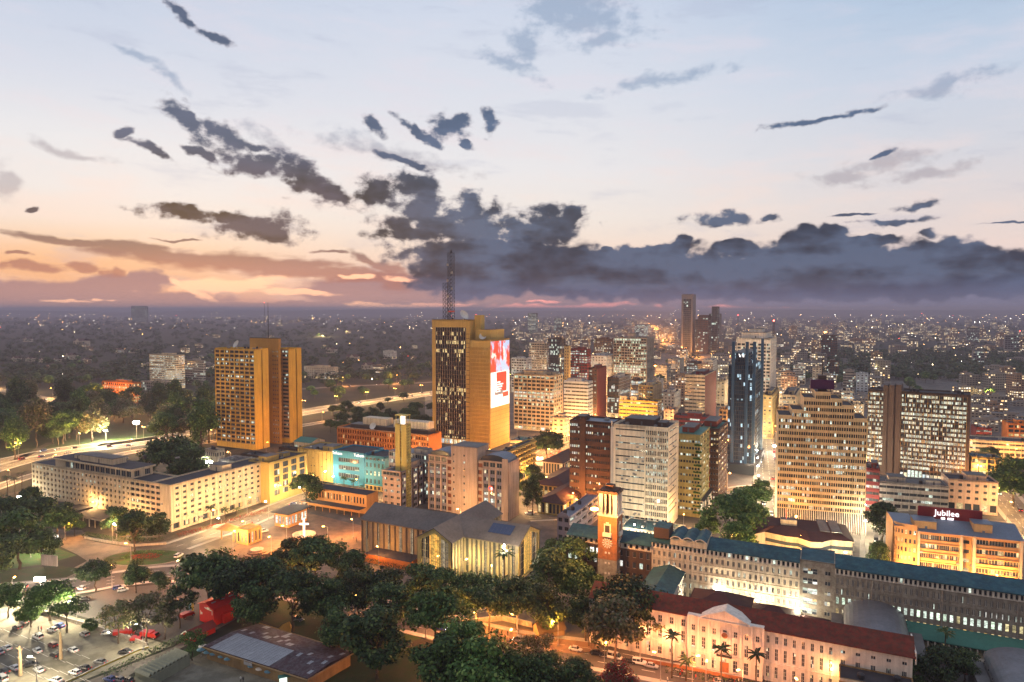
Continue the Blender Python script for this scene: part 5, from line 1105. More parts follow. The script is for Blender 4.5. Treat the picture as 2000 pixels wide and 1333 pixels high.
# ---- brown slab, olive block, red block
b = Bld('office_slab', 'dark brown office slab with rows of greenish lit windows behind the white tower', 'office building', 1112, 1196, None, 995, 826, 26, M_BROWN, M_BLUEROOF, D=18); H = b.H; n = 11; GB = glass('glass_brown_slab', .25, COOL, .9, floor=3.6)
b.facade(b.face('F', 0, .24), 3, H - 1, 5, n, .7, .36, .3, gl=GB, fr=M_FRAMED, vb=.6); b.blank(b.face('F', .24, .38, .8), 0, H + 1); b.facade(b.face('F', .38, .97), 3, H - 1, 14, n, .72, .36, .3, gl=GB, fr=M_FRAMED, vb=.6); b.blank(b.face('F', .97, 1, .6), 0, H + 1, M_STUCCO); b.blank(b.face('F'), 0, 3); b.blank(b.face('F'), H - 1, H); b.rest(0, b.D, 0, b.W, 0, H, 'RKL'); b.cap(); b.rooms([(.2, .7, .7, .9, 2.5)]); b.clutter(6, None, 6); b.acs('F', 14, 5); b.done()
b = Bld('office_building', 'olive concrete block with planted green balcony corners right of the white tower', 'office building', 1310, 1366, 1384, 1012, 850, 26, M_OLIVE, M_GREENR); H = b.H
b.facade(b.face('F'), 2, H - 2.5, 10, 11, .74, .36, .4, panes=1, gl=G_FEW, fr=M_FRAMED, slabs=.35, sh=.35, vb=.7); b.blank(b.face('F'), 0, 2); b.blank(b.face('F'), H - 2.5, H); b.facade(b.face('R'), 2, H, 3, 11, .6, .4, .5, gl=G_FEW, slabs=.5, sh=.3); b.blank(b.face('R'), 0, 2); b.rest(0, b.D, 0, b.W, 0, H); b.cap(H, .3); k = MB(); rnd = random.Random(5)
for j in range(11): 
    for i in range(14): k.cbox(rnd.uniform(-.7, .1), rnd.uniform(-.5, 3.2), .3, .4, 2 + j * (H - 4.5) / 11 + .2, 2 + j * (H - 4.5) / 11 + rnd.uniform(.6, 1.3), rnd.uniform(0, 3))
b.part('balcony_plants', k, surf('balcony_leaves', (.03, .09, .02), .9, .4)); b.rooms([(.2, .8, .3, .7, 2.6)], H, M_RED); b.done()
b = Bld('office_building', 'brick red block with scarlet window panels behind the olive block', 'office building', 1362, 1402, 1419, 985, 838, 26, M_BROWN, M_GREENR); H = b.H
b.facade(b.face('F', 0, .33), 2, H - 1, 2, 12, .7, .35, .3, gl=G_MIX, mat=M_RED, slabs=.3, sh=.3); b.facade(b.face('F', .33, .6), 2, H - 1, 2, 12, .8, .7, .3, gl=glass('red_panel_glass', .05, tint=(.2, .015, .01), rough=.6), fr=M_RED, mat=M_RED); b.facade(b.face('F', .6, 1), 2, H - 1, 3, 12, .6, .4, .3, gl=G_WARM, mat=M_BROWN, slabs=.5, sh=.4); b.facade(b.face('R'), 2, H - 1, 3, 12, .6, .4, .3, gl=G_WARM, slabs=.5, sh=.4); b.rest(0, b.D, 0, b.W, 0, H); b.cap(); b.rooms([(.2, .8, .2, .8, 3)], H, M_RED); b.done()
# ---- stepped tan tower with flared foot
b = Bld('stepped_tower', 'tan office tower stepping up to a purple roof sign above a flared white finned foot', 'office tower', 1517, 1688, None, 1042, 822, 18, surf('tan_grid', (.60, .43, .25), .75, .2, .05, .4), M_ROOF, D=20); H0 = b.H; W, D = b.W, b.D; GS = glass('glass_stepped', .2, COOL, .95, floor=3.1)
zft = b.z(1006); rows_all = 15; ch = (H0 - zft) / rows_all; fr_ = [0, .155, .29, .425, .59, .72, .855, 1.0]; top = [H0 + .0, H0 + 1.2 * ch, H0 + 3.2 * ch, H0 + 4.2 * ch, H0 + 3.2 * ch, H0 + 1.6 * ch, H0]
for i in range(7):
    a, e = fr_[i], fr_[i + 1]; nr = int(round((top[i] - zft) / ch)); tz = zft + nr * ch; f = b.face('F', a, e)
    b.facade(f, zft, tz, max(2, round(40 * (e - a))), nr, .74, .56, .45, gl=GS, fr=M_FRAMED, piers=.22, pw=.22, vb=.3); b.blank(f, tz, tz + 1.0)
    y1, y0 = W * (1 - a), W * (1 - e); b.roof.quad((0, y0, tz + .4), (D, y0, tz + .4), (D, y1, tz + .4), (0, y1, tz + .4)); b.blank(((D, y0), (0, 1), y1 - y0), 0, tz + 1)
    for yy, dr in ((y0, 1), (y1, -1)): b.blank(((0, yy), (1, 0), D) if dr == 1 else ((D, yy), (-1, 0), D), 0, tz + 1)
k = MB(); nf = 41
for i in range(nf):
    y = W * i / (nf - 1); k.prism([(-3.4, y - .16), (0.3, y - .16), (0.3, y + .16), (-3.4, y + .16)], 0, 1.5); k.poly([(-3.4, y - .16, 1.5), (-.1, y - .16, zft), (.3, y - .16, zft), (.3, y - .16, 0)]); k.poly([(-3.4, y + .16, 1.5), (.3, y + .16, 0), (.3, y + .16, zft), (-.1, y + .16, zft)]); k.quad((-3.4, y + .16, 1.5), (-.1, y + .16, zft), (-.1, y - .16, zft), (-3.4, y - .16, 1.5))
b.part('flared_fin', k, M_STUCCO); b.blank(((1.0, W), (0, -1), W), 0, zft, M_DARK); k = MB(); zs = zft + round((top[3] - zft) / ch) * ch
k.box(3, 5, W * .36, W * .63, zs + 2.0, zs + 6.6); b.part('roof_sign', k, surf('purple_board', (.05, .01, .055), .5, .1)); k = MB(); k.box(5, 9, W * .44, W * .54, zs, zs + 8.6); k.bar((7, W * .49, zs + 8), (7, W * .49, zs + 17), .25, 6); k.bar((4, W * .40, zs), (4, W * .40, zs + 2.2), .15); k.bar((4, W * .6, zs), (4, W * .6, zs + 2.2), .15); b.part('plant_room', k, M_BROWN2); b.done()
b = Bld('podium_building', 'curved low bank hall with a dark maroon roof before the stepped tower', 'building', 1475, 1665, None, 1102, 1062, 18, M_CREAM, M_DARKRED, D=24); H, W, D = b.H, b.W, b.D
pl = [(D, 0), (D, W), (6, W + 1)] + [(3 * sin(i * .9) - 2 + 2.5 * (i % 3 == 1), W - W * i / 9) for i in range(10)]
def ring(k, pts, z0, z1, m=0): 
    n = len(pts)
    for i in range(n): j = (i + 1) % n; k.quad(pts[i] + (z0,), pts[j] + (z0,), pts[j] + (z1,), pts[i] + (z1,), m)
b.wall.prism(pl, 0, H); k = MB(); cx_, cy_ = D / 2, W / 2; gp = [(cx_ + (x - cx_) * 1.04, cy_ + (y - cy_) * 1.03) for x, y in pl]; k.prism(gp, H, H + .7, 1, 0); gq = [(cx_ + (x - cx_) * .6, cy_ + (y - cy_) * .7) for x, y in pl]; n = len(gp)
for i in range(n): j = (i + 1) % n; k.quad(gp[i] + (H + .72,), gp[j] + (H + .72,), gq[j] + (H + 3,), gq[i] + (H + 3,)); 
k.poly([p + (H + 3,) for p in (gq if sum(gq[i][0] * gq[(i + 1) % n][1] - gq[(i + 1) % n][0] * gq[i][1] for i in range(n)) > 0 else gq[::-1])]); b.part('roof', k, [M_DARKRED, M_CREAM]); k = MB()
for lv in (.25, .62):
    gg = [(cx_ + (x - cx_) * 1.012, cy_ + (y - cy_) * 1.008) for x, y in pl]; k.prism(gg, H * lv, H * lv + 1.5)
b.part('window', k, G_FEW); k = MB(); k.box(8, 12, W * .55, W * .72, H + 2.5, H + 5.5, 0, 1); b.part('plant_room', k, [M_CREAM2, M_ROOFG]); k = MB(); k.bar((10, W * .66, H + 5.5), (10, W * .66, H + 9), .1); k.cbox(10, W * .66, .5, .5, H + 8.6, H + 9.6); b.part('beacon', k, glow('red_beacon', (1, .08, .04), 1.5)); k = MB()
for s_ in (.1, .22): k.box(3, D - 3, W * s_, W * (s_ + .1), H + 3.1, H + 3.3)
b.part('skylight', k, surf('skylight_glass', (.12, .13, .15), .25, .3)); b.done()
# ---- insurance building with the maroon roof sign
b = Bld('insurance_building', 'tan insurance office with a lit maroon rooftop sign and a curved stair corner', 'office building', 1745, 1995, None, 1165, 1058, 20, surf('apricot_panels', (.52, .29, .13), .75, .15, .1, .2), M_BLUEROOF, D=20); H, W, D = b.H, b.W, b.D; GJ = glass('glass_insurance', .5, [(0, (1, .75, .35)), (.5, (1, .62, .22)), (.85, (1, .9, .65))], 1.0, floor=3.4)
def yj(px): return run_to(b.C, b.B, px)
ya, yb2, yc2, yd = yj(1791), yj(1874), yj(1899), yj(1990); f1 = lambda y0, y1, o=0: ((-o, y1), (0, -1), y1 - y0); z0 = 2.0; n = 5
for (y0, y1, nc) in ((yb2, ya, 4), (yd, yc2, 3)):
    b.facade(f1(y0, y1), z0, H - .6, nc, n, .97, .52, .6, panes=5, gl=GJ, fr=M_FRAME, slabs=.5, sh=.25, vb=.75); b.blank(f1(y0, y1), 0, z0); b.blank(f1(y0, y1), H - .6, H)
b.blank(f1(yc2, yb2, -1.5), 0, H, M_BRICKT); b.facade(f1(yc2, yb2, -1.2), z0, H - 1, 1, n, .5, .4, .3, gl=GJ)
for yy in (ya, yb2, yc2, yd): b.wall.box(-1.2, .8, yy - .45, yy + .45, 0, H + .4, b.mi(M_CREAM2))
b.blank(f1(0, yd), 0, H)
cyl = []; R_ = (W - ya) * .95
for i in range(8):
    a0, a1 = i / 8 * pi * .55, (i + 1) / 8 * pi * .55; P = lambda a: (R_ * .55 * (1 - cos(a)) - .6, ya + .5 + R_ * sin(a) * .95); p, q = P(a0), P(a1); t = (p[0] - q[0], p[1] - q[1]); L = hypot(*t); b.facade((q, (t[0] / L, t[1] / L), L), 1, H + 1, 1, 6, .55, .5, .3, gl=GJ, fr=M_FRAME); b.blank((q, (t[0] / L, t[1] / L), L), 0, 1); b.blank((q, (t[0] / L, t[1] / L), L), H + 1, H + 2.5)
b.blank(((D, W), (-1, 0), D - 4), 0, H + 2); b.rest(0, D, 0, W, 0, H, 'RK'); k = b.roof
k.quad((-1.2, 0, H + .3), (D * .5, 0, H + 4), (D * .5, ya, H + 4), (-1.2, ya, H + .3)); k.quad((D * .5, 0, H + 4), (D, 0, H), (D, ya, H), (D * .5, ya, H + 4)); k.poly([(0, 0, H), (D * .5, 0, H + 3.9), (D, 0, H)], 1); k.poly([(0, ya, H), (D, ya, H), (D * .5, ya, H + 3.9)], 1); k.quad((-1.2, 0, H - .2), (-1.2, ya, H - .2), (-1.2, ya, H + .3), (-1.2, 0, H + .3), 1); k.quad((0, ya, H + 1.5), (D, ya, H + 1.5), (D, W, H + 1.5), (0, W, H + 1.5))
b.acs('F', 12, 6, .2, .95); b.clutter(6, H, 15); b.rooms([(.05, .4, .66, .84, 4.0), (.1, .45, .22, .36, 4.6)], H, None, rmat=M_BLUEROOF)
k = MB(); sy0, sy1 = W * .26, W * .78; sx = D * .42; k.box(sx, sx + .5, sy0, sy1, H + 3.4, H + 8.2); o = b.part('roof_sign', k, surf('maroon_board', (.16, .012, .02), .5, .1)); text_part(o, 'Jubilee', 3.3, (sx - .12, (sy0 + sy1) / 2 + 1, H + 6.0), FROT, glow('sign_bright', (1, .95, .98), 1.4)); k = MB(); ys = (sy0 + sy1) / 2; k.box(sx - .2, sx - .1, ys + 1.6, ys + 3.0, H + 3.5, H + 4.3); k.box(sx - .2, sx - .1, ys - 1.4, ys + .7, H + 3.5, H + 4.3); k.build('lit_marks', glow('sign_bright', (1, 1, 1), 3.0), o); b.done()
# ---- dark brown tower with brightly lit floors
b = Bld('office_tower', 'dark brown office tower with vertical white fins and almost every floor brightly lit', 'office tower', 1757, 1891, None, 948, 772, 33, M_BROWN2, M_ROOF, D=20); H, W = b.H, b.W; GD = glass('glass_dark_tower', 1.25, [(0, (.95, 1, .8)), (.35, (1, .88, .6)), (.7, (.9, .95, .75)), (.9, (1, .5, .18))], .85, floor=3.3)
b.facade(b.face('F', 0, .95), 6, H - 1.5, 17, 17, .86, .62, .35, panes=2, gl=GD, fr=M_FRAMED, piers=.4, pw=.16, pmat=M_TAN); b.blank(b.face('F', .95, 1), 0, H); b.facade(b.face('F', 0, .95), 0, 6, 17, 1, .8, .8, .8, gl=G_MOST); b.blank(b.face('F', 0, .95), H - 1.5, H); b.rest(0, b.D, 0, W, 0, H, 'RKL'); b.cap()
k = MB(); 
for i, (a, c, o_) in enumerate(((W + .2, W + 3.2, -1.2), (W + 4.2, W + 7.2, -1.8), (W + 8.0, W + 10.5, -1.0))): k.box(o_, 16, a, c, 0, H + 4 - i * .3)
k.box(0, 16, W, W + 10.5, 0, H + 2); b.part('service_core', k, [M_BROWN2]); q = b.sides(1, 18, W + 10.5, W + 19.5); b.facade(q['F'], 6, H - 1.5, 4, 17, .86, .6, .35, panes=2, gl=GD, fr=M_FRAMED, piers=.4, pw=.16, pmat=M_TAN); b.blank(q['F'], 0, 6); b.blank(q['F'], H - 1.5, H); b.rest(1, 18, W + 10.5, W + 19.5, 0, H, 'RKL'); b.cap(H, .9, 1, 18, W + 10.5, W + 19.5); b.clutter(6, None, 8); b.done()
# ---- dark glass tower with blue fins and the white tower behind it
b = Bld('glass_tower', 'dark blue glass tower with four tall blue corner fins and a lit roof logo', 'office tower', 1420, 1466, 1484, 925, 715, 26, surf('blue_black_cladding', (.018, .03, .05), .35, .1, spec=.5), M_DARK); H, W, D = b.H, b.W, b.D; GG = glass('glass_blue_tower', .10, [(0, (.6, .85, 1)), (.4, (.9, .95, 1)), (.8, (.7, .6, 1))], .9, (.012, .022, .04), floor=3.5, rough=.06)
b.facade(b.face('F'), 0, H, 11, 26, .9, .86, .12, gl=GG, fr=M_DARK, fw=0.05, piers=.12, pw=.1); b.facade(b.face('R'), 0, H, 8, 26, .9, .86, .12, gl=GG, fr=M_DARK, piers=.12, pw=.1); b.rest(0, D, 0, W, 0, H)
q = b.sides(2, D - 2, W * .18, W * .80); Ht = b.z(690); b.facade(q['F'], H, Ht, 7, 4, .9, .86, .12, gl=GG, fr=M_DARK); b.facade(q['R'], H, Ht, 5, 4, .9, .86, .12, gl=GG, fr=M_DARK); b.rest(2, D - 2, W * .18, W * .8, H, Ht); k = b.roof; k.quad((2, W * .18, Ht), (D - 2, W * .18, Ht), (D - 2, W * .8, Ht), (2, W * .8, Ht)); k.quad((0, 0, H), (D, 0, H), (D, W, H), (0, W, H)); k = MB(); fz = b.z(668)
for (x, y) in ((-.9, W * .79), (-.9, W * .22), (D - 3, -.9), (3, -.9)): k = MB(); k.cbox(x, y, .7, 1.0, 0, fz); b.part('blue_fin', k, surf('blue_fin_paint', (.025, .065, .13), .4, .1))
k = MB()
zl = b.z(699)
for s_ in (0, 1, 2): 
    y = W * .60 - s_ * 2.1; k.quad((1.8, y, zl + 2.2), (1.8, y - .7, zl + 2.2), (1.8, y - 1.4, zl), (1.8, y - .7, zl)); k.quad((1.8, y - 1.4, zl), (1.8, y - 1.4 - .6, zl + 2.2), (1.8, y - 2.0, zl + 2.2), (1.8, y - 1.0, zl)) if s_ < 2 else None
b.part('logo_strokes', k, G_SIGN); k = MB(); k.box(-6, D + 3, -3, W + 2, 0, 6.5, 0, 1); b.part('podium', k, [G_HALF, M_ROOF]); b.done()
b = Bld('office_tower', 'tall white ribbed tower standing behind the dark blue glass tower', 'office tower', 1437, 1502, 1514, 845, 662, 26, M_STUCCO, M_ROOFG, maxwin=100); H = b.H
b.facade(b.face('F'), 0, H - 4, 8, 26, .8, .6, .3, panes=2, gl=G_FEW, fr=M_FRAMED, slabs=.3, sh=.3); b.blank(b.face('F'), H - 4, H); b.facade(b.face('R'), 0, H, 5, 26, .45, .4, .5, gl=G_DIM, fr=M_FRAMED); b.rest(0, b.D, 0, b.W, 0, H); b.cap(); b.rooms([(.1, .8, .15, .9, 5), (.2, .6, .3, .7, 8)], H); b.done()
# ================================================================== the other buildings of the centre
M_MAROON = surf('maroon_paint', (.16, .028, .03), .8, .2, .1, .2)
M_WHITEB = surf('bluish_white_paint', (.50, .55, .60), .75, .15, .1, .3)
M_LIME = surf('yellow_render', (.45, .34, .15), .8, .2)  # wall render in one yellow base colour
def gen(label, xl, xc, xr, yb, yt, wall, style='grid', gl=G_FEW, yaw=GRID, roof=None, D=None, name='office_building', cat='office building', band=None, rooms=((.2, .7, .2, .6, 3.0),), m2=None, fl=3.5, cw=3.6, right=None, hat=None):
    b = Bld(name, label, cat, xl, xc, xr, yb, yt, yaw, wall, roof or M_ROOF, D=D); H = b.H
    b.maxwin = -1 if b.dist > 520 else 60
    nr = max(1, int((H - 4.5) / fl)); nc = max(2, int(b.W / cw)); nd = max(1, int(b.D / cw)); z0 = H - 1.2 - nr * fl
    P = {'grid': dict(ww=.8, wh=.6, piers=.35, pw=.35, slabs=.25, sh=.3, panes=2), 'punch': dict(ww=.45, wh=.42), 'ribbon': dict(ww=.97, wh=.42, slabs=.2, sh=.2, panes=2), 'fins': dict(ww=.82, wh=.7, piers=.6, pw=.4, panes=2), 'glass': dict(ww=.93, wh=.84, rec=.15, piers=.12, pw=.1, panes=2), 'slab': dict(ww=.9, wh=.5, slabs=.9, sh=.9, rec=1.0, panes=2)}[style]
    fr = M_FRAMED if style != 'punch' else M_FRAME
    b.facade(b.face('F'), z0, H - 1.2, nc, nr, gl=gl, fr=fr, fw=.05, **P); b.blank(b.face('F'), H - 1.2, H); b.facade(b.face('F'), 0, z0, nc, 1, .8, .6, .5, gl=G_WARM, fr=fr, mat=m2)
    rs = right or style
    if rs == 'blank': b.blank(b.face('R'), 0, H, m2)
    else:
        b.facade(b.face('R'), z0, H - 1.2, nd, nr, gl=gl, fr=fr, fw=.05, mat=m2, **{'grid': P, 'blank': P}.get(rs, P)); b.blank(b.face('R'), H - 1.2, H, m2); b.facade(b.face('R'), 0, z0, nd, 1, .8, .6, .5, gl=G_WARM, fr=fr)
    b.rest(0, b.D, 0, b.W, 0, H); b.cap()
    if rooms: b.rooms(list(rooms), None, m2)
    if b.dist < 900: b.clutter(4, None, int(xc))
    b.done(); return b
GB1 = glass('glass_beige_grid', .30, [(0, (.8, 1, .7)), (.5, (.95, .95, .8))], .9, floor=3.5)
gen('beige concrete office with a five bay grid of windows right of the telecom tower', 1004, 1082, 1098, 845, 733, M_CREAM, 'grid', GB1, cw=4.2, rooms=((.2, .6, .3, .8, 3.5), (.65, .9, .1, .3, 2.5)))
gen('narrow cream stone building with few tall windows at the foot of the beige grid office', 1079, 1102, 1112, 868, 816, M_CREAM, 'punch', G_DIM)
gen('multi level car park with sloping ramps lit warm below the advertising banner tower', 970, 986, 1046, 958, 884, M_TAN, 'slab', G_WARM, name='parking_garage', cat='car park', rooms=None, fl=3.2)
gen('low hall with a green roof edge beside the banner tower foot', 996, 1028, 1046, 905, 862, M_CREAM2, 'ribbon', G_HALF, roof=M_GREENR, rooms=None)
gen('pale grey block with white storey bands and brown end wall', 1101, 1148, None, 832, 746, M_WHITEB, 'ribbon', G_DIM, D=14, rooms=((.2, .8, .3, .9, 3),))
gen('brown brick twin slab with a cream strip between its two shafts', 1149, 1166, 1184, 828, 719, M_BROWN, 'punch', G_DIM, cw=7, right='blank', m2=M_RED)
gen('black glass block with white banded side right of the brown twin slab', 1186, 1208, 1231, 818, 738, M_BROWN2, 'glass', G_FEW, right='ribbon', m2=M_STUCCO)
gen('bluish white slab office with square windows behind the brown twin slab', 1145, 1184, 1200, 772, 695, M_WHITEB, 'punch', G_FEW)
gen('dark red office block with a flat dark roof left of the bluish white slab', 1113, 1147, 1153, 778, 682, M_MAROON, 'grid', G_HALF)
gen('slim yellow shaft against the dark red office block', 1102, 1111, 1114, 795, 676, M_LIME, 'punch', G_DIM, cw=8, right='blank', rooms=None)
gen('grey framed office with dark glass left of the black glass shaft', 1034, 1068, 1072, 748, 670, M_GREYC, 'grid', G_FEW)
gen('black glass office shaft beside the grey framed office', 1070, 1098, 1104, 746, 662, M_BROWN2, 'glass', G_FEW)
b = gen('wide grey concrete office with vertical piers and a pale lift shaft in the middle', 1198, 1262, 1276, 772, 660, M_GREYC, 'fins', GB1, rooms=((.1, .5, .35, .6, 6),))
gen('brown beige office slab peeping out left of the wide grey concrete office', 1160, 1193, 1198, 728, 662, M_BROWN, 'grid', G_FEW)
gen('yellow ribbed box building with a flat roof in front of the grey office', 1247, 1275, 1291, 818, 753, M_LIME, 'fins', G_DIM, right='grid', m2=M_CREAM)
gen('office with ochre corner towers and an orange roof rim', 1209, 1284, 1292, 838, 784, M_OCHRE, 'ribbon', G_HALF, rooms=((.0, .5, .8, .98, 4), (.0, .5, .55, .7, 4)), m2=M_CREAM)
gen('beige banded hotel tower framed by dark brown end shafts', 1337, 1376, 1398, 832, 733, M_CREAM2, 'ribbon', G_DIM, right='blank', m2=M_MAROON)
gen('maroon roofed wing in front of the beige banded hotel tower', 1315, 1380, 1386, 864, 815, M_MAROON, 'ribbon', G_HALF)
gen('white apartment block with dark openings left of the beige banded tower', 1290, 1317, 1329, 805, 767, M_STUCCO, 'punch', G_FEW)
gen('small white block with an orange lit ground floor near the flyover', 1262, 1288, 1296, 768, 742, M_STUCCO, 'punch', G_WARM)
gen('tan shop building with red signs in the bright street right of the blue glass tower', 1488, 1507, 1520, 858, 772, M_LIME, 'punch', G_WARM)
gen('cream corner building with a rounded gable behind the stepped tower', 1526, 1553, 1562, 850, 772, M_CREAM, 'grid', G_WARM)
gen('orange lit shop block left of the stepped tower roof line', 1518, 1542, 1556, 885, 800, M_AMBER, 'punch', G_WARM)
gen('white terrace block above the stepped tower shoulder', 1642, 1664, 1690, 835, 764, M_STUCCO, 'ribbon', G_HALF)
gen('grey block with pale cornices between the stepped tower and the dark tower', 1650, 1686, 1692, 860, 790, M_CREAM2, 'punch', G_FEW)
gen('white modern offices with strip windows far behind the stepped tower', 1525, 1555, 1570, 765, 738, M_STUCCO, 'ribbon', G_HALF)
gen('teal topped office with dark red floors in the gap left of the insurance building', 1690, 1716, None, 1012, 916, M_MAROON, 'ribbon', G_HALF, D=16, roof=M_TEAL)
gen('long low grey office with strip windows in front of the dark lit tower', 1716, 1852, 1866, 1004, 950, M_GREYC, 'ribbon', G_FEW, yaw=20, roof=M_ROOFG, rooms=((.2, .7, .6, .85, 3), (.2, .5, .1, .3, 2.5)))
gen('pink grey offices with a dark hipped roof end behind the insurance sign', 1850, 1948, 1956, 1008, 942, M_PINK, 'punch', G_FEW, yaw=20, roof=M_ROOF)
gen('sandstone law court with tall columns right of the dark lit tower', 1896, 1958, 1966, 944, 895, M_TAN, 'fins', G_WARM, yaw=20, roof=M_TEAL, name='court_building', cat='building', rooms=None)
gen('long low grey civic block with a flat roof beyond the law court', 1894, 2040, None, 898, 866, M_CREAM2, 'ribbon', G_DIM, yaw=20, D=20, rooms=None)
gen('orange lit apartment block at the right edge', 1968, 2014, 2020, 872, 828, M_ORANGEW, 'grid', G_WARM, yaw=20)
gen('small red and blue painted block beyond the long grey civic block', 1906, 1936, 1946, 868, 836, M_MAROON, 'ribbon', G_FEW, yaw=20, m2=M_WHITEB)
gen('cream bank headquarters with bright roof letters among trees in the far left', 293, 345, 362, 760, 694, M_CREAM2, 'ribbon', G_HALF, fl=3.0)
gen('grey wing with a red roof sign behind the cream bank headquarters', 362, 398, 402, 752, 704, M_GREYC, 'ribbon', G_FEW)
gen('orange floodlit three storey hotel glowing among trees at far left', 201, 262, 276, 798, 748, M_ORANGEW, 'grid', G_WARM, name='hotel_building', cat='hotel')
gen('low grey wing with tall pilasters behind the orange floodlit hotel', 276, 335, 345, 778, 748, M_GREYC, 'fins', G_FEW)
gen('grey apartment rows with white balconies right of the ochre tower', 594, 652, 660, 742, 718, M_CREAM2, 'punch', G_FEW, name='apartment_building', cat='apartments')
gen('white villa block with a lit roof terrace among dark trees left of the telecom tower', 748, 768, 775, 702, 686, M_STUCCO, 'punch', G_HALF, name='apartment_building', cat='apartments')
for (xl, xc, xr, yb, yt, m, st, g, lab) in [(999, 1028, 1038, 768, 700, M_WHITEB, 'grid', G_FEW, 'bluish white tower behind the beige grid office'), (1119, 1150, 1160, 738, 694, M_GREYC, 'fins', G_HALF, 'grey finned block behind the dark red office'), (1281, 1302, 1310, 748, 714, M_GREYC, 'ribbon', G_WARM, 'grey block with orange lit strips below the flyover'), (1304, 1328, 1336, 738, 702, M_CREAM2, 'punch', G_FEW, 'pale block at the inner bend of the flyover'), (1341, 1362, 1370, 742, 708, M_BROWN, 'grid', G_HALF, 'brown gridded block behind the banded hotel tower'), (1373, 1392, 1400, 748, 704, M_STUCCO, 'ribbon', G_FEW, 'white striped block left of the blue glass tower top'), (1399, 1415, 1421, 795, 744, M_CREAM, 'punch', G_WARM, 'cream block squeezed against the left side of the blue glass tower'), (1404, 1418, 1424, 858, 800, M_AMBER, 'grid', G_WARM, 'orange lit arcade block at the left foot of the blue glass tower'), (1519, 1540, 1548, 765, 718, M_GREYC, 'grid', G_FEW, 'grey gridded block right of the white ribbed tower'), (1549, 1572, 1580, 752, 714, M_STUCCO, 'ribbon', G_HALF, 'white banded block above the cream corner building'), (1586, 1605, 1612, 755, 718, M_CREAM2, 'punch', G_FEW, 'pale slim block left of the purple roof sign'), (1614, 1637, 1644, 748, 706, M_BROWN, 'grid', G_HALF, 'brown block behind the purple roof sign'), (1646, 1668, None, 772, 724, M_GREYC, 'ribbon', G_FEW, 'grey strip windowed block right of the purple roof sign'), (1672, 1695, None, 768, 730, M_WHITEB, 'punch', G_FEW, 'bluish block behind the left wing of the dark lit tower'), (1232, 1250, 1256, 800, 742, M_BROWN2, 'glass', G_HALF, 'dark glazed block between the black block and the yellow ribbed box'), (1296, 1316, 1324, 845, 800, M_PINK, 'punch', G_FEW, 'pink block in front of the white apartment block'), (1060, 1080, 1086, 735, 690, M_CREAM, 'punch', G_HALF, 'cream block between the two grey shafts')]:
    gen(lab, xl, xc, xr, yb, yt, m, st, g, rooms=((.2, .6, .3, .7, 2.5),), D=None if xr else 14)
# far tall towers breaking the horizon
def fartower(label, xl, xc, xr, yb, yt, wall, gl, style):
    return gen(label, xl, xc, xr, yb, yt, wall, style, gl, rooms=None, fl=5.0, cw=5.0)
M_FARL = surf('far_pale_cladding', (.20, .19, .20), .7, .1, .02, .1); M_FARD = surf('far_dark_cladding', (.09, .085, .10), .6, .1, .02, .1)
b = Bld('office_tower', 'tallest pale framed tower with a dark glass slot standing above the horizon', 'office tower', 1330, 1352, 1358, 690, 575, GRID, M_FARL, M_ROOF); b.maxwin = -1; H = b.H
b.blank(b.face('F', 0, .16), 0, H); b.blank(b.face('F', .84, 1), 0, H); b.blank(b.face('F', .16, .84), H - 12, H); b.facade(b.face('F', .16, .84, -1.5), 0, H - 12, 5, 28, .94, .9, .2, gl=glass('glass_far', .03, floor=5), fr=M_FARD, fw=.1); b.rest(0, b.D, 0, b.W, 0, H, 'RKL'); b.cap(); b.done()
fartower('orange lit gridded tower second from the pale framed horizon tower', 1363, 1382, 1388, 692, 616, M_BROWN, G_FEW, 'grid')
fartower('slim black tower with a red beacon rising between paler shafts', 1389, 1400, 1404, 690, 599, M_FARD, G_DIM, 'glass')
fartower('pale shaft right behind the slim black horizon tower', 1384, 1404, 1408, 684, 613, M_FARL, G_DIM, 'fins')
fartower('dark slender block tucked against the pale framed horizon tower', 1357, 1363, 1366, 690, 624, M_FARD, G_DIM, 'glass')
fartower('domed far tower left of the advertising banner on the skyline', 1031, 1046, 1050, 655, 612, M_FARD, G_HALF, 'grid')
fartower('stepped far tower with a lit clock like crown left of the orange flyover', 1083, 1095, 1098, 655, 622, M_FARD, G_HALF, 'grid')
fartower('far office with a long white roof sign above the wide grey concrete office', 1240, 1266, 1272, 668, 634, M_FARL, G_MOST, 'ribbon')
fartower('far brown block carrying an orange flare light on its roof', 1602, 1634, 1641, 706, 655, M_BROWN, G_DIM, 'grid')
fartower('grey flat block on the left horizon beyond the woods', 257, 287, 290, 632, 598, M_FARD, G_FEW, 'grid')
fartower('cluster of pale towers on the right horizon, front slab', 1888, 1912, 1918, 672, 640, M_FARL, G_FEW, 'grid')
fartower('white far slab at the right edge of the skyline', 1962, 1990, 1996, 690, 655, M_FARL, G_FEW, 'grid')
fartower('far slab with a red lit edge right of the wide woodland', 1900, 1922, 1928, 715, 684, M_FARL, G_HALF, 'grid')
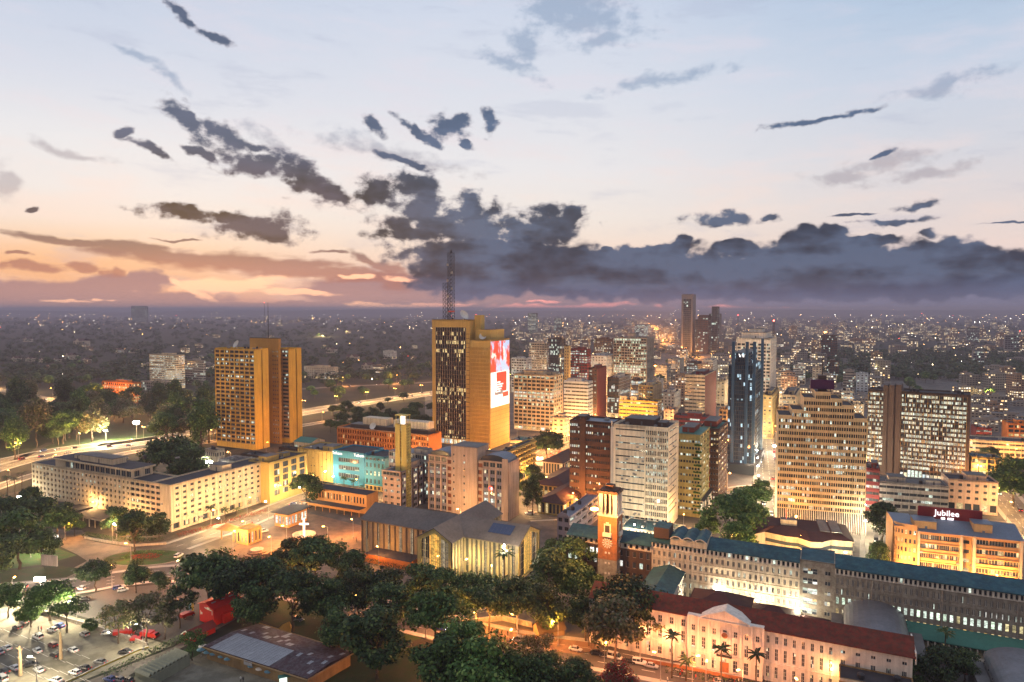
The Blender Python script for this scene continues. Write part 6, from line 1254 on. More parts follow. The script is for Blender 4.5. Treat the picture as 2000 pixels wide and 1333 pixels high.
# gabled villas in the far left
M_VILLA = surf('villa_walls', (.50, .42, .33), .8, .2)
rnd = random.Random(12)
for i, (px, py, w, lab) in enumerate([(32, 706, 15, 'leftmost cream gabled villa of the row above the park'), (60, 706, 14, 'cream gabled villa with an orange lit wall, second of its row'), (86, 708, 14, 'cream gabled villa in the middle of the row above the park'), (112, 708, 14, 'pale gabled villa left of the large lit villa'), (140, 703, 22, 'large lit gabled villa with three roof peaks'), (170, 708, 14, 'gabled villa at the right end of the row above the park'), (160, 676, 24, 'wide white roofed house with verandas above the villa row'), (232, 690, 16, 'row house with two gables left of the cream bank'), (262, 690, 16, 'white gabled row house next to the cream bank'), (55, 668, 14, 'small lit house with a yellow lamp in dark woods'), (620, 728, 26, 'white four storey flats with pink roofs right of the ochre tower'), (690, 706, 22, 'dark roofed apartment house left of the telecom tower'), (720, 722, 22, 'grey house with lit porch near the telecom tower'), (648, 690, 18, 'white house with red roof lights among trees')]):
    X, Y = G(px, py); wd = w * Y / FPX; root = empty('villa', (X, Y, 0), rnd.uniform(-.5, .1), lab, 'house'); h = wd * .42; k = MB(); k.box(-wd / 2, wd / 2, -wd * .35, wd * .35, 0, h); k.poly([(-wd * .2, -wd * .4, 0), (wd * .2, -wd * .4, 0), (wd * .2, -wd * .4, h), (0, -wd * .4, h * 1.5), (-wd * .2, -wd * .4, h)]); k.build('wall', M_VILLA, root)
    k = MB(); e = h + wd * .2; k.quad((-wd * .54, -wd * .4, h), (wd * .54, -wd * .4, h), (wd * .5, 0, e), (-wd * .5, 0, e)); k.quad((-wd * .5, 0, e), (wd * .5, 0, e), (wd * .54, wd * .4, h), (-wd * .54, wd * .4, h)); k.build('roof', surf('villa_tiles', (.09, .05, .045), .85, .3), root)
    for j in range(5):
        k = MB(); xx = -wd * .42 + j * wd * .19; k.box(xx, xx + wd * .08, -wd * .36 - .1 - (wd * .05 if abs(j - 2) == 0 else 0), -wd * .35 - (wd * .05 if j == 2 else 0), h * .35, h * .75); k.build('window', G_HALF, root)
# ================================================================== trees
from mathutils import Vector, Matrix
def leafmat(name, c1, c2, c3):
    if name in MATS: return MATS[name]
    m, n, b = newmat(name); g = n.node('ShaderNodeNewGeometry'); oi = n.node('ShaderNodeObjectInfo')
    big = n.noise(n.vmath('ADD', g.outputs['Position'], n.comb(n.math('MULTIPLY', oi.outputs['Random'], 90.0), 0.0, 0.0)), 0.35, 3.0, 0.6)
    col = n.mix(n.smooth(big, .38, .62), c1, c2); col = n.mix(n.math('GREATER_THAN', g.outputs['Random Per Island'], .82), col, c3)
    k = n.math('MULTIPLY_ADD', g.outputs['Random Per Island'], .8, .6); k = n.math('MULTIPLY', k, n.math('MULTIPLY_ADD', oi.outputs['Random'], .9, .6))
    n.set(b.inputs['Base Color'], n.mix(1.0, col, n.comb(k, k, k), 'MULTIPLY')); b.inputs['Roughness'].default_value = .65; b.inputs['Specular IOR Level'].default_value = .25
    MATS[name] = m; return m
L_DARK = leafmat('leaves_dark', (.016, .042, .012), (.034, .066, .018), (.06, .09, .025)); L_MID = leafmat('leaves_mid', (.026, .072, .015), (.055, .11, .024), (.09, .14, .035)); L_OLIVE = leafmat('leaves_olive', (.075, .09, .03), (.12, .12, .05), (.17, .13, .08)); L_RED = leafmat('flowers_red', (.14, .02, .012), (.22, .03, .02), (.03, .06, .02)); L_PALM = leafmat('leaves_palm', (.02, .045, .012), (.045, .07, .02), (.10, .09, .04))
M_BARK = surf('bark', (.075, .055, .04), .95, .3, .6, .3); M_BARKL = surf('pale_bark', (.28, .20, .12), .95, .3, .6, .3)
def crown_mesh(name, seed, lobes, leaves, ls, flat=1.0, spread=1.0, mat=L_DARK, holes=.0):
    """unit crown: leaf-sized faces gathered in clumps through and over an uneven volume"""
    r = random.Random(seed); k = MB(); cs = []
    for i in range(lobes):
        z = r.uniform(-.75, 1.0); a = 2 * pi * i * .618 + r.uniform(-.4, .4); q = sqrt(max(0, 1 - z * z)) * r.uniform(.45, 1.0) * spread
        cs.append((q * cos(a) * .74, q * sin(a) * .74, z * .62 * flat, r.uniform(.24, .44)))
    for (x, y, z, R) in cs:
        for j in range(leaves):
            u = r.uniform(-1, 1); t = r.uniform(0, 2 * pi); s = sqrt(1 - u * u); d = Vector((s * cos(t), s * sin(t), u)); rr = R * (r.random() ** .35) * r.uniform(.85, 1.15)
            p = Vector((x, y, z)) + Vector((d.x, d.y, d.z * .8 * max(flat, .6))) * rr; nrm = (d + Vector((r.uniform(-.8, .8), r.uniform(-.8, .8), r.uniform(-.2, 1.0)))).normalized(); e = nrm.orthogonal().normalized(); e = Matrix.Rotation(r.uniform(0, 6.28), 3, nrm) @ e; f = nrm.cross(e); w = ls * r.uniform(.7, 1.3); h = w * r.uniform(.45, .8)
            k.quad(tuple(p - e * w), tuple(p - f * h), tuple(p + e * w), tuple(p + f * h))
    me = k.mesh(name, [mat]); return me
CROWNS = {}
for key, args in {'round': (18, 270, .052, .95, 1.0), 'broad': (24, 220, .048, .55, 1.12), 'tall': (17, 220, .058, 1.35, .8), 'loose': (18, 110, .05, .7, 1.15)}.items():
    for v in range(3): CROWNS[key, v] = crown_mesh('crown', hash(key) % 97 * 0 + v * 7 + {'round': 1, 'broad': 2, 'tall': 3, 'loose': 4}[key], *args)
def recol(me, mat): m = me.copy(); m.materials.clear(); m.materials.append(mat); return m
CROWNC = {}
def crown_of(key, v, mat):
    q = (key, v, mat.name)
    if q not in CROWNC: CROWNC[q] = recol(CROWNS[key, v], mat)
    return CROWNC[q]
def trunk_mesh(seed, h, hc, r, spread=.5):
    """tapering trunk that forks into limbs; unit height h, limbs reach into the crown"""
    q = random.Random(seed); k = MB(); p = (0, 0, -.02); n = 4
    for i in range(n): e = (q.uniform(-.03, .03), q.uniform(-.03, .03), h * (i + 1) / n); k.bar(p, e, r * (1 - .12 * i), 7, 0, r * (1 - .12 * (i + 1))); p = e
    for j in range(6):
        a = 2 * pi * j / 6 + q.uniform(-.4, .4); m = (p[0] + cos(a) * spread * .45, p[1] + sin(a) * spread * .45, p[2] + (hc - h) * .55); e = (p[0] + cos(a) * spread, p[1] + sin(a) * spread, hc + q.uniform(0, .15)); k.bar(p, m, r * .5, 5, 0, r * .33); k.bar(m, e, r * .33, 5, 0, r * .1)
    return k.mesh('trunk', [M_BARK])
TRUNKS = [trunk_mesh(i, .42, .72, .028, .22) for i in range(4)]
rtree = random.Random(33)
def tree(px, py, rx, kind='round', label='', group=None, mat=L_DARK, aspect=None, bark=None, name='tree'):
    """crown centre seen at (px, py) with half width rx photo pixels; the trunk stands on the ground below it"""
    hc = 8.0
    for _ in range(4):
        X, Y = G(px, py, hc); r = 1.25 * rx / FPX * Y; vr = {'round': .88, 'broad': .6, 'tall': 1.4, 'loose': .75}[kind] * r if aspect is None else aspect * r
        hc = vr * .92 + {'round': .42, 'broad': .8, 'tall': .3, 'loose': .9}[kind] * r * .8
    v = rtree.randrange(3); root = empty(name, (X, Y, 0), rtree.uniform(0, 6.28), label, 'palm' if name == 'palm' else 'tree', group)
    me = crown_of(kind, v, mat); c = put('crown', me, root, (0, 0, hc), 0, (r, r, vr / {'round': .95, 'broad': .55, 'tall': 1.35, 'loose': .7}[kind])); t = put('trunk', TRUNKS[rtree.randrange(4)], root, (0, 0, 0), 0, (max(r, 2.5) * 1.6, max(r, 2.5) * 1.6, hc / .72))
    if bark: t.material_slots[0].link = 'OBJECT'; t.material_slots[0].material = bark
    return root
# palms
def frond_mesh(seed, n, L, droop, w):
    q = random.Random(seed); k = MB()
    for i in range(n):
        a = 2 * pi * i / n + q.uniform(-.2, .2); el = q.uniform(.05, 1.1); S_ = 7; pts = []
        for s in range(S_ + 1): f = s / S_; pts.append((cos(a) * L * f * cos(el * (1 - f)), sin(a) * L * f * cos(el * (1 - f)), L * (sin(el) * f - droop * f * f)))
        for s in range(S_):
            p, e = Vector(pts[s]), Vector(pts[s + 1]); d = (e - p).normalized(); sd = Vector((-sin(a), cos(a), 0)); wd = w * (sin(pi * (s + .6) / (S_ + .6)))
            for g in (-1, 1): k.quad(tuple(p), tuple(e), tuple(e + sd * g * wd - d * -.1 * wd + Vector((0, 0, -.35 * wd))), tuple(p + sd * g * wd + Vector((0, 0, -.35 * wd))))
    return k.mesh('fronds', [L_PALM])
FROND = [frond_mesh(i, 17, 2.9, .55, .42) for i in range(3)]
def palm(px, py_top, py_base, label, group=None, s=1.0, mat=None):
    X, Y = G(px, py_base); h = max(3.0, height_at(X, Y, py_top)); root = empty('palm', (X, Y, 0), rtree.uniform(0, 6), label, 'palm', group); k = MB(); p = (0, 0, 0)
    for i in range(5): e = (rtree.uniform(-.12, .12), rtree.uniform(-.12, .12), h * (i + 1) / 5); k.bar(p, e, .26 - .02 * i, 7, 0, .24 - .02 * i); p = e
    k.build('trunk', M_BARK, root); put('crown', FROND[rtree.randrange(3)], root, (p[0], p[1], h), 0, (s, s, s)); return root

# --- the park row along the street, lower middle (crown positions)
for (x, y, r, kd, mt, lab) in [
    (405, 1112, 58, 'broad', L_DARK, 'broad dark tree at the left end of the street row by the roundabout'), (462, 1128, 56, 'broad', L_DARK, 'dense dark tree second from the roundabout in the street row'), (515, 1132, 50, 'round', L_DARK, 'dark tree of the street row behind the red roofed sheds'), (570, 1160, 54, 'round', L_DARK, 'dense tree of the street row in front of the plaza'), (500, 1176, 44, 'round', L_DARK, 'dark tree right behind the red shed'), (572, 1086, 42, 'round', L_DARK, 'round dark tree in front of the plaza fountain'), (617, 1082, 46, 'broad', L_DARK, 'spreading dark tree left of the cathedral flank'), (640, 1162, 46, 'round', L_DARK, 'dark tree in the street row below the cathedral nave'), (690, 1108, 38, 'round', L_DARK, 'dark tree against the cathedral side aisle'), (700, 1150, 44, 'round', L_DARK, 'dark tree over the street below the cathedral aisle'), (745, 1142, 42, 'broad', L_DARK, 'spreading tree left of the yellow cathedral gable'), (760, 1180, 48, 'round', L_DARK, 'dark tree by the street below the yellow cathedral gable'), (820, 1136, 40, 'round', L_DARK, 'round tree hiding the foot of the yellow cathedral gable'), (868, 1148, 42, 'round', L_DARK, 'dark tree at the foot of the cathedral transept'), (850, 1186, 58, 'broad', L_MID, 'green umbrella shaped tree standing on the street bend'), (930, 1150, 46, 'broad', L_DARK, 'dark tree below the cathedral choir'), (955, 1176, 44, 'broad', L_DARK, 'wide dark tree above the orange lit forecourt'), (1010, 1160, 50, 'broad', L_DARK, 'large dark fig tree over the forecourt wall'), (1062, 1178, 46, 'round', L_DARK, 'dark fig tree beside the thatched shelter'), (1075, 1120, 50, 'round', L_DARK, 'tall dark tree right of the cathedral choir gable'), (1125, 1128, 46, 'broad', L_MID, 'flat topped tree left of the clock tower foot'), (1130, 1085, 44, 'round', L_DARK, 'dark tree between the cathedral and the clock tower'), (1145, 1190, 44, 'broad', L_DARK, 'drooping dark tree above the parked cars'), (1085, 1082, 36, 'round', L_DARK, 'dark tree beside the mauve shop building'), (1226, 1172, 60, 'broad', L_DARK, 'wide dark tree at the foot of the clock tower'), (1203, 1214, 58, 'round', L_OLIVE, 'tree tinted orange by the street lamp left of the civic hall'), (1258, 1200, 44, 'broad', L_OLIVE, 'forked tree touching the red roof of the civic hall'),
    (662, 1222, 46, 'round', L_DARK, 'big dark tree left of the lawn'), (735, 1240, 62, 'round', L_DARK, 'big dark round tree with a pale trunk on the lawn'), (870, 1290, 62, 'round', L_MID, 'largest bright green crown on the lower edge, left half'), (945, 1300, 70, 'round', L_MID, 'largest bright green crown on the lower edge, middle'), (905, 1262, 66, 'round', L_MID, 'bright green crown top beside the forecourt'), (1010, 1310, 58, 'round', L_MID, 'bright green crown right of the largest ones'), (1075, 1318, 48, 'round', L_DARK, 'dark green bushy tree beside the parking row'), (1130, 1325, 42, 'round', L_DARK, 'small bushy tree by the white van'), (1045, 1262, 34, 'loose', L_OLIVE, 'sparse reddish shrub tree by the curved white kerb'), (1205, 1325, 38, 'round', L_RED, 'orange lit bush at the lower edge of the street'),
    (1530, 1272, 26, 'tall', L_MID, 'slim green tree in front of the civic hall right wing'), (1422, 1110, 24, 'tall', L_MID, 'small conifer like tree against the pale slab'), (1900, 1240, 18, 'tall', L_DARK, 'dark pointed conifer in the garden court'), (1840, 1300, 42, 'round', L_DARK, 'bushy dark tree filling the garden court'), (1885, 1296, 32, 'round', L_DARK, 'dark tree by the garden court deck'), (1790, 1316, 26, 'round', L_DARK, 'dark shrub tree at the garden court wall'),
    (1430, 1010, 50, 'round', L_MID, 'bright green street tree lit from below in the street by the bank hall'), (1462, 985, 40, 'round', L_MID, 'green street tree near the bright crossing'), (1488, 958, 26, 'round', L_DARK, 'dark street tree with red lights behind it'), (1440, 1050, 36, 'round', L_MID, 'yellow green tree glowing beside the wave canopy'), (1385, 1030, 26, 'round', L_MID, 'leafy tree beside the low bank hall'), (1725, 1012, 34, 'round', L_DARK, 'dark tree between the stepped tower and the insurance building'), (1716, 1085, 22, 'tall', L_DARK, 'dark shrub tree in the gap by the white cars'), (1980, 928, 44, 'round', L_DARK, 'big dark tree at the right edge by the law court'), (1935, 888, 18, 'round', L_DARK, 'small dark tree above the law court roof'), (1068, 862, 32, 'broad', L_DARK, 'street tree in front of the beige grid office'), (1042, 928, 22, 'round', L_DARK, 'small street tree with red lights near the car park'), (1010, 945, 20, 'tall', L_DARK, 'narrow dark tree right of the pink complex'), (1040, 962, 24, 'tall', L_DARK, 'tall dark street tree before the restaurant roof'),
    (330, 880, 46, 'broad', L_DARK, 'wide dark tree behind the cream hotel'), (372, 905, 40, 'round', L_DARK, 'dark tree in the hotel courtyard'), (300, 905, 26, 'round', L_DARK, 'dark bush behind the hotel penthouse'), (598, 952, 30, 'round', L_DARK, 'street tree at the corner of the tan glazed block'), (262, 1030, 36, 'round', L_DARK, 'leafy tree at the front of the cream hotel'), (145, 1020, 20, 'round', L_MID, 'small green tree at the hotel drive'), (310, 1022, 26, 'round', L_DARK, 'small tree at the corner of the cream hotel'),
    (-10, 1080, 44, 'round', L_DARK, 'dark tree cut by the left edge beside the verge'), (110, 1012, 30, 'broad', L_MID, 'green tree right of the big one at the left edge'), (60, 975, 26, 'round', L_DARK, 'dark tree before the left end of the cream hotel'), (125, 1000, 22, 'round', L_DARK, 'dark bush tree at the hotel entrance canopy'), (225, 1012, 26, 'round', L_DARK, 'dark tree right of the hotel entrance canopy'), (60, 1190, 26, 'round', L_MID, 'pale tree beside the white floodlight mast'), (130, 1185, 30, 'loose', L_MID, 'feathery tree right of the white floodlight mast'), (322, 1208, 24, 'loose', L_OLIVE, 'bare branched tree above the drive to the red shed'),
    (35, 1040, 52, 'round', L_MID, 'big green tree at the left edge above the verge'), (70, 1010, 44, 'round', L_DARK, 'dark green tree left of the orange lit road'), (10, 1000, 34, 'round', L_DARK, 'dark tree at the left edge below the hotel'), (82, 1062, 30, 'round', L_MID, 'green tree at the edge of the lit verge'), (185, 1113, 30, 'broad', L_DARK, 'dark flat tree beside the red light streaked road'), (265, 1120, 28, 'round', L_DARK, 'dark tree below the roundabout'), (310, 1135, 20, 'round', L_DARK, 'small dark tree beside the roundabout kerb'), (95, 1158, 38, 'broad', L_MID, 'pale green tree lit by the white floodlight'), (15, 1165, 30, 'round', L_MID, 'light green tree at the left edge of the car park'), (230, 1200, 34, 'loose', L_OLIVE, 'sparse olive tree in the car park'), (285, 1190, 42, 'loose', L_OLIVE, 'thin pinkish tree with a pale forked trunk above the red trucks'), (175, 1220, 14, 'round', L_DARK, 'small bush by the car park wall'), (375, 1250, 24, 'loose', L_MID, 'sparse lit tree at the end of the market roof'), (350, 1170, 34, 'loose', L_DARK, 'thin tree beside the drive to the sheds')]:
    tree(x, y, r, kd, lab, mat=mt)
palm(985, 1080, 1165, 'thick skirted palm before the cathedral choir', s=1.5); palm(668, 1062, 1082, 'short palm on the plaza beside the cathedral')
for (x, yt, yb, lab) in [(412, 992, 1020, 'first palm along the hotel wing'), (440, 996, 1013, 'palm along the hotel wing, in the middle of the red flowers'), (462, 1000, 1006, 'low palm at the far end of the hotel wing'), (15, 932, 975, 'palm at the left edge by the highway'), (30, 935, 978, 'palm second from the left edge by the highway'), (44, 925, 972, 'taller palm near the hotel end'),
        (1312, 1242, 1325, 'palm lit orange left of the civic hall pediment'), (1408, 1268, 1335, 'palm right in front of the civic hall door'), (1476, 1278, 1345, 'palm right of the civic hall pediment'), (1340, 1290, 1330, 'short palm on the civic hall forecourt'), (1375, 1098, 1168, 'palm left of the small conifer against the pale slab'), (1470, 1130, 1200, 'palm before the pale slab, right of the conifer'), (1396, 1104, 1170, 'thin palm close to the floodlight in the courtyard'), (1845, 1236, 1300, 'palm in the garden court'), (1150, 1225, 1262, 'drooping palm beside the green lit lawn'), (690, 940, 955, 'palm below the turquoise building'), (672, 935, 950, 'bushy palm left of the turquoise building entrance')]:
    palm(x, yt, yb, lab)
# park and highway trees, mid distance
rt = random.Random(5)
for i in range(120):
    px, py = rt.uniform(-40, 420), rt.uniform(765, 850)
    if py > 812 and 180 < px < 320: continue
    if py > 838 - (px - 0) * .0 and px > 60: py = rt.uniform(770, 832)
    rr = rt.uniform(10, 24) * (1 if py < 800 else 1.4)
    tree(px, py, rr, rt.choice(['round', 'broad', 'round', 'tall']), 'dark park tree in the wooded ground beyond the highway', 'trees of the park beyond the highway', rt.choice([L_DARK, L_DARK, L_MID, L_OLIVE]))
for i in range(40):
    px, py = rt.uniform(640, 850), rt.uniform(792, 838)
    tree(px, py, rt.uniform(8, 15), rt.choice(['round', 'broad']), 'dark roadside tree between the highway and the orange slab', 'trees below the highway by the orange slab', L_DARK)
# hedges and flower beds
def bed(label, pts, w, h, mat, cat='hedge', name='hedge'):
    r = random.Random(len(label)); P = smooth_line([G(*p) for p in pts], 5); k = MB()
    for i in range(len(P) - 1):
        a, e = P[i], P[i + 1]; L = hypot(e[0] - a[0], e[1] - a[1])
        for j in range(int(L * w * 7)):
            f = r.random(); o = r.uniform(-w / 2, w / 2); d = ((e[0] - a[0]) / L, (e[1] - a[1]) / L); p = Vector((a[0] + (e[0] - a[0]) * f - d[1] * o, a[1] + (e[1] - a[1]) * f + d[0] * o, r.random() ** .5 * h * (1 - (2 * o / w) ** 4 * .4))); n_ = Vector((r.uniform(-1, 1), r.uniform(-1, 1), r.uniform(.1, 1))).normalized(); u = n_.orthogonal().normalized(); v = n_.cross(u); s = r.uniform(.14, .3); k.quad(tuple(p - u * s), tuple(p - v * s * .7), tuple(p + u * s), tuple(p + v * s * .7))
    o = k.build(name, mat); tag(o, label, cat); return o
bed('red flowering bougainvillea hedge along the hotel wing', [(345, 1050), (400, 1036), (460, 1018), (520, 1000)], 4.0, 1.8, L_RED, 'hedge'); bed('clipped green hedge along the hotel drive corner', [(165, 1045), (200, 1052), (260, 1058), (320, 1055)], 4.5, 1.4, L_MID); bed('red and green flower bed on the roundabout', [(258, 1092), (283, 1088), (310, 1090)], 6, .9, L_RED, 'flower bed', 'flower_bed'); bed('low shrubs around the roundabout centre', [(240, 1094), (265, 1082), (300, 1080), (325, 1086)], 3, 1.2, L_MID); bed('hedge beneath the turquoise building', [(700, 952), (750, 958)], 3, 1.4, L_MID); bed('dark hedge along the drive above the striped sheds', [(200, 1325), (330, 1262), (400, 1235)], 4, 1.6, L_DARK); bed('bush line at the civic hall foot', [(1300, 1312), (1420, 1335), (1540, 1352)], 3, 1.6, L_DARK); bed('dark shrubs at the foot of the cathedral', [(720, 1100), (810, 1122), (900, 1130), (1010, 1135)], 5, 2.2, L_DARK)
# pruned trunks in the car park
for (px, pb, pt, lab, st) in [(40, 1320, 1262, 'heavily pruned trunk with short stubs in the car park', 6), (119, 1288, 1235, 'tall bare pruned trunk among the white cars', 2)]:
    X, Y = G(px, pb); h = height_at(X, Y, pt); root = empty('pruned_tree', (X, Y, 0), 0, lab, 'tree'); k = MB(); k.bar((0, 0, 0), (.1, 0, h * .6), .55, 8, 0, .42); k.bar((.1, 0, h * .6), (-.1, .1, h), .42, 8, 0, .25); k.build('trunk', M_BARKL, root); r = random.Random(st)
    for i in range(st): z = h * (.55 + .4 * i / st); a = r.uniform(0, 6); k = MB(); k.bar((0, 0, z), (cos(a) * .9, sin(a) * .9, z + .9), .2, 6, 0, .1); k.build('stub', M_BARKL, root)
# ================================================================== street lamps, with their light
G_SOD = glow('lamp_sodium', (1.0, .42, .08), 25.0); G_WHT = glow('lamp_white', (1.0, .97, .86), 40.0); G_YEL = glow('lamp_yellow', (1.0, .78, .2), 14.0)
LAMPC = {'s': (G_SOD, (1.0, .38, .08)), 'w': (G_WHT, (1.0, .83, .54)), 'y': (G_YEL, (1.0, .74, .28)), 'm': (G_SOD, (1.0, .55, .19)), 'o': (G_SOD, (1.0, .34, .12))}
def lampmesh(h, double):
    k = MB(); k.bar((0, 0, 0), (0, 0, h), .13, 6, 0, .08); k.cbox(0, 0, .25, .25, 0, .5)
    for s in ((1, -1) if double else (1,)): k.bar((0, 0, h), (1.9 * s, 0, h + .45), .06, 5)
    return k.mesh('pole', [M_GREYC])
LM = {}
def point(root, loc, col, e, r=.35):
    l = bpy.data.lights.new('lamp_light', 'POINT'); l.energy = e * 2.1; l.color = col; l.shadow_soft_size = r
    o = bpy.data.objects.new('lamp_light', l); COL.objects.link(o); o.location = loc; o.parent = root; return o
LAMPS = []
def lamp(X, Y, h, c, e, label, double=False, rz=0.0, group=None, head=.5):
    root = empty('street_lamp', (X, Y, 0), rz, label, 'street lamp', group); q = (round(h), double)
    if q not in LM: LM[q] = lampmesh(round(h), double)
    put('pole', LM[q], root); g, col = LAMPC[c]; h = round(h)
    for s in ((1, -1) if double else (1,)):
        key = ('head', c, head)
        if key not in LM: k = MB(); k.cbox(0, 0, head, head * .42, -.12, .1); k.quad((-head, -head * .4, -.13), (head, -head * .4, -.13), (head, head * .4, -.13), (-head, head * .4, -.13)); LM[key] = k.mesh('lamp_head', [g])
        put('lamp_head', LM[key], root, (1.9 * s, 0, h + .42))
    if e: point(root, (1.9 if not double else 0, 0, h - .1), col, e)
    LAMPS.append((X, Y)); return root
def floodmast(px, pb, pt, c, e, label, head=1.2, n=4):
    X, Y = G(px, pb); h = height_at(X, Y, pt); root = empty('floodlight_mast', (X, Y, 0), 0, label, 'floodlight'); k = MB(); k.bar((0, 0, 0), (0, 0, h), .2, 7, 0, .12); k.box(-1.3, 1.3, -.1, .1, h - .2, h); k.build('pole', M_GREYC, root); g, col = LAMPC[c]
    for i in range(n): k = MB(); x = -1.2 + 2.4 * i / max(1, n - 1); k.cbox(x, -.3, .3 * head, .25 * head, h - .05, h + .65 * head); k.build('lamp_head', g, root)
    point(root, (0, -.9, h + .3), col, e, .6); return root
def wall_lamp(px, py, D, c, e, label, s=.8, off=0.0):
    """a lamp fixed to a facade or roof, D metres ahead"""
    z = height_at(xdepth(px, D), D, py); X = (px - 1000) / FPX * (D * cos(PITCH) + (CAMZ - z) * sin(PITCH)); root = empty('roof_floodlight', (X, D, z), 0, label, 'floodlight'); g, col = LAMPC[c]; k = MB(); k.lathe([(s * .5, -.4), (s, -.1), (s, .3), (s * .4, .6)], 0, 0, 10); k.build('lamp_head', g, root); k = MB(); k.bar((0, 0, -.4), (0, .8, -2.2), .12, 5); k.build('bracket', M_DARK, root); point(root, (0, -1.6, .4), col, e, .8)
KW = 1000.0
floodmast(80, 1172, 1134, 'w', 80 * KW, 'tall white floodlight blazing over the car park', 1.9); floodmast(410, 952, 905, 'w', 26 * KW, 'white floodlight standing behind the hotel roof', 2.2); floodmast(267, 858, 828, 'w', 130 * KW, 'brightest white park floodlight beyond the hotel', 3.2); floodmast(207, 862, 842, 'w', 70 * KW, 'smaller white park floodlight left of the brightest one'); floodmast(1405, 1196, 1151, 'w', 13 * KW, 'white floodlight in the courtyard between the red roof and the pale slab', 1.7); floodmast(40, 985, 972, 'w', 14 * KW, 'white lamp at the left end of the hotel')
wall_lamp(1161, 995, 252, 's', 30 * KW, 'glaring orange floodlight beside the clock tower lantern', 1.5); wall_lamp(1514, 872, 520, 'w', 50 * KW, 'white street floodlight at the left edge of the stepped tower', 2.0); wall_lamp(985, 1066, 262, 'w', 7 * KW, 'small white lamp on the cathedral choir behind the palm', .35); wall_lamp(1612, 649, 1900, 's', 300 * KW, 'orange flare light on the far brown block', 4.0); wall_lamp(1927, 769, 850, 'y', 90 * KW, 'yellow white floodlight in the dark trees at the right', 2.0); wall_lamp(630, 656, 2800, 'y', 500 * KW, 'yellow floodlight far off in the woods right of the ochre tower', 4.0); wall_lamp(1762, 912, 470, 'w', 18 * KW, 'white lamp at the foot of the dark lit tower', .8); wall_lamp(1555, 1010, 330, 's', 2 * KW, 'small red lamp on the maroon bank roof', .4); wall_lamp(150, 974, 410, 's', 1.5 * KW, 'small orange lamp on the hotel front', .4); wall_lamp(1280, 715, 1150, 's', 80 * KW, 'orange flood lamp below the flyover', 2.0); wall_lamp(1703, 697, 1750, 's', 200 * KW, 'orange glare in the woods left of the dark lit tower', 4.0); wall_lamp(1290, 733, 1050, 's', 60 * KW, 'orange lamp on a low roof left of the banded hotel tower', 1.5)
# rows of lamps along the streets
def lamprow(pts, step, off, h, c, e, lab, group, double=False, start=0.0, lim=1e9):
    nn = normals(pts); acc = start; last = 0
    for i in range(len(pts) - 1):
        a, b = pts[i], pts[i + 1]; L = hypot(b[0] - a[0], b[1] - a[1]); s = step - acc
        while s <= L:
            X, Y = a[0] + (b[0] - a[0]) * s / L + nn[i][0] * off, a[1] + (b[1] - a[1]) * s / L + nn[i][1] * off; px = 1000 + FPX * X / max(Y, 1)
            if -160 < px < 2160 and Y > 190 and Y < lim: lamp(X, Y, h, c, e, lab, double, atan2(-nn[i][1] * off, -nn[i][0] * off) if off else atan2(nn[i][1], nn[i][0]), group)
            s += step
        acc = (L - (s - step)) if L >= step - acc else acc + L
lamprow(city_way, 30, -9.5, 8, 'o', 3.6 * KW, 'sodium street lamp along the tree lined street', 'sodium lamps along the tree lined street')
lamprow(hotel_street, 26, 8.5, 9, 'm', 7.0 * KW, 'warm street lamp along the street beside the hotel wing', 'lamps along the hotel street'); lamprow(hotel_street, 30, -8.5, 9, 'w', 6 * KW, 'white street lamp on the plaza side of the hotel street', 'lamps along the plaza side of the hotel street', start=12)
lamprow(highway, 46, 0, 12, 'm', 36 * KW, 'tall twin armed lamp on the highway median', 'twin armed lamps along the highway', True, lim=1300)
lamprow(avenue, 28, 11.5, 10, 's', 11 * KW, 'street lamp on the avenue through the centre', 'lamps along the avenue', lim=1100); lamprow(avenue, 28, -11.5, 10, 'm', 11 * KW, 'street lamp opposite on the avenue through the centre', 'lamps along the far side of the avenue', start=14, lim=1100)
lamprow(central, 26, 9.5, 10, 'w', 7 * KW, 'white street lamp in the street between the blue glass tower and the stepped tower', 'lamps in the bright cross street', lim=1000); lamprow(central, 30, -9.5, 10, 'm', 6 * KW, 'warm street lamp opposite in the street by the stepped tower', 'lamps opposite in the bright cross street', start=10, lim=1000)
lamprow(cross, 28, 8.5, 9, 's', 5 * KW, 'sodium street lamp behind the white office tower', 'lamps in the street behind the white tower'); lamprow(right_street, 30, 8, 9, 'w', 8 * KW, 'white street lamp right of the stepped tower', 'lamps right of the stepped tower', lim=700); lamprow(far_right, 30, 9, 10, 'm', 7 * KW, 'warm street lamp in the street at the right edge', 'lamps in the right edge street', lim=900); lamprow(service, 60, 5, 9, 's', 6 * KW, 'lamp along the service road behind the hotel', 'lamps along the service road'); lamprow(park_road, 90, 10, 12, 'm', 22 * KW, 'lamp along the park road beyond the highway', 'lamps along the park road'); lamprow(hill_road, 80, 9, 12, 's', 26 * KW, 'lamp along the hill road below the dark woods', 'lamps along the hill road'); lamprow(waiyaki, 110, 0, 14, 's', 85 * KW, 'sodium lamp on the far orange flyover', 'sodium lamps on the far flyover', True)
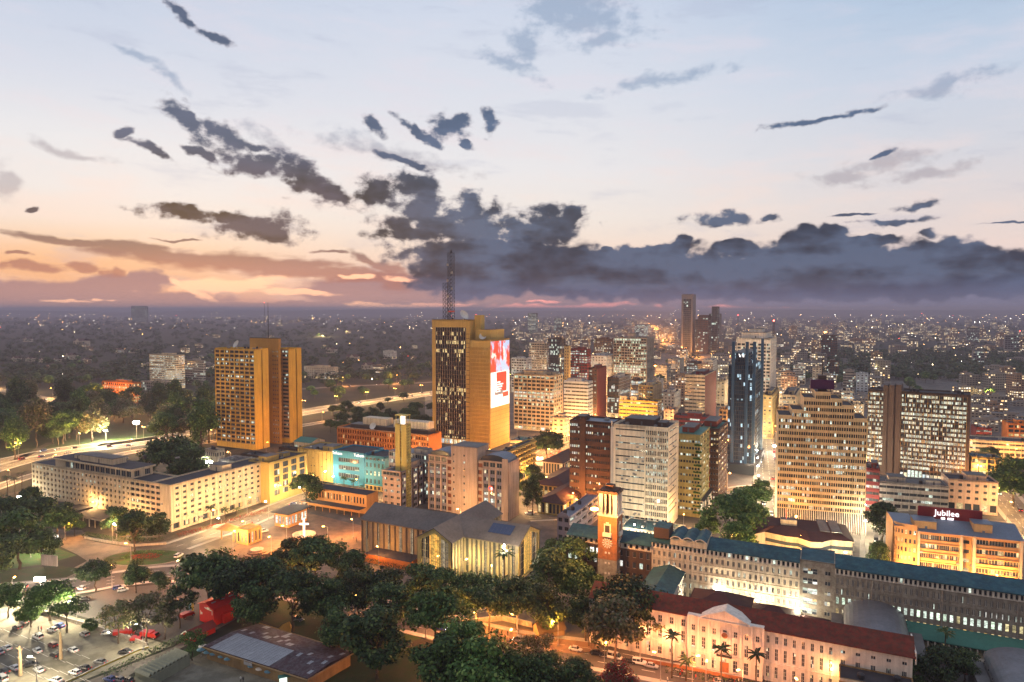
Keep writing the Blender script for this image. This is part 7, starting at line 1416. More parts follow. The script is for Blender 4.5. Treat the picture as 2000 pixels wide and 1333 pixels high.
for (px, py, c, e, lab) in [(127, 1055, 's', 7, 'orange lamp by the junction left of the green hedge'), (220, 1060, 's', 5, 'orange lamp on the hotel drive corner'), (228, 1055, 'w', 3, 'white globe lamp in the hotel drive trees'), (256, 1098, 's', 3, 'lamp on the roundabout edge'), (72, 1338, 'w', 7, 'white lamp at the lower edge among the parked cars'), (190, 1010, 'm', 6, 'lamp before the hotel entrance canopy, left'), (250, 1035, 'm', 5, 'lamp in the hotel garden'), (150, 1220, 'w', 8, 'white lamp pole on the car park wall'), (280, 1270, 'w', 3, 'lamp pole by the drive corner'), (1310, 1300, 'o', 1.3, 'sodium lamp lighting the civic hall left wing'), (1290, 1330, 'o', 1.3, 'sodium lamp by the white van'), (1352, 1338, 'o', 1.4, 'sodium lamp at the civic hall forecourt, left of the door'), (1450, 1362, 'o', 1.5, 'sodium lamp at the civic hall forecourt, right of the door'), (1250, 1285, 'o', 1.3, 'sodium lamp beside the forked tree'), (1560, 1392, 'o', 1.5, 'sodium lamp before the civic hall right wing'), (1620, 1370, 'm', .6, 'lamp at the lower edge before the plain wall of the civic hall'), (930, 1238, 's', 9, 'sodium lamp over the orange forecourt, left'), (1010, 1250, 's', 9, 'sodium lamp over the orange forecourt, middle'), (1090, 1262, 's', 8, 'sodium lamp beside the curved kerb'), (560, 1062, 'm', 6, 'lamp between the gatehouse and the fountain'), (640, 1062, 'm', 7, 'lamp on the plaza before the veranda'), (690, 1050, 's', 5, 'lamp in the plaza corner by the cathedral'), (455, 1075, 'm', 7, 'lamp before the gatehouse canopy'), (530, 1082, 's', 6, 'lamp by the curved steps'), (480, 1050, 'm', 5, 'lamp behind the gatehouse'), (850, 1128, 'y', 3.5, 'yellow lamp at the foot of the cathedral gable'), (905, 1135, 'y', 3.5, 'yellow lamp at the cathedral inner corner'), (740, 1108, 's', 2.5, 'orange lamp under the cathedral aisle roof'), (960, 1142, 'y', 2.5, 'yellow lamp below the cathedral choir'), (1320, 1200, 'w', 2.5, 'white lamp in the courtyard corner'), (1480, 1225, 'w', 2.5, 'white lamp before the pale slab, middle'), (1570, 1238, 'w', 2, 'white lamp before the pale slab, right'), (1700, 1165, 'w', 3, 'white lamp on the hall side aisle'), (1850, 1230, 'w', 4, 'white lamp in the garden court'), (1900, 1215, 'w', 4, 'white lamp under the green gallery roof'), (1660, 1120, 'w', 4, 'lamp in the lane behind the dark slab'), (1760, 1150, 's', 9, 'orange lamp at the foot of the insurance building'), (1850, 1160, 's', 9, 'orange lamp below the insurance building bays'), (1950, 1170, 's', 9, 'orange lamp below the insurance building right bays'), (1480, 1105, 'm', 6, 'lamp before the curved bank hall'), (1560, 1115, 'm', 6, 'lamp before the middle of the curved bank hall'), (1420, 1080, 'm', 7, 'lamp under the bright green street trees'), (1240, 1062, 'w', 5, 'lamp at the foot of the white tower, left'), (1290, 1068, 'w', 5, 'lamp at the foot of the white tower, right'), (1335, 1040, 'm', 6, 'lamp between the white tower and the olive block'), (1190, 1012, 's', 5, 'sodium lamp in the brown slab forecourt'), (1130, 1008, 's', 5, 'sodium lamp before the brown slab'), (1030, 1000, 'm', 4, 'warm lamp right of the pink complex'), (1070, 960, 'm', 10, 'warm lamp by the restaurant roof'), (700, 965, 'm', 3, 'lamp before the turquoise building'), (760, 975, 'm', 5, 'lamp by the campanile'), (630, 948, 'w', 3, 'white lamp by the ribbed wall block'), (900, 1025, 'm', 5, 'lamp before the pink complex'), (450, 905, 'm', 8, 'lamp at the ochre tower foot, left'), (520, 895, 's', 9, 'lamp at the ochre tower foot, right'), (600, 885, 's', 9, 'lamp right of the ochre tower'), (640, 930, 'm', 5, 'lamp behind the orange slab'), (700, 935, 's', 12, 'orange lamp at the orange slab'), (880, 905, 's', 12, 'orange lamp at the telecom tower foot'), (960, 900, 's', 10, 'orange lamp at the banner tower foot'), (1108, 905, 's', 14, 'orange lamp by the lit kiosks of the avenue'), (240, 800, 's', 40, 'orange lamp washing the far orange hotel'), (210, 803, 's', 30, 'orange lamp in the trees left of the far orange hotel'), (330, 770, 'w', 25, 'white lamp before the cream bank'), (1500, 790, 'm', 9, 'lamp among the shops right of the blue glass tower'), (1560, 800, 's', 12, 'lamp among the shops behind the stepped tower'), (1640, 860, 'w', 7, 'lamp in the lane right of the stepped tower'), (1320, 850, 'm', 8, 'lamp before the maroon roofed wing'), (1240, 840, 'm', 8, 'lamp before the ochre cornered office'), (1010, 860, 'm', 8, 'lamp before the green roofed hall'), (1200, 840, 'm', 8, 'lamp below the black glass block'), (1880, 960, 's', 12, 'lamp by the law court'), (1990, 900, 's', 12, 'orange lamp by the right edge apartment block'), (1930, 880, 's', 9, 'orange lamp before the red and blue block'), (60, 1090, 'w', 5, 'lamp on the lit verge'), (20, 945, 'm', 8, 'lamp by the palms at the left edge')]:
    X, Y = G(px, py); lamp(X, Y, 8 if Y < 500 else 11, c, e * KW * (1.0 if Y < 420 else 1.0), lab, False, rtree.uniform(0, 6))
# ================================================================== vehicles
def carpaint(name, c): 
    m = surf('paint_' + name, c, .3, .05, .1, .0, spec=.6); return m
PAINT = {'white': carpaint('white', (.62, .62, .60)), 'silver': carpaint('silver', (.34, .35, .36)), 'black': carpaint('black', (.012, .012, .014)), 'blue': carpaint('blue', (.02, .05, .20)), 'maroon': carpaint('maroon', (.10, .018, .018)), 'grey': carpaint('grey', (.12, .12, .13)), 'red': carpaint('red', (.30, .014, .01)), 'taxi': carpaint('white', (.62, .62, .60))}
M_CARGL = glass('car_glass', 0, tint=(.012, .014, .016), rough=.05); M_TYRE = surf('tyre_rubber', (.015, .015, .015), .9, .1); M_RIM = surf('wheel_rim', (.35, .35, .36), .4, .1, metal=.7); M_HLT = surf('headlamp_glass', (.6, .6, .55), .2, .05); M_HLTON = glow('headlamp_on', (1, .95, .8), 9.0); M_TLT = glow('tail_lamp', (1, .03, .015), .35); M_TLTON = glow('tail_lamp_on', (1, .04, .02), 5.0)
def loft(k, secs, m=0):
    n = len(secs[0]); b0 = len(k.v)
    for s in secs: k.v.extend(s)
    for i in range(len(secs) - 1):
        for j in range(n): j2 = (j + 1) % n; k.f.append((b0 + i * n + j, b0 + i * n + j2, b0 + (i + 1) * n + j2, b0 + (i + 1) * n + j)); k.m.append(m)
    k.f.append(tuple(b0 + j for j in reversed(range(n)))); k.m.append(m); k.f.append(tuple(b0 + (len(secs) - 1) * n + j for j in range(n))); k.m.append(m)
def section(x, zb, zt, w, r=.12): return [(x, -w, zb), (x, w, zb), (x, w + .02, zb + .25), (x, w, zt - r), (x, w - r, zt), (x, -w + r, zt), (x, -w, zt - r), (x, -w - .02, zb + .25)]
CARDEF = {'saloon': dict(low=[(-2.15, .42, .72, .70), (-2.05, .3, .86, .80), (-1.2, .22, .92, .85), (0, .22, .93, .86), (1.0, .22, .90, .85), (1.9, .26, .78, .80), (2.15, .38, .62, .70)], roof=[(-1.55, .9, .62), (-1.0, 1.36, .56), (.05, 1.42, .58), (.45, 1.38, .56), (1.15, .9, .66)]),
          'hatch': dict(low=[(-1.95, .42, .85, .72), (-1.85, .28, .95, .80), (-1.0, .22, .96, .83), (0, .22, .95, .84), (1.0, .22, .92, .82), (1.7, .26, .82, .78), (1.92, .38, .66, .68)], roof=[(-1.85, .94, .66), (-1.5, 1.42, .58), (.0, 1.5, .60), (.4, 1.46, .58), (1.1, .92, .66)]),
          'estate_car': dict(low=[(-2.3, .45, .95, .78), (-2.2, .32, 1.05, .86), (-1.2, .28, 1.08, .90), (0, .28, 1.08, .90), (1.0, .28, 1.05, .88), (2.0, .32, .98, .84), (2.25, .45, .80, .76)], roof=[(-2.2, 1.05, .74), (-1.95, 1.68, .66), (.1, 1.76, .68), (.5, 1.70, .66), (1.1, 1.05, .74)]),
          'van': dict(low=[(-2.4, .4, 1.1, .80), (-2.3, .28, 1.15, .86), (-1.2, .25, 1.15, .88), (0, .25, 1.15, .88), (1.2, .25, 1.12, .86), (2.1, .3, .95, .82), (2.35, .42, .75, .74)], roof=[(-2.38, 1.15, .80), (-2.3, 1.95, .72), (.6, 2.0, .74), (1.0, 1.92, .72), (1.9, 1.05, .76)])}
CARMESH = {}
def car_parts(kind):
    if kind in CARMESH: return CARMESH[kind]
    d = CARDEF[kind]; k = MB(); loft(k, [section(*s) for s in d['low']]); R = d['roof']
    rs = [[(x, -w - .06, z - .0) if 0 else (x, -w, z), (x, w, z)] for x, z, w in R]; belt = R[0][1]
    for i in range(1, 3): (x0, z0, w0), (x1, z1, w1) = R[i], R[i + 1]; k.quad((x0, -w0, z0), (x1, -w1, z1), (x1, w1, z1), (x0, w0, z0))
    k2 = MB(); xb0, xb1 = R[0][0], R[4][0]; W = R[0][2] + .1
    for s in (-1, 1):
        def sd(x, z, w): return (x, s * w, z)
        pts = [sd(xb0, belt, W), sd(R[1][0], R[1][1], R[1][2]), sd(R[2][0], R[2][1], R[2][2]), sd(R[3][0], R[3][1], R[3][2]), sd(xb1, R[4][1], W)]; k2.poly(pts if s > 0 else pts[::-1])
        xm = (R[1][0] + R[3][0]) / 2
        for xx in (R[1][0], xm, R[3][0]): k.prism([(xx - .05, s * W), (xx + .05, s * W), (xx + .05, s * (W - .12)), (xx - .05, s * (W - .12))], belt - .05, R[2][1] - .03)
    ws = MB(); ws.quad((xb1, -W, R[4][1]), (xb1, W, R[4][1]), (R[3][0], R[3][2], R[3][1]), (R[3][0], -R[3][2], R[3][1])); rw = MB(); rw.quad((xb0, W, belt), (xb0, -W, belt), (R[1][0], -R[1][2], R[1][1]), (R[1][0], R[1][2], R[1][1]))
    wh = MB(); n = 14
    for (r0, y0, r1, y1, m) in ((.32, -.1, .32, .1, 0), (.32, .1, .2, .11, 0), (.2, .11, .02, .1, 1), (.32, -.1, .02, -.1, 0)):
        for i in range(n): a, e = 2 * pi * i / n, 2 * pi * (i + 1) / n; wh.quad((r0 * cos(a), y0, r0 * sin(a)), (r0 * cos(e), y0, r0 * sin(e)), (r1 * cos(e), y1, r1 * sin(e)), (r1 * cos(a), y1, r1 * sin(a)), m)
    hl = MB(); hl.box(-.06, .06, -.17, .17, -.09, .09); X0, X1 = d['low'][0], d['low'][-1]
    CARMESH[kind] = dict(body=k, side=k2.mesh('side_window', [M_CARGL]), ws=ws.mesh('windscreen', [M_CARGL]), rw=rw.mesh('rear_window', [M_CARGL]), wh=wh.mesh('wheel', [M_TYRE, M_RIM]), hl=hl, x0=X0[0], x1=X1[0], zt=X1[2] - .08, zr=X0[2] - .02, paint={}); return CARMESH[kind]
def car(px, py, head, kind, paint, label, group=None, lit=False, detail=True, pos=None):
    X, Y = pos or G(px, py); c = car_parts(kind); root = empty('parked_car' if not lit else 'car', (X, Y, .04), radians(head), label, 'van' if kind == 'van' else 'car', group)
    if paint not in c['paint']: c['paint'][paint] = c['body'].mesh('body', [PAINT[paint]], True)
    put('body', c['paint'][paint], root); put('side_window', c['side'], root); put('windscreen', c['ws'], root); put('rear_window', c['rw'], root)
    for x in (c['x0'] * .62, c['x1'] * .64):
        for s in (-1, 1): put('wheel', c['wh'], root, (x, s * .76, .32), 0 if s > 0 else pi)
    for s in (-1, 1):
        for nm, x, z, m in (('headlight', c['x1'], c['zt'], M_HLTON if lit else M_HLT), ('tail_light', c['x0'], c['zr'], M_TLTON if lit else M_TLT)):
            key = (nm, m.name)
            if key not in c: c[key] = c['hl'].mesh(nm, [m])
            put(nm, c[key], root, (x * .985, s * .55, z))
    return root
for (px, py, hd, kd, pt, lab) in [(34, 1229, 150, 'hatch', 'grey', 'dark grey hatchback on the gravel behind the black saloons'), (47, 1217, 150, 'saloon', 'silver', 'silver saloon between two dark cars at the car park wall'), (60, 1208, 150, 'saloon', 'black', 'black saloon nearest the car park wall'), (103, 1233, 160, 'hatch', 'white', 'white car beside the blue one'), (117, 1225, 155, 'saloon', 'blue', 'bright blue car by the tall pruned trunk'), (74, 1247, 150, 'estate_car', 'white', 'white estate car in the middle of the gravel'), (103, 1263, 150, 'hatch', 'maroon', 'maroon hatchback left of the tall pruned trunk'), (73, 1274, 145, 'saloon', 'white', 'white saloon in front of the white estate car'), (107, 1283, 150, 'hatch', 'black', 'black hatchback at the foot of the tall pruned trunk'), (165, 1242, 150, 'hatch', 'silver', 'silver hatchback near the gravel corner wall'), (143, 1273, 150, 'saloon', 'white', 'white saloon alone on the open gravel'), (13, 1269, 150, 'saloon', 'white', 'white saloon at the left edge of the gravel'), (-2, 1277, 150, 'saloon', 'silver', 'silver saloon cut by the left picture edge'), (245, 1276, 165, 'saloon', 'black', 'black saloon at the far end of the yellow kerb'), (196, 1296, 165, 'saloon', 'grey', 'grey saloon along the yellow kerb'), (165, 1308, 165, 'saloon', 'black', 'dark saloon along the yellow kerb'), (146, 1317, 160, 'hatch', 'white', 'white hatchback nearest on the yellow kerb'), (110, 1332, 160, 'saloon', 'white', 'white car cut by the lower edge beside the yellow kerb'), (59, 1302, 20, 'saloon', 'black', 'black car right of the stubby pruned trunk'), (76, 1312, 150, 'saloon', 'silver', 'silver car with open shine beside the black one'), (29, 1308, 150, 'saloon', 'white', 'white taxi with a yellow side stripe'), (8, 1314, 150, 'saloon', 'black', 'black car left of the taxi'), (3, 1330, 150, 'van', 'silver', 'silver minibus in the lower left corner'), (215, 1330, 160, 'saloon', 'blue', 'dark blue car in the lower row, leftmost'), (233, 1331, 160, 'saloon', 'grey', 'dark car in the middle of the lower row'), (250, 1332, 160, 'saloon', 'black', 'black car right in the lower row'), (158, 1152, 160, 'hatch', 'white', 'white hatchback on the dark asphalt'), (165, 1173, 30, 'saloon', 'black', 'long black car on the dark asphalt'), (231, 1151, 30, 'hatch', 'blue', 'dark blue hatchback by the thin trees'), (240, 1155, 30, 'hatch', 'white', 'white hatchback half hidden by the thin trees'), (349, 1178, 20, 'hatch', 'black', 'dark hatchback near the red sheds'), (349, 1088, 80, 'estate_car', 'white', 'white off road car driving beside the roundabout'), (210, 1240, 10, 'hatch', 'silver', 'silver car under the olive trees'),
    (1124, 1271, -25, 'saloon', 'white', 'white saloon parked below the drooping tree'), (1165, 1278, -25, 'saloon', 'black', 'black saloon between the white saloon and the van'), (1201, 1287, -25, 'van', 'white', 'white delivery van parked on the street'), (1229, 1294, -25, 'saloon', 'black', 'black saloon right of the delivery van'), (1248, 1297, -20, 'estate_car', 'white', 'white estate car with a dark roof rack'), (1272, 1304, -25, 'saloon', 'silver', 'silver saloon last in the street row'), (1408, 1336, -20, 'saloon', 'grey', 'grey saloon at the lower edge before the hall'), (505, 1303, 30, 'saloon', 'black', 'black car behind the market roof'), (583, 1213, -20, 'hatch', 'black', 'dark hatchback by the yellow tarpaulin'), (515, 1040, 30, 'estate_car', 'white', 'white car parked behind the gatehouse'), (1760, 1095, 20, 'saloon', 'white', 'white car in the gap by the insurance building'), (1772, 1080, 20, 'saloon', 'silver', 'silver car in the gap by the insurance building'), (1765, 1012, 60, 'saloon', 'white', 'white car queueing right of the stepped tower'), (1352, 1000, 10, 'saloon', 'silver', 'silver car on the bank hall roof deck')]:
    car(px, py, hd, kd, pt, lab)
bays = MB()
for r_ in range(4):
    for i in range(12):
        X, Y = G(-20 + 17 * i + r_ * 4, 1222 + 5.6 * i + r_ * 24); bays.cbox(X, Y, 2.3, .06, .034, .04, radians(150))
o = bays.build('parking_markings', M_MARK); o['kind'] = 'structure'
# traffic with lights
rc = random.Random(8); PT = ['white', 'silver', 'black', 'grey', 'blue', 'maroon', 'white']
def traffic(pts, width, n, lab, group, y0=0, y1=1e9, lanes=2):
    seg = []; 
    for i in range(len(pts) - 1):
        if y0 < pts[i][1] < y1 and -.85 < pts[i][0] / max(pts[i][1], 1) < .85: seg.append(i)
    placed = []
    for _ in range(n * 6):
        if len(placed) >= n or not seg: break
        i = rc.choice(seg); a, b = pts[i], pts[i + 1]; f = rc.random(); d = (b[0] - a[0], b[1] - a[1]); L = hypot(*d); d = (d[0] / L, d[1] / L); side = rc.choice([-1, 1]); ln = rc.randrange(lanes) ; o = side * (width * .5) * (ln + .6) / (lanes + .2)
        p = (a[0] + (b[0] - a[0]) * f + d[1] * o, a[1] + (b[1] - a[1]) * f - d[0] * o)
        if any(hypot(p[0] - q[0], p[1] - q[1]) < 7 for q in placed): continue
        placed.append(p); an = math.degrees(atan2(d[1], d[0])) + (0 if side > 0 else 180); car(0, 0, an, rc.choice(['saloon', 'hatch', 'estate_car', 'van']), rc.choice(PT), lab, group, True, pos=p)
traffic(highway, 28, 34, 'car with its lights on driving along the wide highway', 'cars on the highway', 380, 1150, 3); traffic(central, 14, 16, 'car with lights on in the bright street by the stepped tower', 'cars in the bright street by the stepped tower', 330, 900); traffic(avenue, 18, 16, 'car with lights on along the avenue right of the telecom tower', 'cars on the avenue', 350, 900); traffic(cross, 12, 10, 'car with lights on behind the white office tower', 'cars in the street behind the white tower'); traffic(far_right, 12, 12, 'car with lights on in the street at the right edge', 'cars in the right edge street', 300, 800); traffic(right_street, 10, 7, 'car with lights on right of the stepped tower', 'cars right of the stepped tower', 250, 700); traffic(city_way, 13, 8, 'car with lights on along the tree lined street', 'cars on the tree lined street', 210, 330); traffic(hotel_street, 11, 3, 'car with lights on beside the hotel wing', 'cars on the hotel street'); traffic(waiyaki, 30, 30, 'car with lights on the far orange flyover', 'cars on the far flyover', 1300, 5000, 3); traffic(park_road, 16, 10, 'car with lights on along the park road', 'cars on the park road'); traffic(hill_road, 12, 10, 'car with lights on along the hill road', 'cars on the hill road')
# buses and trucks
def lorry(px, py, hd, L, h, paint, label, cat, name, cab=True, rz=None):
    X, Y = G(px, py); root = empty(name, (X, Y, .04), radians(hd), label, cat); k = MB(); k.box(-L / 2, L / 2 - (2.0 if cab else 0), -1.15, 1.15, .8, h); k.build('body', paint, root)
    k = MB(); loft(k, [section(x, .5, z, 1.1) for x, z in ((L / 2 - 1.9, h * .85), (L / 2 - .6, h * .82), (L / 2, h * .5))]); k.build('cab', paint, root, smooth=False); k = MB(); k.quad((L / 2 - .02, -.95, h * .55), (L / 2 - .02, .95, h * .55), (L / 2 - .5, .9, h * .8), (L / 2 - .5, -.9, h * .8)); k.build('windscreen', M_CARGL, root)
    c = car_parts('saloon')
    for x in (-L * .3, L * .36):
        for s in (-1, 1): put('wheel', c['wh'], root, (x, s * 1.05, .42), 0 if s > 0 else pi, (1.3, 1.3, 1.3))
lorry(365, 1206, 60, 5.0, 1.9, PAINT['red'], 'red pickup truck beside the red shed', 'truck', 'pickup_truck'); lorry(243, 1241, 20, 6.5, 2.0, PAINT['red'], 'long red truck under the olive trees', 'truck', 'truck'); lorry(293, 1246, -10, 6.0, 2.2, PAINT['red'], 'red truck right of the pale forked trunk', 'truck', 'truck'); lorry(267, 1253, 15, 3.6, 1.6, PAINT['red'], 'small red tractor at the car park corner', 'truck', 'tractor'); lorry(1098, 905, 20, 9.0, 3.2, PAINT['red'], 'red bus by the lit kiosks of the avenue', 'bus', 'bus'); lorry(1055, 912, 20, 9.0, 3.2, PAINT['white'], 'white bus in front of the red one on the avenue', 'bus', 'bus'); lorry(1330, 1100, 0, 1, 1, PAINT['white'], 'x', 'x', 'x') if False else None
# ================================================================== sheds, stalls and small things at the lower edge
M_REDSHED = surf('red_sheet', (.62, .026, .018), .5, .15, .2, .2); M_CORR = surf('rusted_purple_sheet', (.075, .04, .045), .7, .5, .35, .3, c2=(.11, .085, .095), fine=3); M_CORRG = surf('pale_sheet', (.30, .31, .34), .5, .2, .3, .2); M_BAMB = surf('mud_wall', (.24, .16, .08), .9, .3, .3, .3); M_SAGE = surf('sage_sheet', (.20, .21, .16), .6, .25, .3, .2)
b = Bld('red_shed', 'bright red container shed with a shallow red gable roof and white lettering', 'shed', 390, 418, 470, 1224, 1190, 33, M_REDSHED, M_REDSHED); H, W, D = b.H, b.W, b.D
for sd in 'FRKL': b.blank(b.face(sd), 0, H)
k = b.roof; k.quad((-.6, -.6, H), (D + .6, -.6, H), (D + .6, W / 2, H + 1.4), (-.6, W / 2, H + 1.4)); k.quad((-.6, W / 2, H + 1.4), (D + .6, W / 2, H + 1.4), (D + .6, W + .6, H), (-.6, W + .6, H)); k.poly([(0, 0, H), (0, W / 2, H + 1.35), (0, W, H)]); k = MB()
for i in range(18): k.box(-.06, 0, W * (i + .3) / 18, W * (i + .6) / 18, 0, H)
b.part('wall_rib', k, M_REDSHED); k = MB(); [k.box(1 + i * 3.4, 2.6 + i * 3.4, W * .3, W * .36, H + .95, H + 1.12) for i in range(3)]; b.part('roof_patch', k, M_CORRG); k = MB(); [k.box(-.14, -.08, W * a, W * c, H * d, H * e) for a, c, d, e in ((.14, .55, .84, .89), (.28, .46, .90, .97), (.50, .62, .87, .92), (.88, .91, .40, .64), (.78, .86, .44, .56), (.08, .11, .62, .86))]; b.part('painted_marks', k, M_STUCCO); k = MB(); k.box(D * .3, D * .62, -1.2, -.02, 0, 3.2); b.part('porch', k, M_REDSHED); b.done()
def gableshed(px, py, L, W, h, e, hd, wall, roof, label, name='shed', trim=None):
    X, Y = G(px, py); root = empty(name, (X, Y, 0), radians(hd), label, 'shed'); k = MB(); k.box(-L / 2, L / 2, -W / 2, W / 2, 0, h); k.poly([(-L / 2, W / 2, h), (-L / 2, -W / 2, h), (-L / 2, 0, h + e)]); k.poly([(L / 2, -W / 2, h), (L / 2, W / 2, h), (L / 2, 0, h + e)]); k.build('wall', wall, root); k = MB(); o = .5
    for s in (-1, 1):
        q = [(-L / 2 - o, s * (W / 2 + o), h - .2), (L / 2 + o, s * (W / 2 + o), h - .2), (L / 2 + o, 0, h + e + .1), (-L / 2 - o, 0, h + e + .1)]; k.poly(q if s < 0 else q[::-1])
    k.build('roof', roof, root)
    if trim:
        k = MB(); [k.bar((-L / 2 - o - .05, s * (W / 2 + o), h - .2), (-L / 2 - o - .05, 0, h + e + .1), .14) for s in (-1, 1)]; k.build('gable_trim', trim, root)
    return root
gableshed(390, 1243, 9, 4.2, 2.2, 1.5, 58, M_REDSHED, surf('dull_red_sheet', (.17, .03, .025), .6, .2), 'small red gabled stall with white verge boards beside the market roof', trim=M_STUCCO)
# market hall: patchwork sheet roof on mud walls
px4 = [(398, 1262), (505, 1218), (690, 1275), (602, 1326)]; Zm = 4.2; C4 = [G(x, y, Zm) for x, y in px4]; cx0 = sum(p[0] for p in C4) / 4; cy0 = sum(p[1] for p in C4) / 4; root = empty('market_hall', (cx0, cy0, 0), 0, 'low market hall under a patchwork of purple and pale sheet roofing', 'market hall'); loc4 = [(p[0] - cx0, p[1] - cy0) for p in C4]
k = MB(); k.prism([(x * .96, y * .96) for x, y in loc4], 0, Zm - .4); k.build('wall', M_BAMB, root)
def bil(u, v, z): (a, b_, c, d) = loc4; return tuple((a[i] * (1 - u) + d[i] * u) * (1 - v) + (b_[i] * (1 - u) + c[i] * u) * v for i in range(2)) + (z,)
k = MB(); rm = random.Random(4); NU, NV = 34, 3
def zr(v): return Zm + .9 * (1 - abs(2 * v - 1))
for i in range(NU):
    for j in range(10):
        u0, u1, v0, v1 = i / NU, (i + .97) / NU, j / 10, (j + .995) / 10; pale = (v0 < .48 and u0 < .62 and u0 > .04) or (rm.random() < .16 and v0 > .5 and u0 < .55) or rm.random() < .03
        e = .012 * (i % 2) + rm.uniform(0, .03); k.quad(bil(u0, v0, zr(v0) + e), bil(u1, v0, zr(v0) + e + .05), bil(u1, v1, zr(v1) + e + .05), bil(u0, v1, zr(v1) + e), 1 if pale else 0)
    k.bar(bil((i + .5) / NU, 0, Zm + .03), bil((i + .5) / NU, .5, zr(.5) + .03), .035, 3)
k.prism([(x * 1.0, y * 1.0) for x, y in loc4], Zm - .35, Zm - .02, 0); k.build('roof', [M_CORR, M_CORRG], root); k = MB(); a, d = bil(0, 0, 0), bil(1, 0, 0); k.bar(bil(0, -.02, Zm - .3), bil(1, -.02, Zm - .3), .28); k.bar(bil(1, -.02, Zm - .3), bil(1, 1.02, Zm - .3), .28); k.bar(bil(0, 1.02, Zm - .2), bil(1, 1.02, Zm - .2), .28); k.build('fascia', M_BAMB, root); k = MB(); q = bil(.5, -.03, 0); p_ = bil(.42, -.03, 0); k.quad((p_[0], p_[1], Zm - 1.4), (q[0], q[1], Zm - 1.4), (q[0], q[1], Zm + .1), (p_[0], p_[1], Zm + .1)); k.build('name_board', M_CORRG, root)
def striped(pxs, z, label, n):
    P4 = [G(x, y, z) for x, y in pxs]; cx, cy = sum(p[0] for p in P4) / 4, sum(p[1] for p in P4) / 4; root = empty('long_shed', (cx, cy, 0), 0, label, 'shed'); l4 = [(p[0] - cx, p[1] - cy) for p in P4]; k = MB(); k.prism([(x * .97, y * .97) for x, y in l4], 0, z - .2); k.build('wall', M_SAGE, root); k = MB(); a, b_, c, d = l4
    for i in range(n):
        f0, f1, fm = i / n, (i + 1) / n, (i + .5) / n; L = lambda p, q, f: (p[0] + (q[0] - p[0]) * f, p[1] + (q[1] - p[1]) * f)
        for (g0, g1, z0, z1) in ((f0, fm, z, z + .8), (fm, f1, z + .8, z)): p, q, r, s = L(a, b_, g0), L(a, b_, g1), L(d, c, g1), L(d, c, g0); k.quad(p + (z0,), q + (z1,), r + (z1,), s + (z0,))
    k.prism(l4, z - .25, z - .02); k.build('roof', surf('sage_roof', (.22, .23, .17), .6, .2), root)
striped([(262, 1312), (345, 1268), (372, 1278), (290, 1324)], 3.4, 'pale green ridged shed roof along the drive, upper one', 11); striped([(262, 1326), (292, 1328), (400, 1372), (360, 1390)], 3.4, 'pale green ridged shed roof at the lower edge', 12)
# parasols, tables and people in the yard
def parasol_mesh(mat):
    k = MB(); n = 8
    for i in range(n): a, e = 2 * pi * i / n, 2 * pi * (i + 1) / n; k.poly([(0, 0, 2.75), (1.35 * cos(a), 1.35 * sin(a), 2.15), (1.35 * cos(e), 1.35 * sin(e), 2.15)]); k.poly([(0, 0, 2.7), (1.35 * cos(e), 1.35 * sin(e), 2.1), (1.35 * cos(a), 1.35 * sin(a), 2.1)])
    return k.mesh('canopy', [mat])
PAR = {'white': parasol_mesh(M_STUCCO), 'blue': parasol_mesh(surf('blue_cloth', (.12, .26, .36), .8, .1)), 'orange': parasol_mesh(M_ORANGEW)}; k = MB(); k.bar((0, 0, 0), (0, 0, 2.7), .04, 6); k.lathe([(.3, 0), (.3, .1), (.05, .12)], 0, 0, 10); PPOLE = k.mesh('pole', [M_GREYC]); k = MB(); k.lathe([(.06, 0), (.06, .72), (.5, .72), (.5, .76)], .7, 0, 10); PTAB = k.mesh('table_top', [M_STUCCO])
for i, (px, py, c, lab) in enumerate([(396, 1275, 'white', 'white parasol at the upper end of the yard'), (393, 1282, 'blue', 'blue parasol below the white one at the yard end'), (406, 1276, 'orange', 'orange parasol in the market yard'), (420, 1280, 'white', 'white parasol right of the orange one'), (406, 1287, 'blue', 'blue parasol in front of the orange one'), (418, 1290, 'blue', 'blue parasol in the middle of the yard row'), (434, 1295, 'blue', 'blue parasol left of a pair of white ones'), (448, 1288, 'white', 'white parasol by the market fascia, middle'), (462, 1293, 'white', 'white parasol under the name board'), (476, 1298, 'white', 'white parasol right of the name board'), (491, 1302, 'white', 'white parasol at the lower third of the fascia'), (446, 1300, 'blue', 'blue parasol at the yard edge'), (492, 1314, 'blue', 'blue parasol apart from the row, lower yard'), (508, 1320, 'white', 'white parasol near the lit stall'), (525, 1325, 'blue', 'blue parasol next to the lit stall')]):
    X, Y = G(px, py); root = empty('parasol', (X, Y, .04), .3 * i, lab, 'parasol', 'parasols in the market yard'); put('canopy', PAR[c], root); put('pole', PPOLE, root)
X, Y = G(560, 1338); root = empty('market_stall', (X, Y, 0), .4, 'white lit stall front at the lower edge of the market yard', 'stall'); k = MB(); k.box(-2, 2, -.2, .2, 0, 3); k.build('panel', glow('stall_light', (.85, 1, .9), .9), root); k = MB(); k.box(-2.4, 2.4, -1.4, .4, 3, 3.15); k.build('awning', M_GREENR, root)
X, Y = G(556, 1232); root = empty('tarpaulin_tent', (X, Y, 0), .2, 'ochre tarpaulin tent behind the market hall', 'tent'); k = MB(); k.poly([(-2.6, -1.6, 0), (2.6, -1.6, 0), (1.6, 0, 3), (-.6, 0, 2.2)]); k.poly([(2.6, 1.6, 0), (-2.6, 1.6, 0), (-.6, 0, 2.2), (1.6, 0, 3)]); k.poly([(2.6, -1.6, 0), (2.6, 1.6, 0), (1.6, 0, 3)]); k.build('cloth', surf('ochre_tarpaulin', (.40, .24, .06), .8, .2), root)
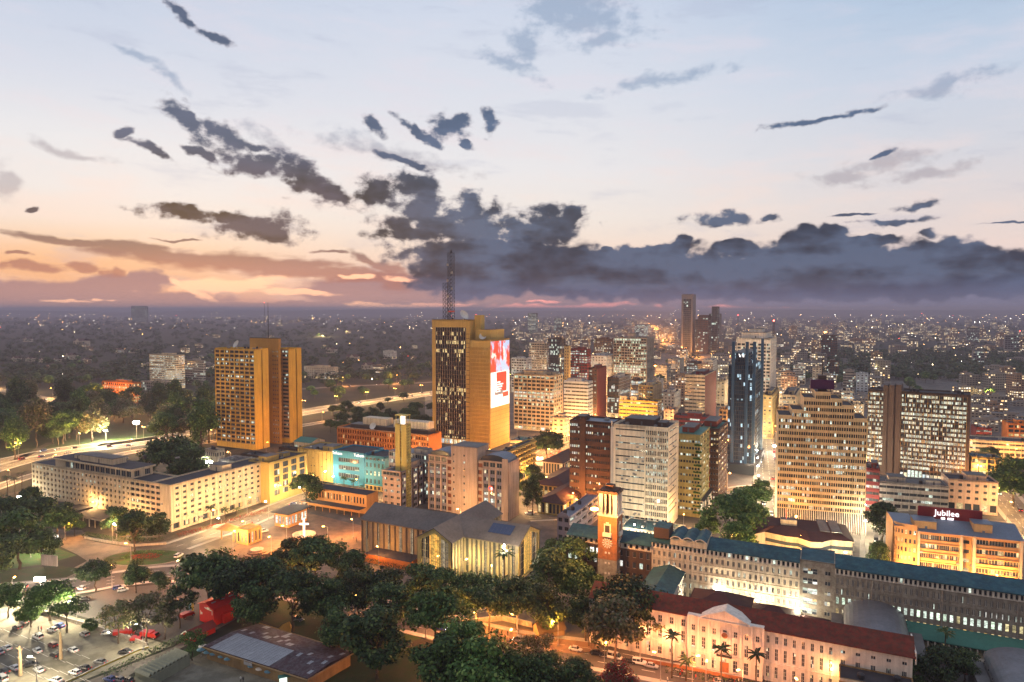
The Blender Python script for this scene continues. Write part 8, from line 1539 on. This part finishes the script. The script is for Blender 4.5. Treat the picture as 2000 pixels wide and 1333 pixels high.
X, Y = G(374, 1196); root = empty('billboard', (X, Y, 0), .4, 'small blue and yellow panel beside the red shed', 'sign'); k = MB(); k.box(-.8, 0, -.06, .06, .4, 3.4, 0); k.box(0, .8, -.06, .06, .4, 3.4, 1); k.build('panel', [surf('pale_blue_board', (.2, .45, .55), .7, .1), surf('ochre_board', (.5, .36, .08), .7, .1)], root); k = MB(); k.bar((-.7, 0, 0), (-.7, 0, 3), .06); k.bar((.7, 0, 0), (.7, 0, 3), .06); k.build('post', M_DARK, root)
X, Y = G(97, 1112); root = empty('billboard', (X, Y, 0), -.2, 'grey back of a billboard above the white floodlight', 'sign'); k = MB(); k.box(-4, 4, -.2, .2, 1.5, 6.0); k.build('panel', M_GREYC, root); k = MB(); [k.bar((x, .3, 0), (x, .3, 5.5), .12) for x in (-3, 0, 3)]; k.build('post', M_DARK, root)
X, Y = G(110, 1060); root = empty('billboard', (X, Y, 0), .3, 'small white lit sign by the orange junction', 'sign'); k = MB(); k.box(-.9, .9, -.1, .1, 1.6, 3.6); k.build('panel', glow('sign_panel', (.95, .95, .9), .9), root); k = MB(); k.bar((0, 0, 0), (0, 0, 1.6), .09); k.build('post', M_DARK, root)
X, Y = G(32, 792); root = empty('billboard', (X, Y, 0), .3, 'large dark billboard beside the park road at the far left', 'sign'); k = MB(); k.box(-9, 9, -.4, .4, 8, 22); k.build('panel', surf('board_back', (.14, .14, .17), .7, .2), root); k = MB(); [k.bar((x, .5, 0), (x, .5, 20), .4) for x in (-5, 5)]; k.build('post', M_DARK, root)
# low walls and railings round the car park
def lowwall(label, pts, h, t, mat, name='boundary_wall', posts=True):
    P = [G(*p) for p in pts]; root = empty(name, (P[0][0], P[0][1], 0), 0, label, 'wall'); k = MB(); q = MB()
    for i in range(len(P) - 1):
        a, e = (P[i][0] - P[0][0], P[i][1] - P[0][1]), (P[i + 1][0] - P[0][0], P[i + 1][1] - P[0][1]); L = hypot(e[0] - a[0], e[1] - a[1]); an = atan2(e[1] - a[1], e[0] - a[0]); k.cbox((a[0] + e[0]) / 2, (a[1] + e[1]) / 2, L / 2, t / 2, 0, h, an); q.cbox((a[0] + e[0]) / 2, (a[1] + e[1]) / 2, L / 2 + .05, t / 2 + .08, h, h + .12, an)
    k.build('wall', mat, root); q.build('coping', M_KERB, root)
lowwall('low stone wall dividing the asphalt from the gravel car park', [(46, 1186), (110, 1208), (180, 1228), (250, 1250), (288, 1264)], 1.3, .4, M_STONE); lowwall('brick wall with a pale coping below the cathedral street trees', [(900, 1222), (980, 1212), (1040, 1226)], 1.8, .4, M_STONE); lowwall('retaining wall at the foot of the civic hall', [(1240, 1290), (1330, 1306), (1450, 1330)], 1.2, .5, M_BRICKT); lowwall('yellow painted kerb wall along the drive', [(128, 1335), (200, 1302), (270, 1272), (290, 1265)], .45, .3, surf('yellow_paint', (.5, .38, .05), .7, .2)); lowwall('pale wall along the hotel drive hedge', [(165, 1052), (205, 1060), (262, 1068), (325, 1064)], 1.0, .3, M_CREAM2)
X, Y = G(1075, 1248); root = gableshed(1072, 1238, 9, 6, 2.4, 2.2, 20, M_BAMB, surf('thatch', (.09, .06, .035), .95, .3), 'dark thatched shelter beside the curved kerb', 'shelter')
X, Y = G(1300, 1323)
def person(px, py, hd, label, shirt, trouser, pose=0):
    X, Y = G(px, py); root = empty('person', (X, Y, .04), radians(hd), label, 'person')
    def ellipse(x, y, z, a, b_, n=8): return [(x + a * cos(2 * pi * i / n), y + b_ * sin(2 * pi * i / n), z) for i in range(n)]
    k = MB(); loft(k, [ellipse(0, 0, .82, .14, .17), ellipse(0, 0, 1.0, .13, .16), ellipse(0, 0, 1.25, .15, .20), ellipse(0, 0, 1.42, .12, .21), ellipse(0, 0, 1.5, .06, .07), ellipse(.02, 0, 1.56, .06, .06), ellipse(.03, 0, 1.62, .09, .075), ellipse(.02, 0, 1.70, .10, .08), ellipse(0, 0, 1.77, .06, .05)], 0)
    for s in (-1, 1): loft(k, [ellipse(0, s * .22, 1.42, .06, .05), ellipse(.03, s * .26, 1.15, .05, .045), ellipse(.10, s * .25, .88, .04, .035), ellipse(.14, s * .24, .78, .045, .03)], 0); loft(k, [ellipse(s * .10, s * .09, .02, .06, .05), ellipse(s * .07, s * .09, .12, .05, .05), ellipse(s * .05, s * .09, .48, .065, .06), ellipse(0, s * .08, .86, .09, .085)], 1)
    k.build('body', [shirt, trouser], root, smooth=True); k = MB(); k.lathe([(.1, 1.66), (.105, 1.72), (.08, 1.79), (.02, 1.81)], 0, 0, 8); k.build('hair', M_DARK, root)
SH = [surf('white_shirt', (.6, .6, .58), .8, .1), surf('dark_jacket', (.03, .03, .04), .8, .1), surf('red_shirt', (.4, .03, .02), .8, .1), surf('blue_jeans', (.03, .05, .12), .8, .1)]
for (px, py, hd, lab, a, c) in [(75, 1233, 20, 'person in a dark jacket standing by the blue car', 1, 1), (81, 1233, 200, 'person in jeans facing the one in the dark jacket', 2, 3), (470, 1332, 90, 'person in white standing in the lower market yard', 0, 1), (475, 1333, 270, 'person in dark clothes beside the one in white', 1, 1), (1332, 1318, 60, 'person in a red shirt on the civic hall forecourt', 2, 1), (928, 1246, 10, 'person in white walking on the orange forecourt', 0, 3)]: person(px, py, hd, lab, SH[a], SH[c])

# people about, and lit kiosks on the avenue
PB = {}
for o in [o for o in scene.objects if o.name.startswith('person')]:
    kids = {c.name.split('.')[0]: c for c in scene.objects if c.parent == o}
    PB[len(PB)] = kids
rp = random.Random(77)
for (n, xs, ys, lab, grp) in [(14, (540, 700), (1045, 1085), 'small figure walking on the plaza before the cathedral', 'people on the plaza'), (12, (900, 1060), (1234, 1254), 'small figure on the orange lit forecourt', 'people on the forecourt'), (10, (1300, 1500), (1322, 1345), 'small figure on the pavement before the civic hall', 'people before the civic hall'), (8, (1495, 1530), (930, 1040), 'small figure in the bright street by the stepped tower', 'people in the bright street'), (8, (400, 560), (1010, 1040), 'small figure on the pavement along the hotel street', 'people along the hotel street')]:
    for i in range(n):
        X, Y = G(rp.uniform(*xs), rp.uniform(*ys)); root = empty('person', (X, Y, .06), rp.uniform(0, 6), lab, 'person', grp); kids = PB[rp.randrange(len(PB))]
        for nm in ('body', 'hair'): put(nm, kids[nm].data, root)
for (px, py, c, lab) in [(1075, 896, 'red', 'red lit kiosk in the middle of the avenue'), (1052, 900, 'white', 'white lit kiosk left of the red one'), (1095, 890, 'red', 'second red kiosk closer to the brown slab'), (1036, 915, 'amber', 'amber lit kiosk by the car park'), (1088, 912, 'white', 'white lit kiosk under the orange lamp')]:
    X, Y = G(px, py); root = empty('kiosk', (X, Y, 0), .45, lab, 'kiosk'); k = MB(); k.box(-3, 3, -1.5, 1.5, 0, 3); k.build('wall', M_CREAM2, root); k = MB(); k.box(-3.4, 3.4, -2.2, 1.7, 3, 3.3); k.build('awning', M_REDSHED, root); k = MB(); k.box(-2.7, 2.7, -1.7, -1.52, .9, 2.8); k.build('panel', glow('kiosk_' + c, {'red': (1, .12, .06), 'white': (1, .95, .85), 'amber': (1, .6, .2)}[c], 1.6), root)
# ================================================================== the far town, woods and lights
rf_ = random.Random(21)
M_FARW = surf('far_walls', (.22, .20, .19), .85, .3, .02, .1, c2=(.30, .27, .24)); M_FARW2 = surf('far_walls_warm', (.30, .20, .14), .85, .3, .02, .1); G_FARW = glass('glass_far_town', .22, [(0, (1, .75, .42)), (.35, (1, .88, .68)), (.6, (1, .55, .2)), (.85, (.85, .95, 1))], 2.2, floor=3.4)
def farblock(seed, fx, fy, nfl, m):
    """plain block with strips of windows on its two near faces; unit 1 storey = 3.4 m"""
    r = random.Random(seed); k = MB(); h = nfl * 3.4; k.box(-fx / 2, fx / 2, -fy / 2, fy / 2, 0, h, 0, 2); k.box(-fx * .2, fx * .15, -fy * .2, fy * .3, h, h + 2.8, 0, 2); k.box(-fx / 2, fx / 2, -fy / 2 - .3, -fy / 2, h - .5, h + .6, 0)
    for j in range(nfl):
        n = max(2, int(fx / 3.6))
        for i in range(n): x = -fx / 2 + fx * (i + .2) / n; k.quad((x, -fy / 2 - .12, j * 3.4 + 1), (x + fx * .6 / n, -fy / 2 - .12, j * 3.4 + 1), (x + fx * .6 / n, -fy / 2 - .12, j * 3.4 + 2.5), (x, -fy / 2 - .12, j * 3.4 + 2.5), 1)
        n = max(1, int(fy / 3.6))
        for i in range(n): y = -fy / 2 + fy * (i + .2) / n; k.quad((-fx / 2 - .12, y + fy * .6 / n, j * 3.4 + 1), (-fx / 2 - .12, y, j * 3.4 + 1), (-fx / 2 - .12, y, j * 3.4 + 2.5), (-fx / 2 - .12, y + fy * .6 / n, j * 3.4 + 2.5), 1); k.quad((fx / 2 + .12, y, j * 3.4 + 1), (fx / 2 + .12, y + fy * .6 / n, j * 3.4 + 1), (fx / 2 + .12, y + fy * .6 / n, j * 3.4 + 2.5), (fx / 2 + .12, y, j * 3.4 + 2.5), 1)
    return k
FB = [farblock(i, fx, fy, nf, 0) for i, (fx, fy, nf) in enumerate([(22, 12, 4), (30, 14, 5), (16, 14, 8), (26, 16, 6), (18, 18, 12), (40, 14, 4), (24, 20, 9), (14, 12, 3), (34, 16, 7), (20, 14, 2)])]
FM = [k.mesh('distant_building', [m, G_FARW, M_ROOFG]) for i, k in enumerate(FB) for m in ((M_FARW, M_FARW2)[i % 3 == 1],)]
BUSY = [(o.location.x, o.location.y) for o in scene.objects if o.parent is None and o.type == 'EMPTY' and o.get('category') in ('office building', 'office tower', 'house', 'hotel', 'apartments', 'shop', 'building')]
def clear(X, Y, r): return all((X - a) ** 2 + (Y - b) ** 2 > r * r for a, b in BUSY)
REG = [((1040, 1330), (640, 745), 60, (3, 9), 'small pale block packed in the town behind the grey concrete office', 'blocks packed behind the grey concrete office'), ((1040, 1330), (618, 640), 30, (0, 9), 'tiny hazy block on the rise left of the pale horizon tower', 'hazy blocks left of the pale horizon tower'), ((1330, 1620), (640, 745), 62, (0, 9), 'small lit block in the town behind the blue glass tower', 'blocks behind the blue glass tower'), ((1290, 1425), (738, 800), 22, (2, 9), 'low block wedged between the banded hotel tower and the flyover', 'low blocks below the flyover'), ((1485, 1720), (735, 800), 26, (2, 9), 'low lit block just behind the stepped tower', 'low blocks behind the stepped tower'), ((1640, 2060), (630, 700), 70, (0, 9), 'small hazy block of the town on the right horizon', 'hazy blocks on the right horizon'), ((1895, 2080), (775, 850), 16, (0, 9), 'low block between the law court and the woods at the right edge', 'low blocks beyond the law court'), ((1880, 2080), (690, 800), 22, (0, 9), 'apartment block at the right edge beyond the dark lit tower', 'apartment blocks at the right edge'), ((0, 1000), (611, 632), 40, (0, 9), 'tiny hazy block along the left horizon above the woods', 'hazy blocks along the left horizon'), ((0, 840), (640, 735), 34, (0, 9), 'small house among the dark woods at the left', 'houses among the dark left woods')]
n_far = 0
for (xr, yr, n, mr, lab, grp) in REG:
    for i in range(n):
        for t in range(12):
            px, py = rf_.uniform(*xr), yr[0] + (yr[1] - yr[0]) * rf_.random() ** .8; X, Y = G(px, py)
            if clear(X, Y, 26) and not (1280 < px < 1430 and py < 720 and rf_.random() < .8): break
        q = rf_.choice([0, 1, 5, 7, 9, 7]) if 'woods' in lab or 'left' in lab else rf_.randrange(mr[0], mr[1] + 1); s = min(1.25, 0.75 + Y / 6000.0) * (.7 if 'house' in lab else 1)
        o = put('distant_building', FM[q], None, (X, Y, 0), rf_.choice([-.45, -.45, -.2, .1, -.45 + pi / 2 - 1.57]) + rf_.uniform(-.08, .08), (s, s, s * rf_.uniform(.7, 1.15))); tag(o, lab, 'building', grp); BUSY.append((X, Y))
k = MB()
for i in range(1500):
    side = rf_.random(); px = rf_.uniform(1000, 2100) if side < .8 else rf_.uniform(-80, 1000); py = 608.5 + rf_.random() ** 2.0 * (62 if px > 1000 else 26); X, Y = G(px, py)
    if not clear(X, Y, 30): continue
    b_ = FB[rf_.choice([0, 1, 3, 5, 7, 9, 2, 6] if px > 1000 else [0, 5, 7, 9])]; a = -.45 + rf_.uniform(-.3, .3); s = rf_.uniform(.8, 1.3); q = MB(); q.v = [(x * s, y * s, z * s * .9) for x, y, z in b_.v]; q.f = b_.f; q.m = b_.m; k.join(q, (cos(a), sin(a), X, Y, 0))
o = k.build('distant_town', [M_FARW, G_FARW, M_ROOFG]); tag(o, 'mass of tiny hazy buildings spreading to the horizon', 'town', None, 'stuff')
# woods: single trees nearer, one mass beyond
def small_tree(seed, n):
    r = random.Random(seed); k = MB()
    k.bar((0, 0, 0), (0, 0, 4.5), .35, 5, 1, .2)
    for i in range(n):
        u, t = r.uniform(-.6, 1), r.uniform(0, 6.28); s = sqrt(1 - u * u) if abs(u) < 1 else 0; rr = r.uniform(.6, 1.1); p = Vector((s * cos(t) * 5.2, s * sin(t) * 5.2, 7.2 + u * 3.6)) * 1.0; p = Vector((p.x * rr, p.y * rr, p.z)); nrm = Vector((s * cos(t), s * sin(t), u + r.uniform(0, .8))).normalized(); e = nrm.orthogonal().normalized(); f = nrm.cross(e); w = r.uniform(.7, 1.5); k.quad(tuple(p - e * w), tuple(p - f * w * .7), tuple(p + e * w), tuple(p + f * w * .7))
    return k
ST = [small_tree(i, 190) for i in range(4)]; STM = [k.mesh('woodland_tree', [m, M_BARK]) for k, m in zip(ST, (L_DARK, L_DARK, L_MID, L_DARK))]; ROADPTS = [p for pts, w in ROADS for p in pts]
def offroad(X, Y, d=22): return all((X - a) ** 2 + (Y - b) ** 2 > d * d for a, b in ROADPTS)
for (n, xr, yr, lab, grp) in [(150, (-40, 840), (700, 790), 'dark tree of the woods left of the telecom tower', 'trees of the woods left of the telecom tower'), (60, (1100, 1700), (690, 770), 'small dark tree among the buildings of the centre', 'small trees among the centre buildings'), (70, (1560, 2050), (700, 800), 'dark tree of the woodland at the right', 'trees of the woodland at the right')]:
    for i in range(n):
        for t in range(8):
            px, py = rf_.uniform(*xr), rf_.uniform(*yr); X, Y = G(px, py)
            if clear(X, Y, 24) and offroad(X, Y): break
        s = rf_.uniform(.7, 1.5); o = put('woodland_tree', STM[rf_.randrange(4)], None, (X, Y, 0), rf_.uniform(0, 6), (s, s, s * rf_.uniform(.8, 1.2))); tag(o, lab, 'tree', grp)
k = MB(); SW = [small_tree(9 + i, 44) for i in range(5)]
def wood(n, fx, fy, keep=lambda px, py: True, sc=(1, 2.2)):
    for i in range(n):
        px, py = fx(), fy(); X, Y = G(px, py)
        if not keep(px, py) or not clear(X, Y, 17) or not offroad(X, Y, 20): continue
        s = rf_.uniform(*sc) * min(2.2, max(1, Y / 2200)); a = rf_.uniform(0, 6); q = MB(); w = rf_.choice(SW); q.v = [(x * s, y * s, z * s * .8) for x, y, z in w.v]; q.f = w.f; q.m = w.m; k.join(q, (cos(a), sin(a), X, Y, -1.5 * s))
wood(2300, lambda: rf_.uniform(-100, 1010), lambda: 624 + rf_.random() ** 1.1 * 130); wood(700, lambda: rf_.uniform(1000, 2100), lambda: 618 + rf_.random() * 90); wood(900, lambda: rf_.uniform(1500, 2000), lambda: rf_.uniform(688, 745))
o = k.build('distant_woods', [L_DARK, M_BARK]); tag(o, 'dark mass of woods fading towards the horizon', 'woods', None, 'stuff')
# far lamps
def lampball(m): k = MB(); k.lathe([(.3, -1), (.9, -.5), (1, 0), (.9, .5), (.3, 1)], 0, 0, 8, 0); k.bar((0, 0, -9), (0, 0, -1), .15, 4, 1); return k
DC = [('w', glow('far_lamp_white', (1, .95, .82), 14)), ('s', glow('far_lamp_orange', (1, .5, .15), 20)), ('y', glow('far_lamp_warm', (1, .78, .42), 16)), ('r', glow('far_lamp_red', (1, .08, .05), 22))]; LBK = lampball(0); LBM = [LBK.mesh('distant_lamp', [m, M_DARK]) for _, m in DC]
NAMES = ['white', 'orange', 'warm', 'red']
for i in range(240):
    if rf_.random() < .68: px, py = rf_.uniform(1000, 2050), 612 + rf_.random() ** 1.3 * 130; where = 'in the hazy town at the right'
    else: px, py = rf_.uniform(-30, 1000), 609 + rf_.random() ** 1.4 * 140; where = 'in the wooded suburb at the left'
    X, Y = G(px, py); c = rf_.choices([0, 1, 2, 3], [4, 4, 4, .6])[0]; s = max(.8, Y / 2400.0) * rf_.uniform(.5, 1.1); o = put('distant_lamp', LBM[c], None, (X, Y, 9 * s), 0, (s, s, s)); tag(o, 'tiny %s lamp %s' % (NAMES[c], where), 'street lamp', '%s lamps %s' % (NAMES[c], where))
k = MB()
for i in range(1300):
    px = rf_.uniform(-60, 2100); py = 606.5 + rf_.random() ** 2.2 * (40 if px < 1000 else 60); X, Y = G(px, py); s = max(.8, Y / 2600.0) * rf_.uniform(.25, .75); q = MB(); q.v = [(x * s, y * s, z * s) for x, y, z in LBK.v[:40]]; q.f = LBK.f[:34]; c = rf_.choices([0, 1, 2, 3], [4, 4, 5, .5])[0]; q.m = [c] * len(q.f); k.join(q, (1, 0, X, Y, 10 * s))
o = k.build('distant_lights', [m for _, m in DC]); tag(o, 'countless pinprick lights along the horizon', 'lights', None, 'stuff')
# far masts and hills
for (px, pb, pt, lab, r) in [(1441, 650, 617, 'red lit lattice mast right of the horizon towers', 1.6), (1510, 700, 628, 'red and white lit mast beside the white ribbed tower', 1.4), (517, 640, 592, 'thin radio mast on the left horizon', 1.2)]:
    X, Y = G(px, pb); h = height_at(X, Y, pt); root = empty('radio_mast', (X, Y, 0), 0, lab, 'mast'); k = MB(); lattice(k, 0, 0, 0, h, r, 12, r * .16); k.build('lattice', M_DARK, root); k = MB(); k.lathe([(r * .4, h), (r * 1.3, h + r), (r * .4, h + 2 * r)], 0, 0, 8); k.build('beacon', DC[3][1], root)
k = MB(); hr = random.Random(3)
for row, (D, amp, z0) in enumerate([(14000, 42, 88), (21000, 90, 100), (28000, 150, 95)]):
    n = 90; pts = []
    for i in range(n + 1): X = -D * 1.1 + 2.2 * D * i / n; pts.append((X, D + 500 * sin(i * .7), min(157, max(5, z0 + amp * (.45 * sin(i * .21 + row * 2) + .3 * sin(i * .53 + row) + .25 * hr.uniform(-.5, .5)) * (.7 if row else 1)))))
    for i in range(n): (a, b_, c), (d, e, f) = pts[i], pts[i + 1]; k.quad((a, b_ - 2500, 0), (d, e - 2500, 0), (d, e, f), (a, b_, c)); k.quad((a, b_, c), (d, e, f), (d, e + 2500, 0), (a, b_ + 2500, 0))
o = k.build('hills', M_FARG); o['kind'] = 'structure'
# ================================================================== the dusk haze over the town
m = bpy.data.materials.new('haze'); m.use_nodes = True; m.node_tree.nodes.clear(); n = NT(m.node_tree); v = n.node('ShaderNodeVolumePrincipled'); v.inputs['Density'].default_value = 1.3e-4; v.inputs['Color'].default_value = (.58, .55, .70, 1); v.inputs['Anisotropy'].default_value = 0.0; n.link(v.outputs[0], n.node('ShaderNodeOutputMaterial').inputs['Volume'])
k = MB(); k.box(-47000, 47000, -3200, 33000, -1, 166); o = k.build('haze', m); o['kind'] = 'stuff'
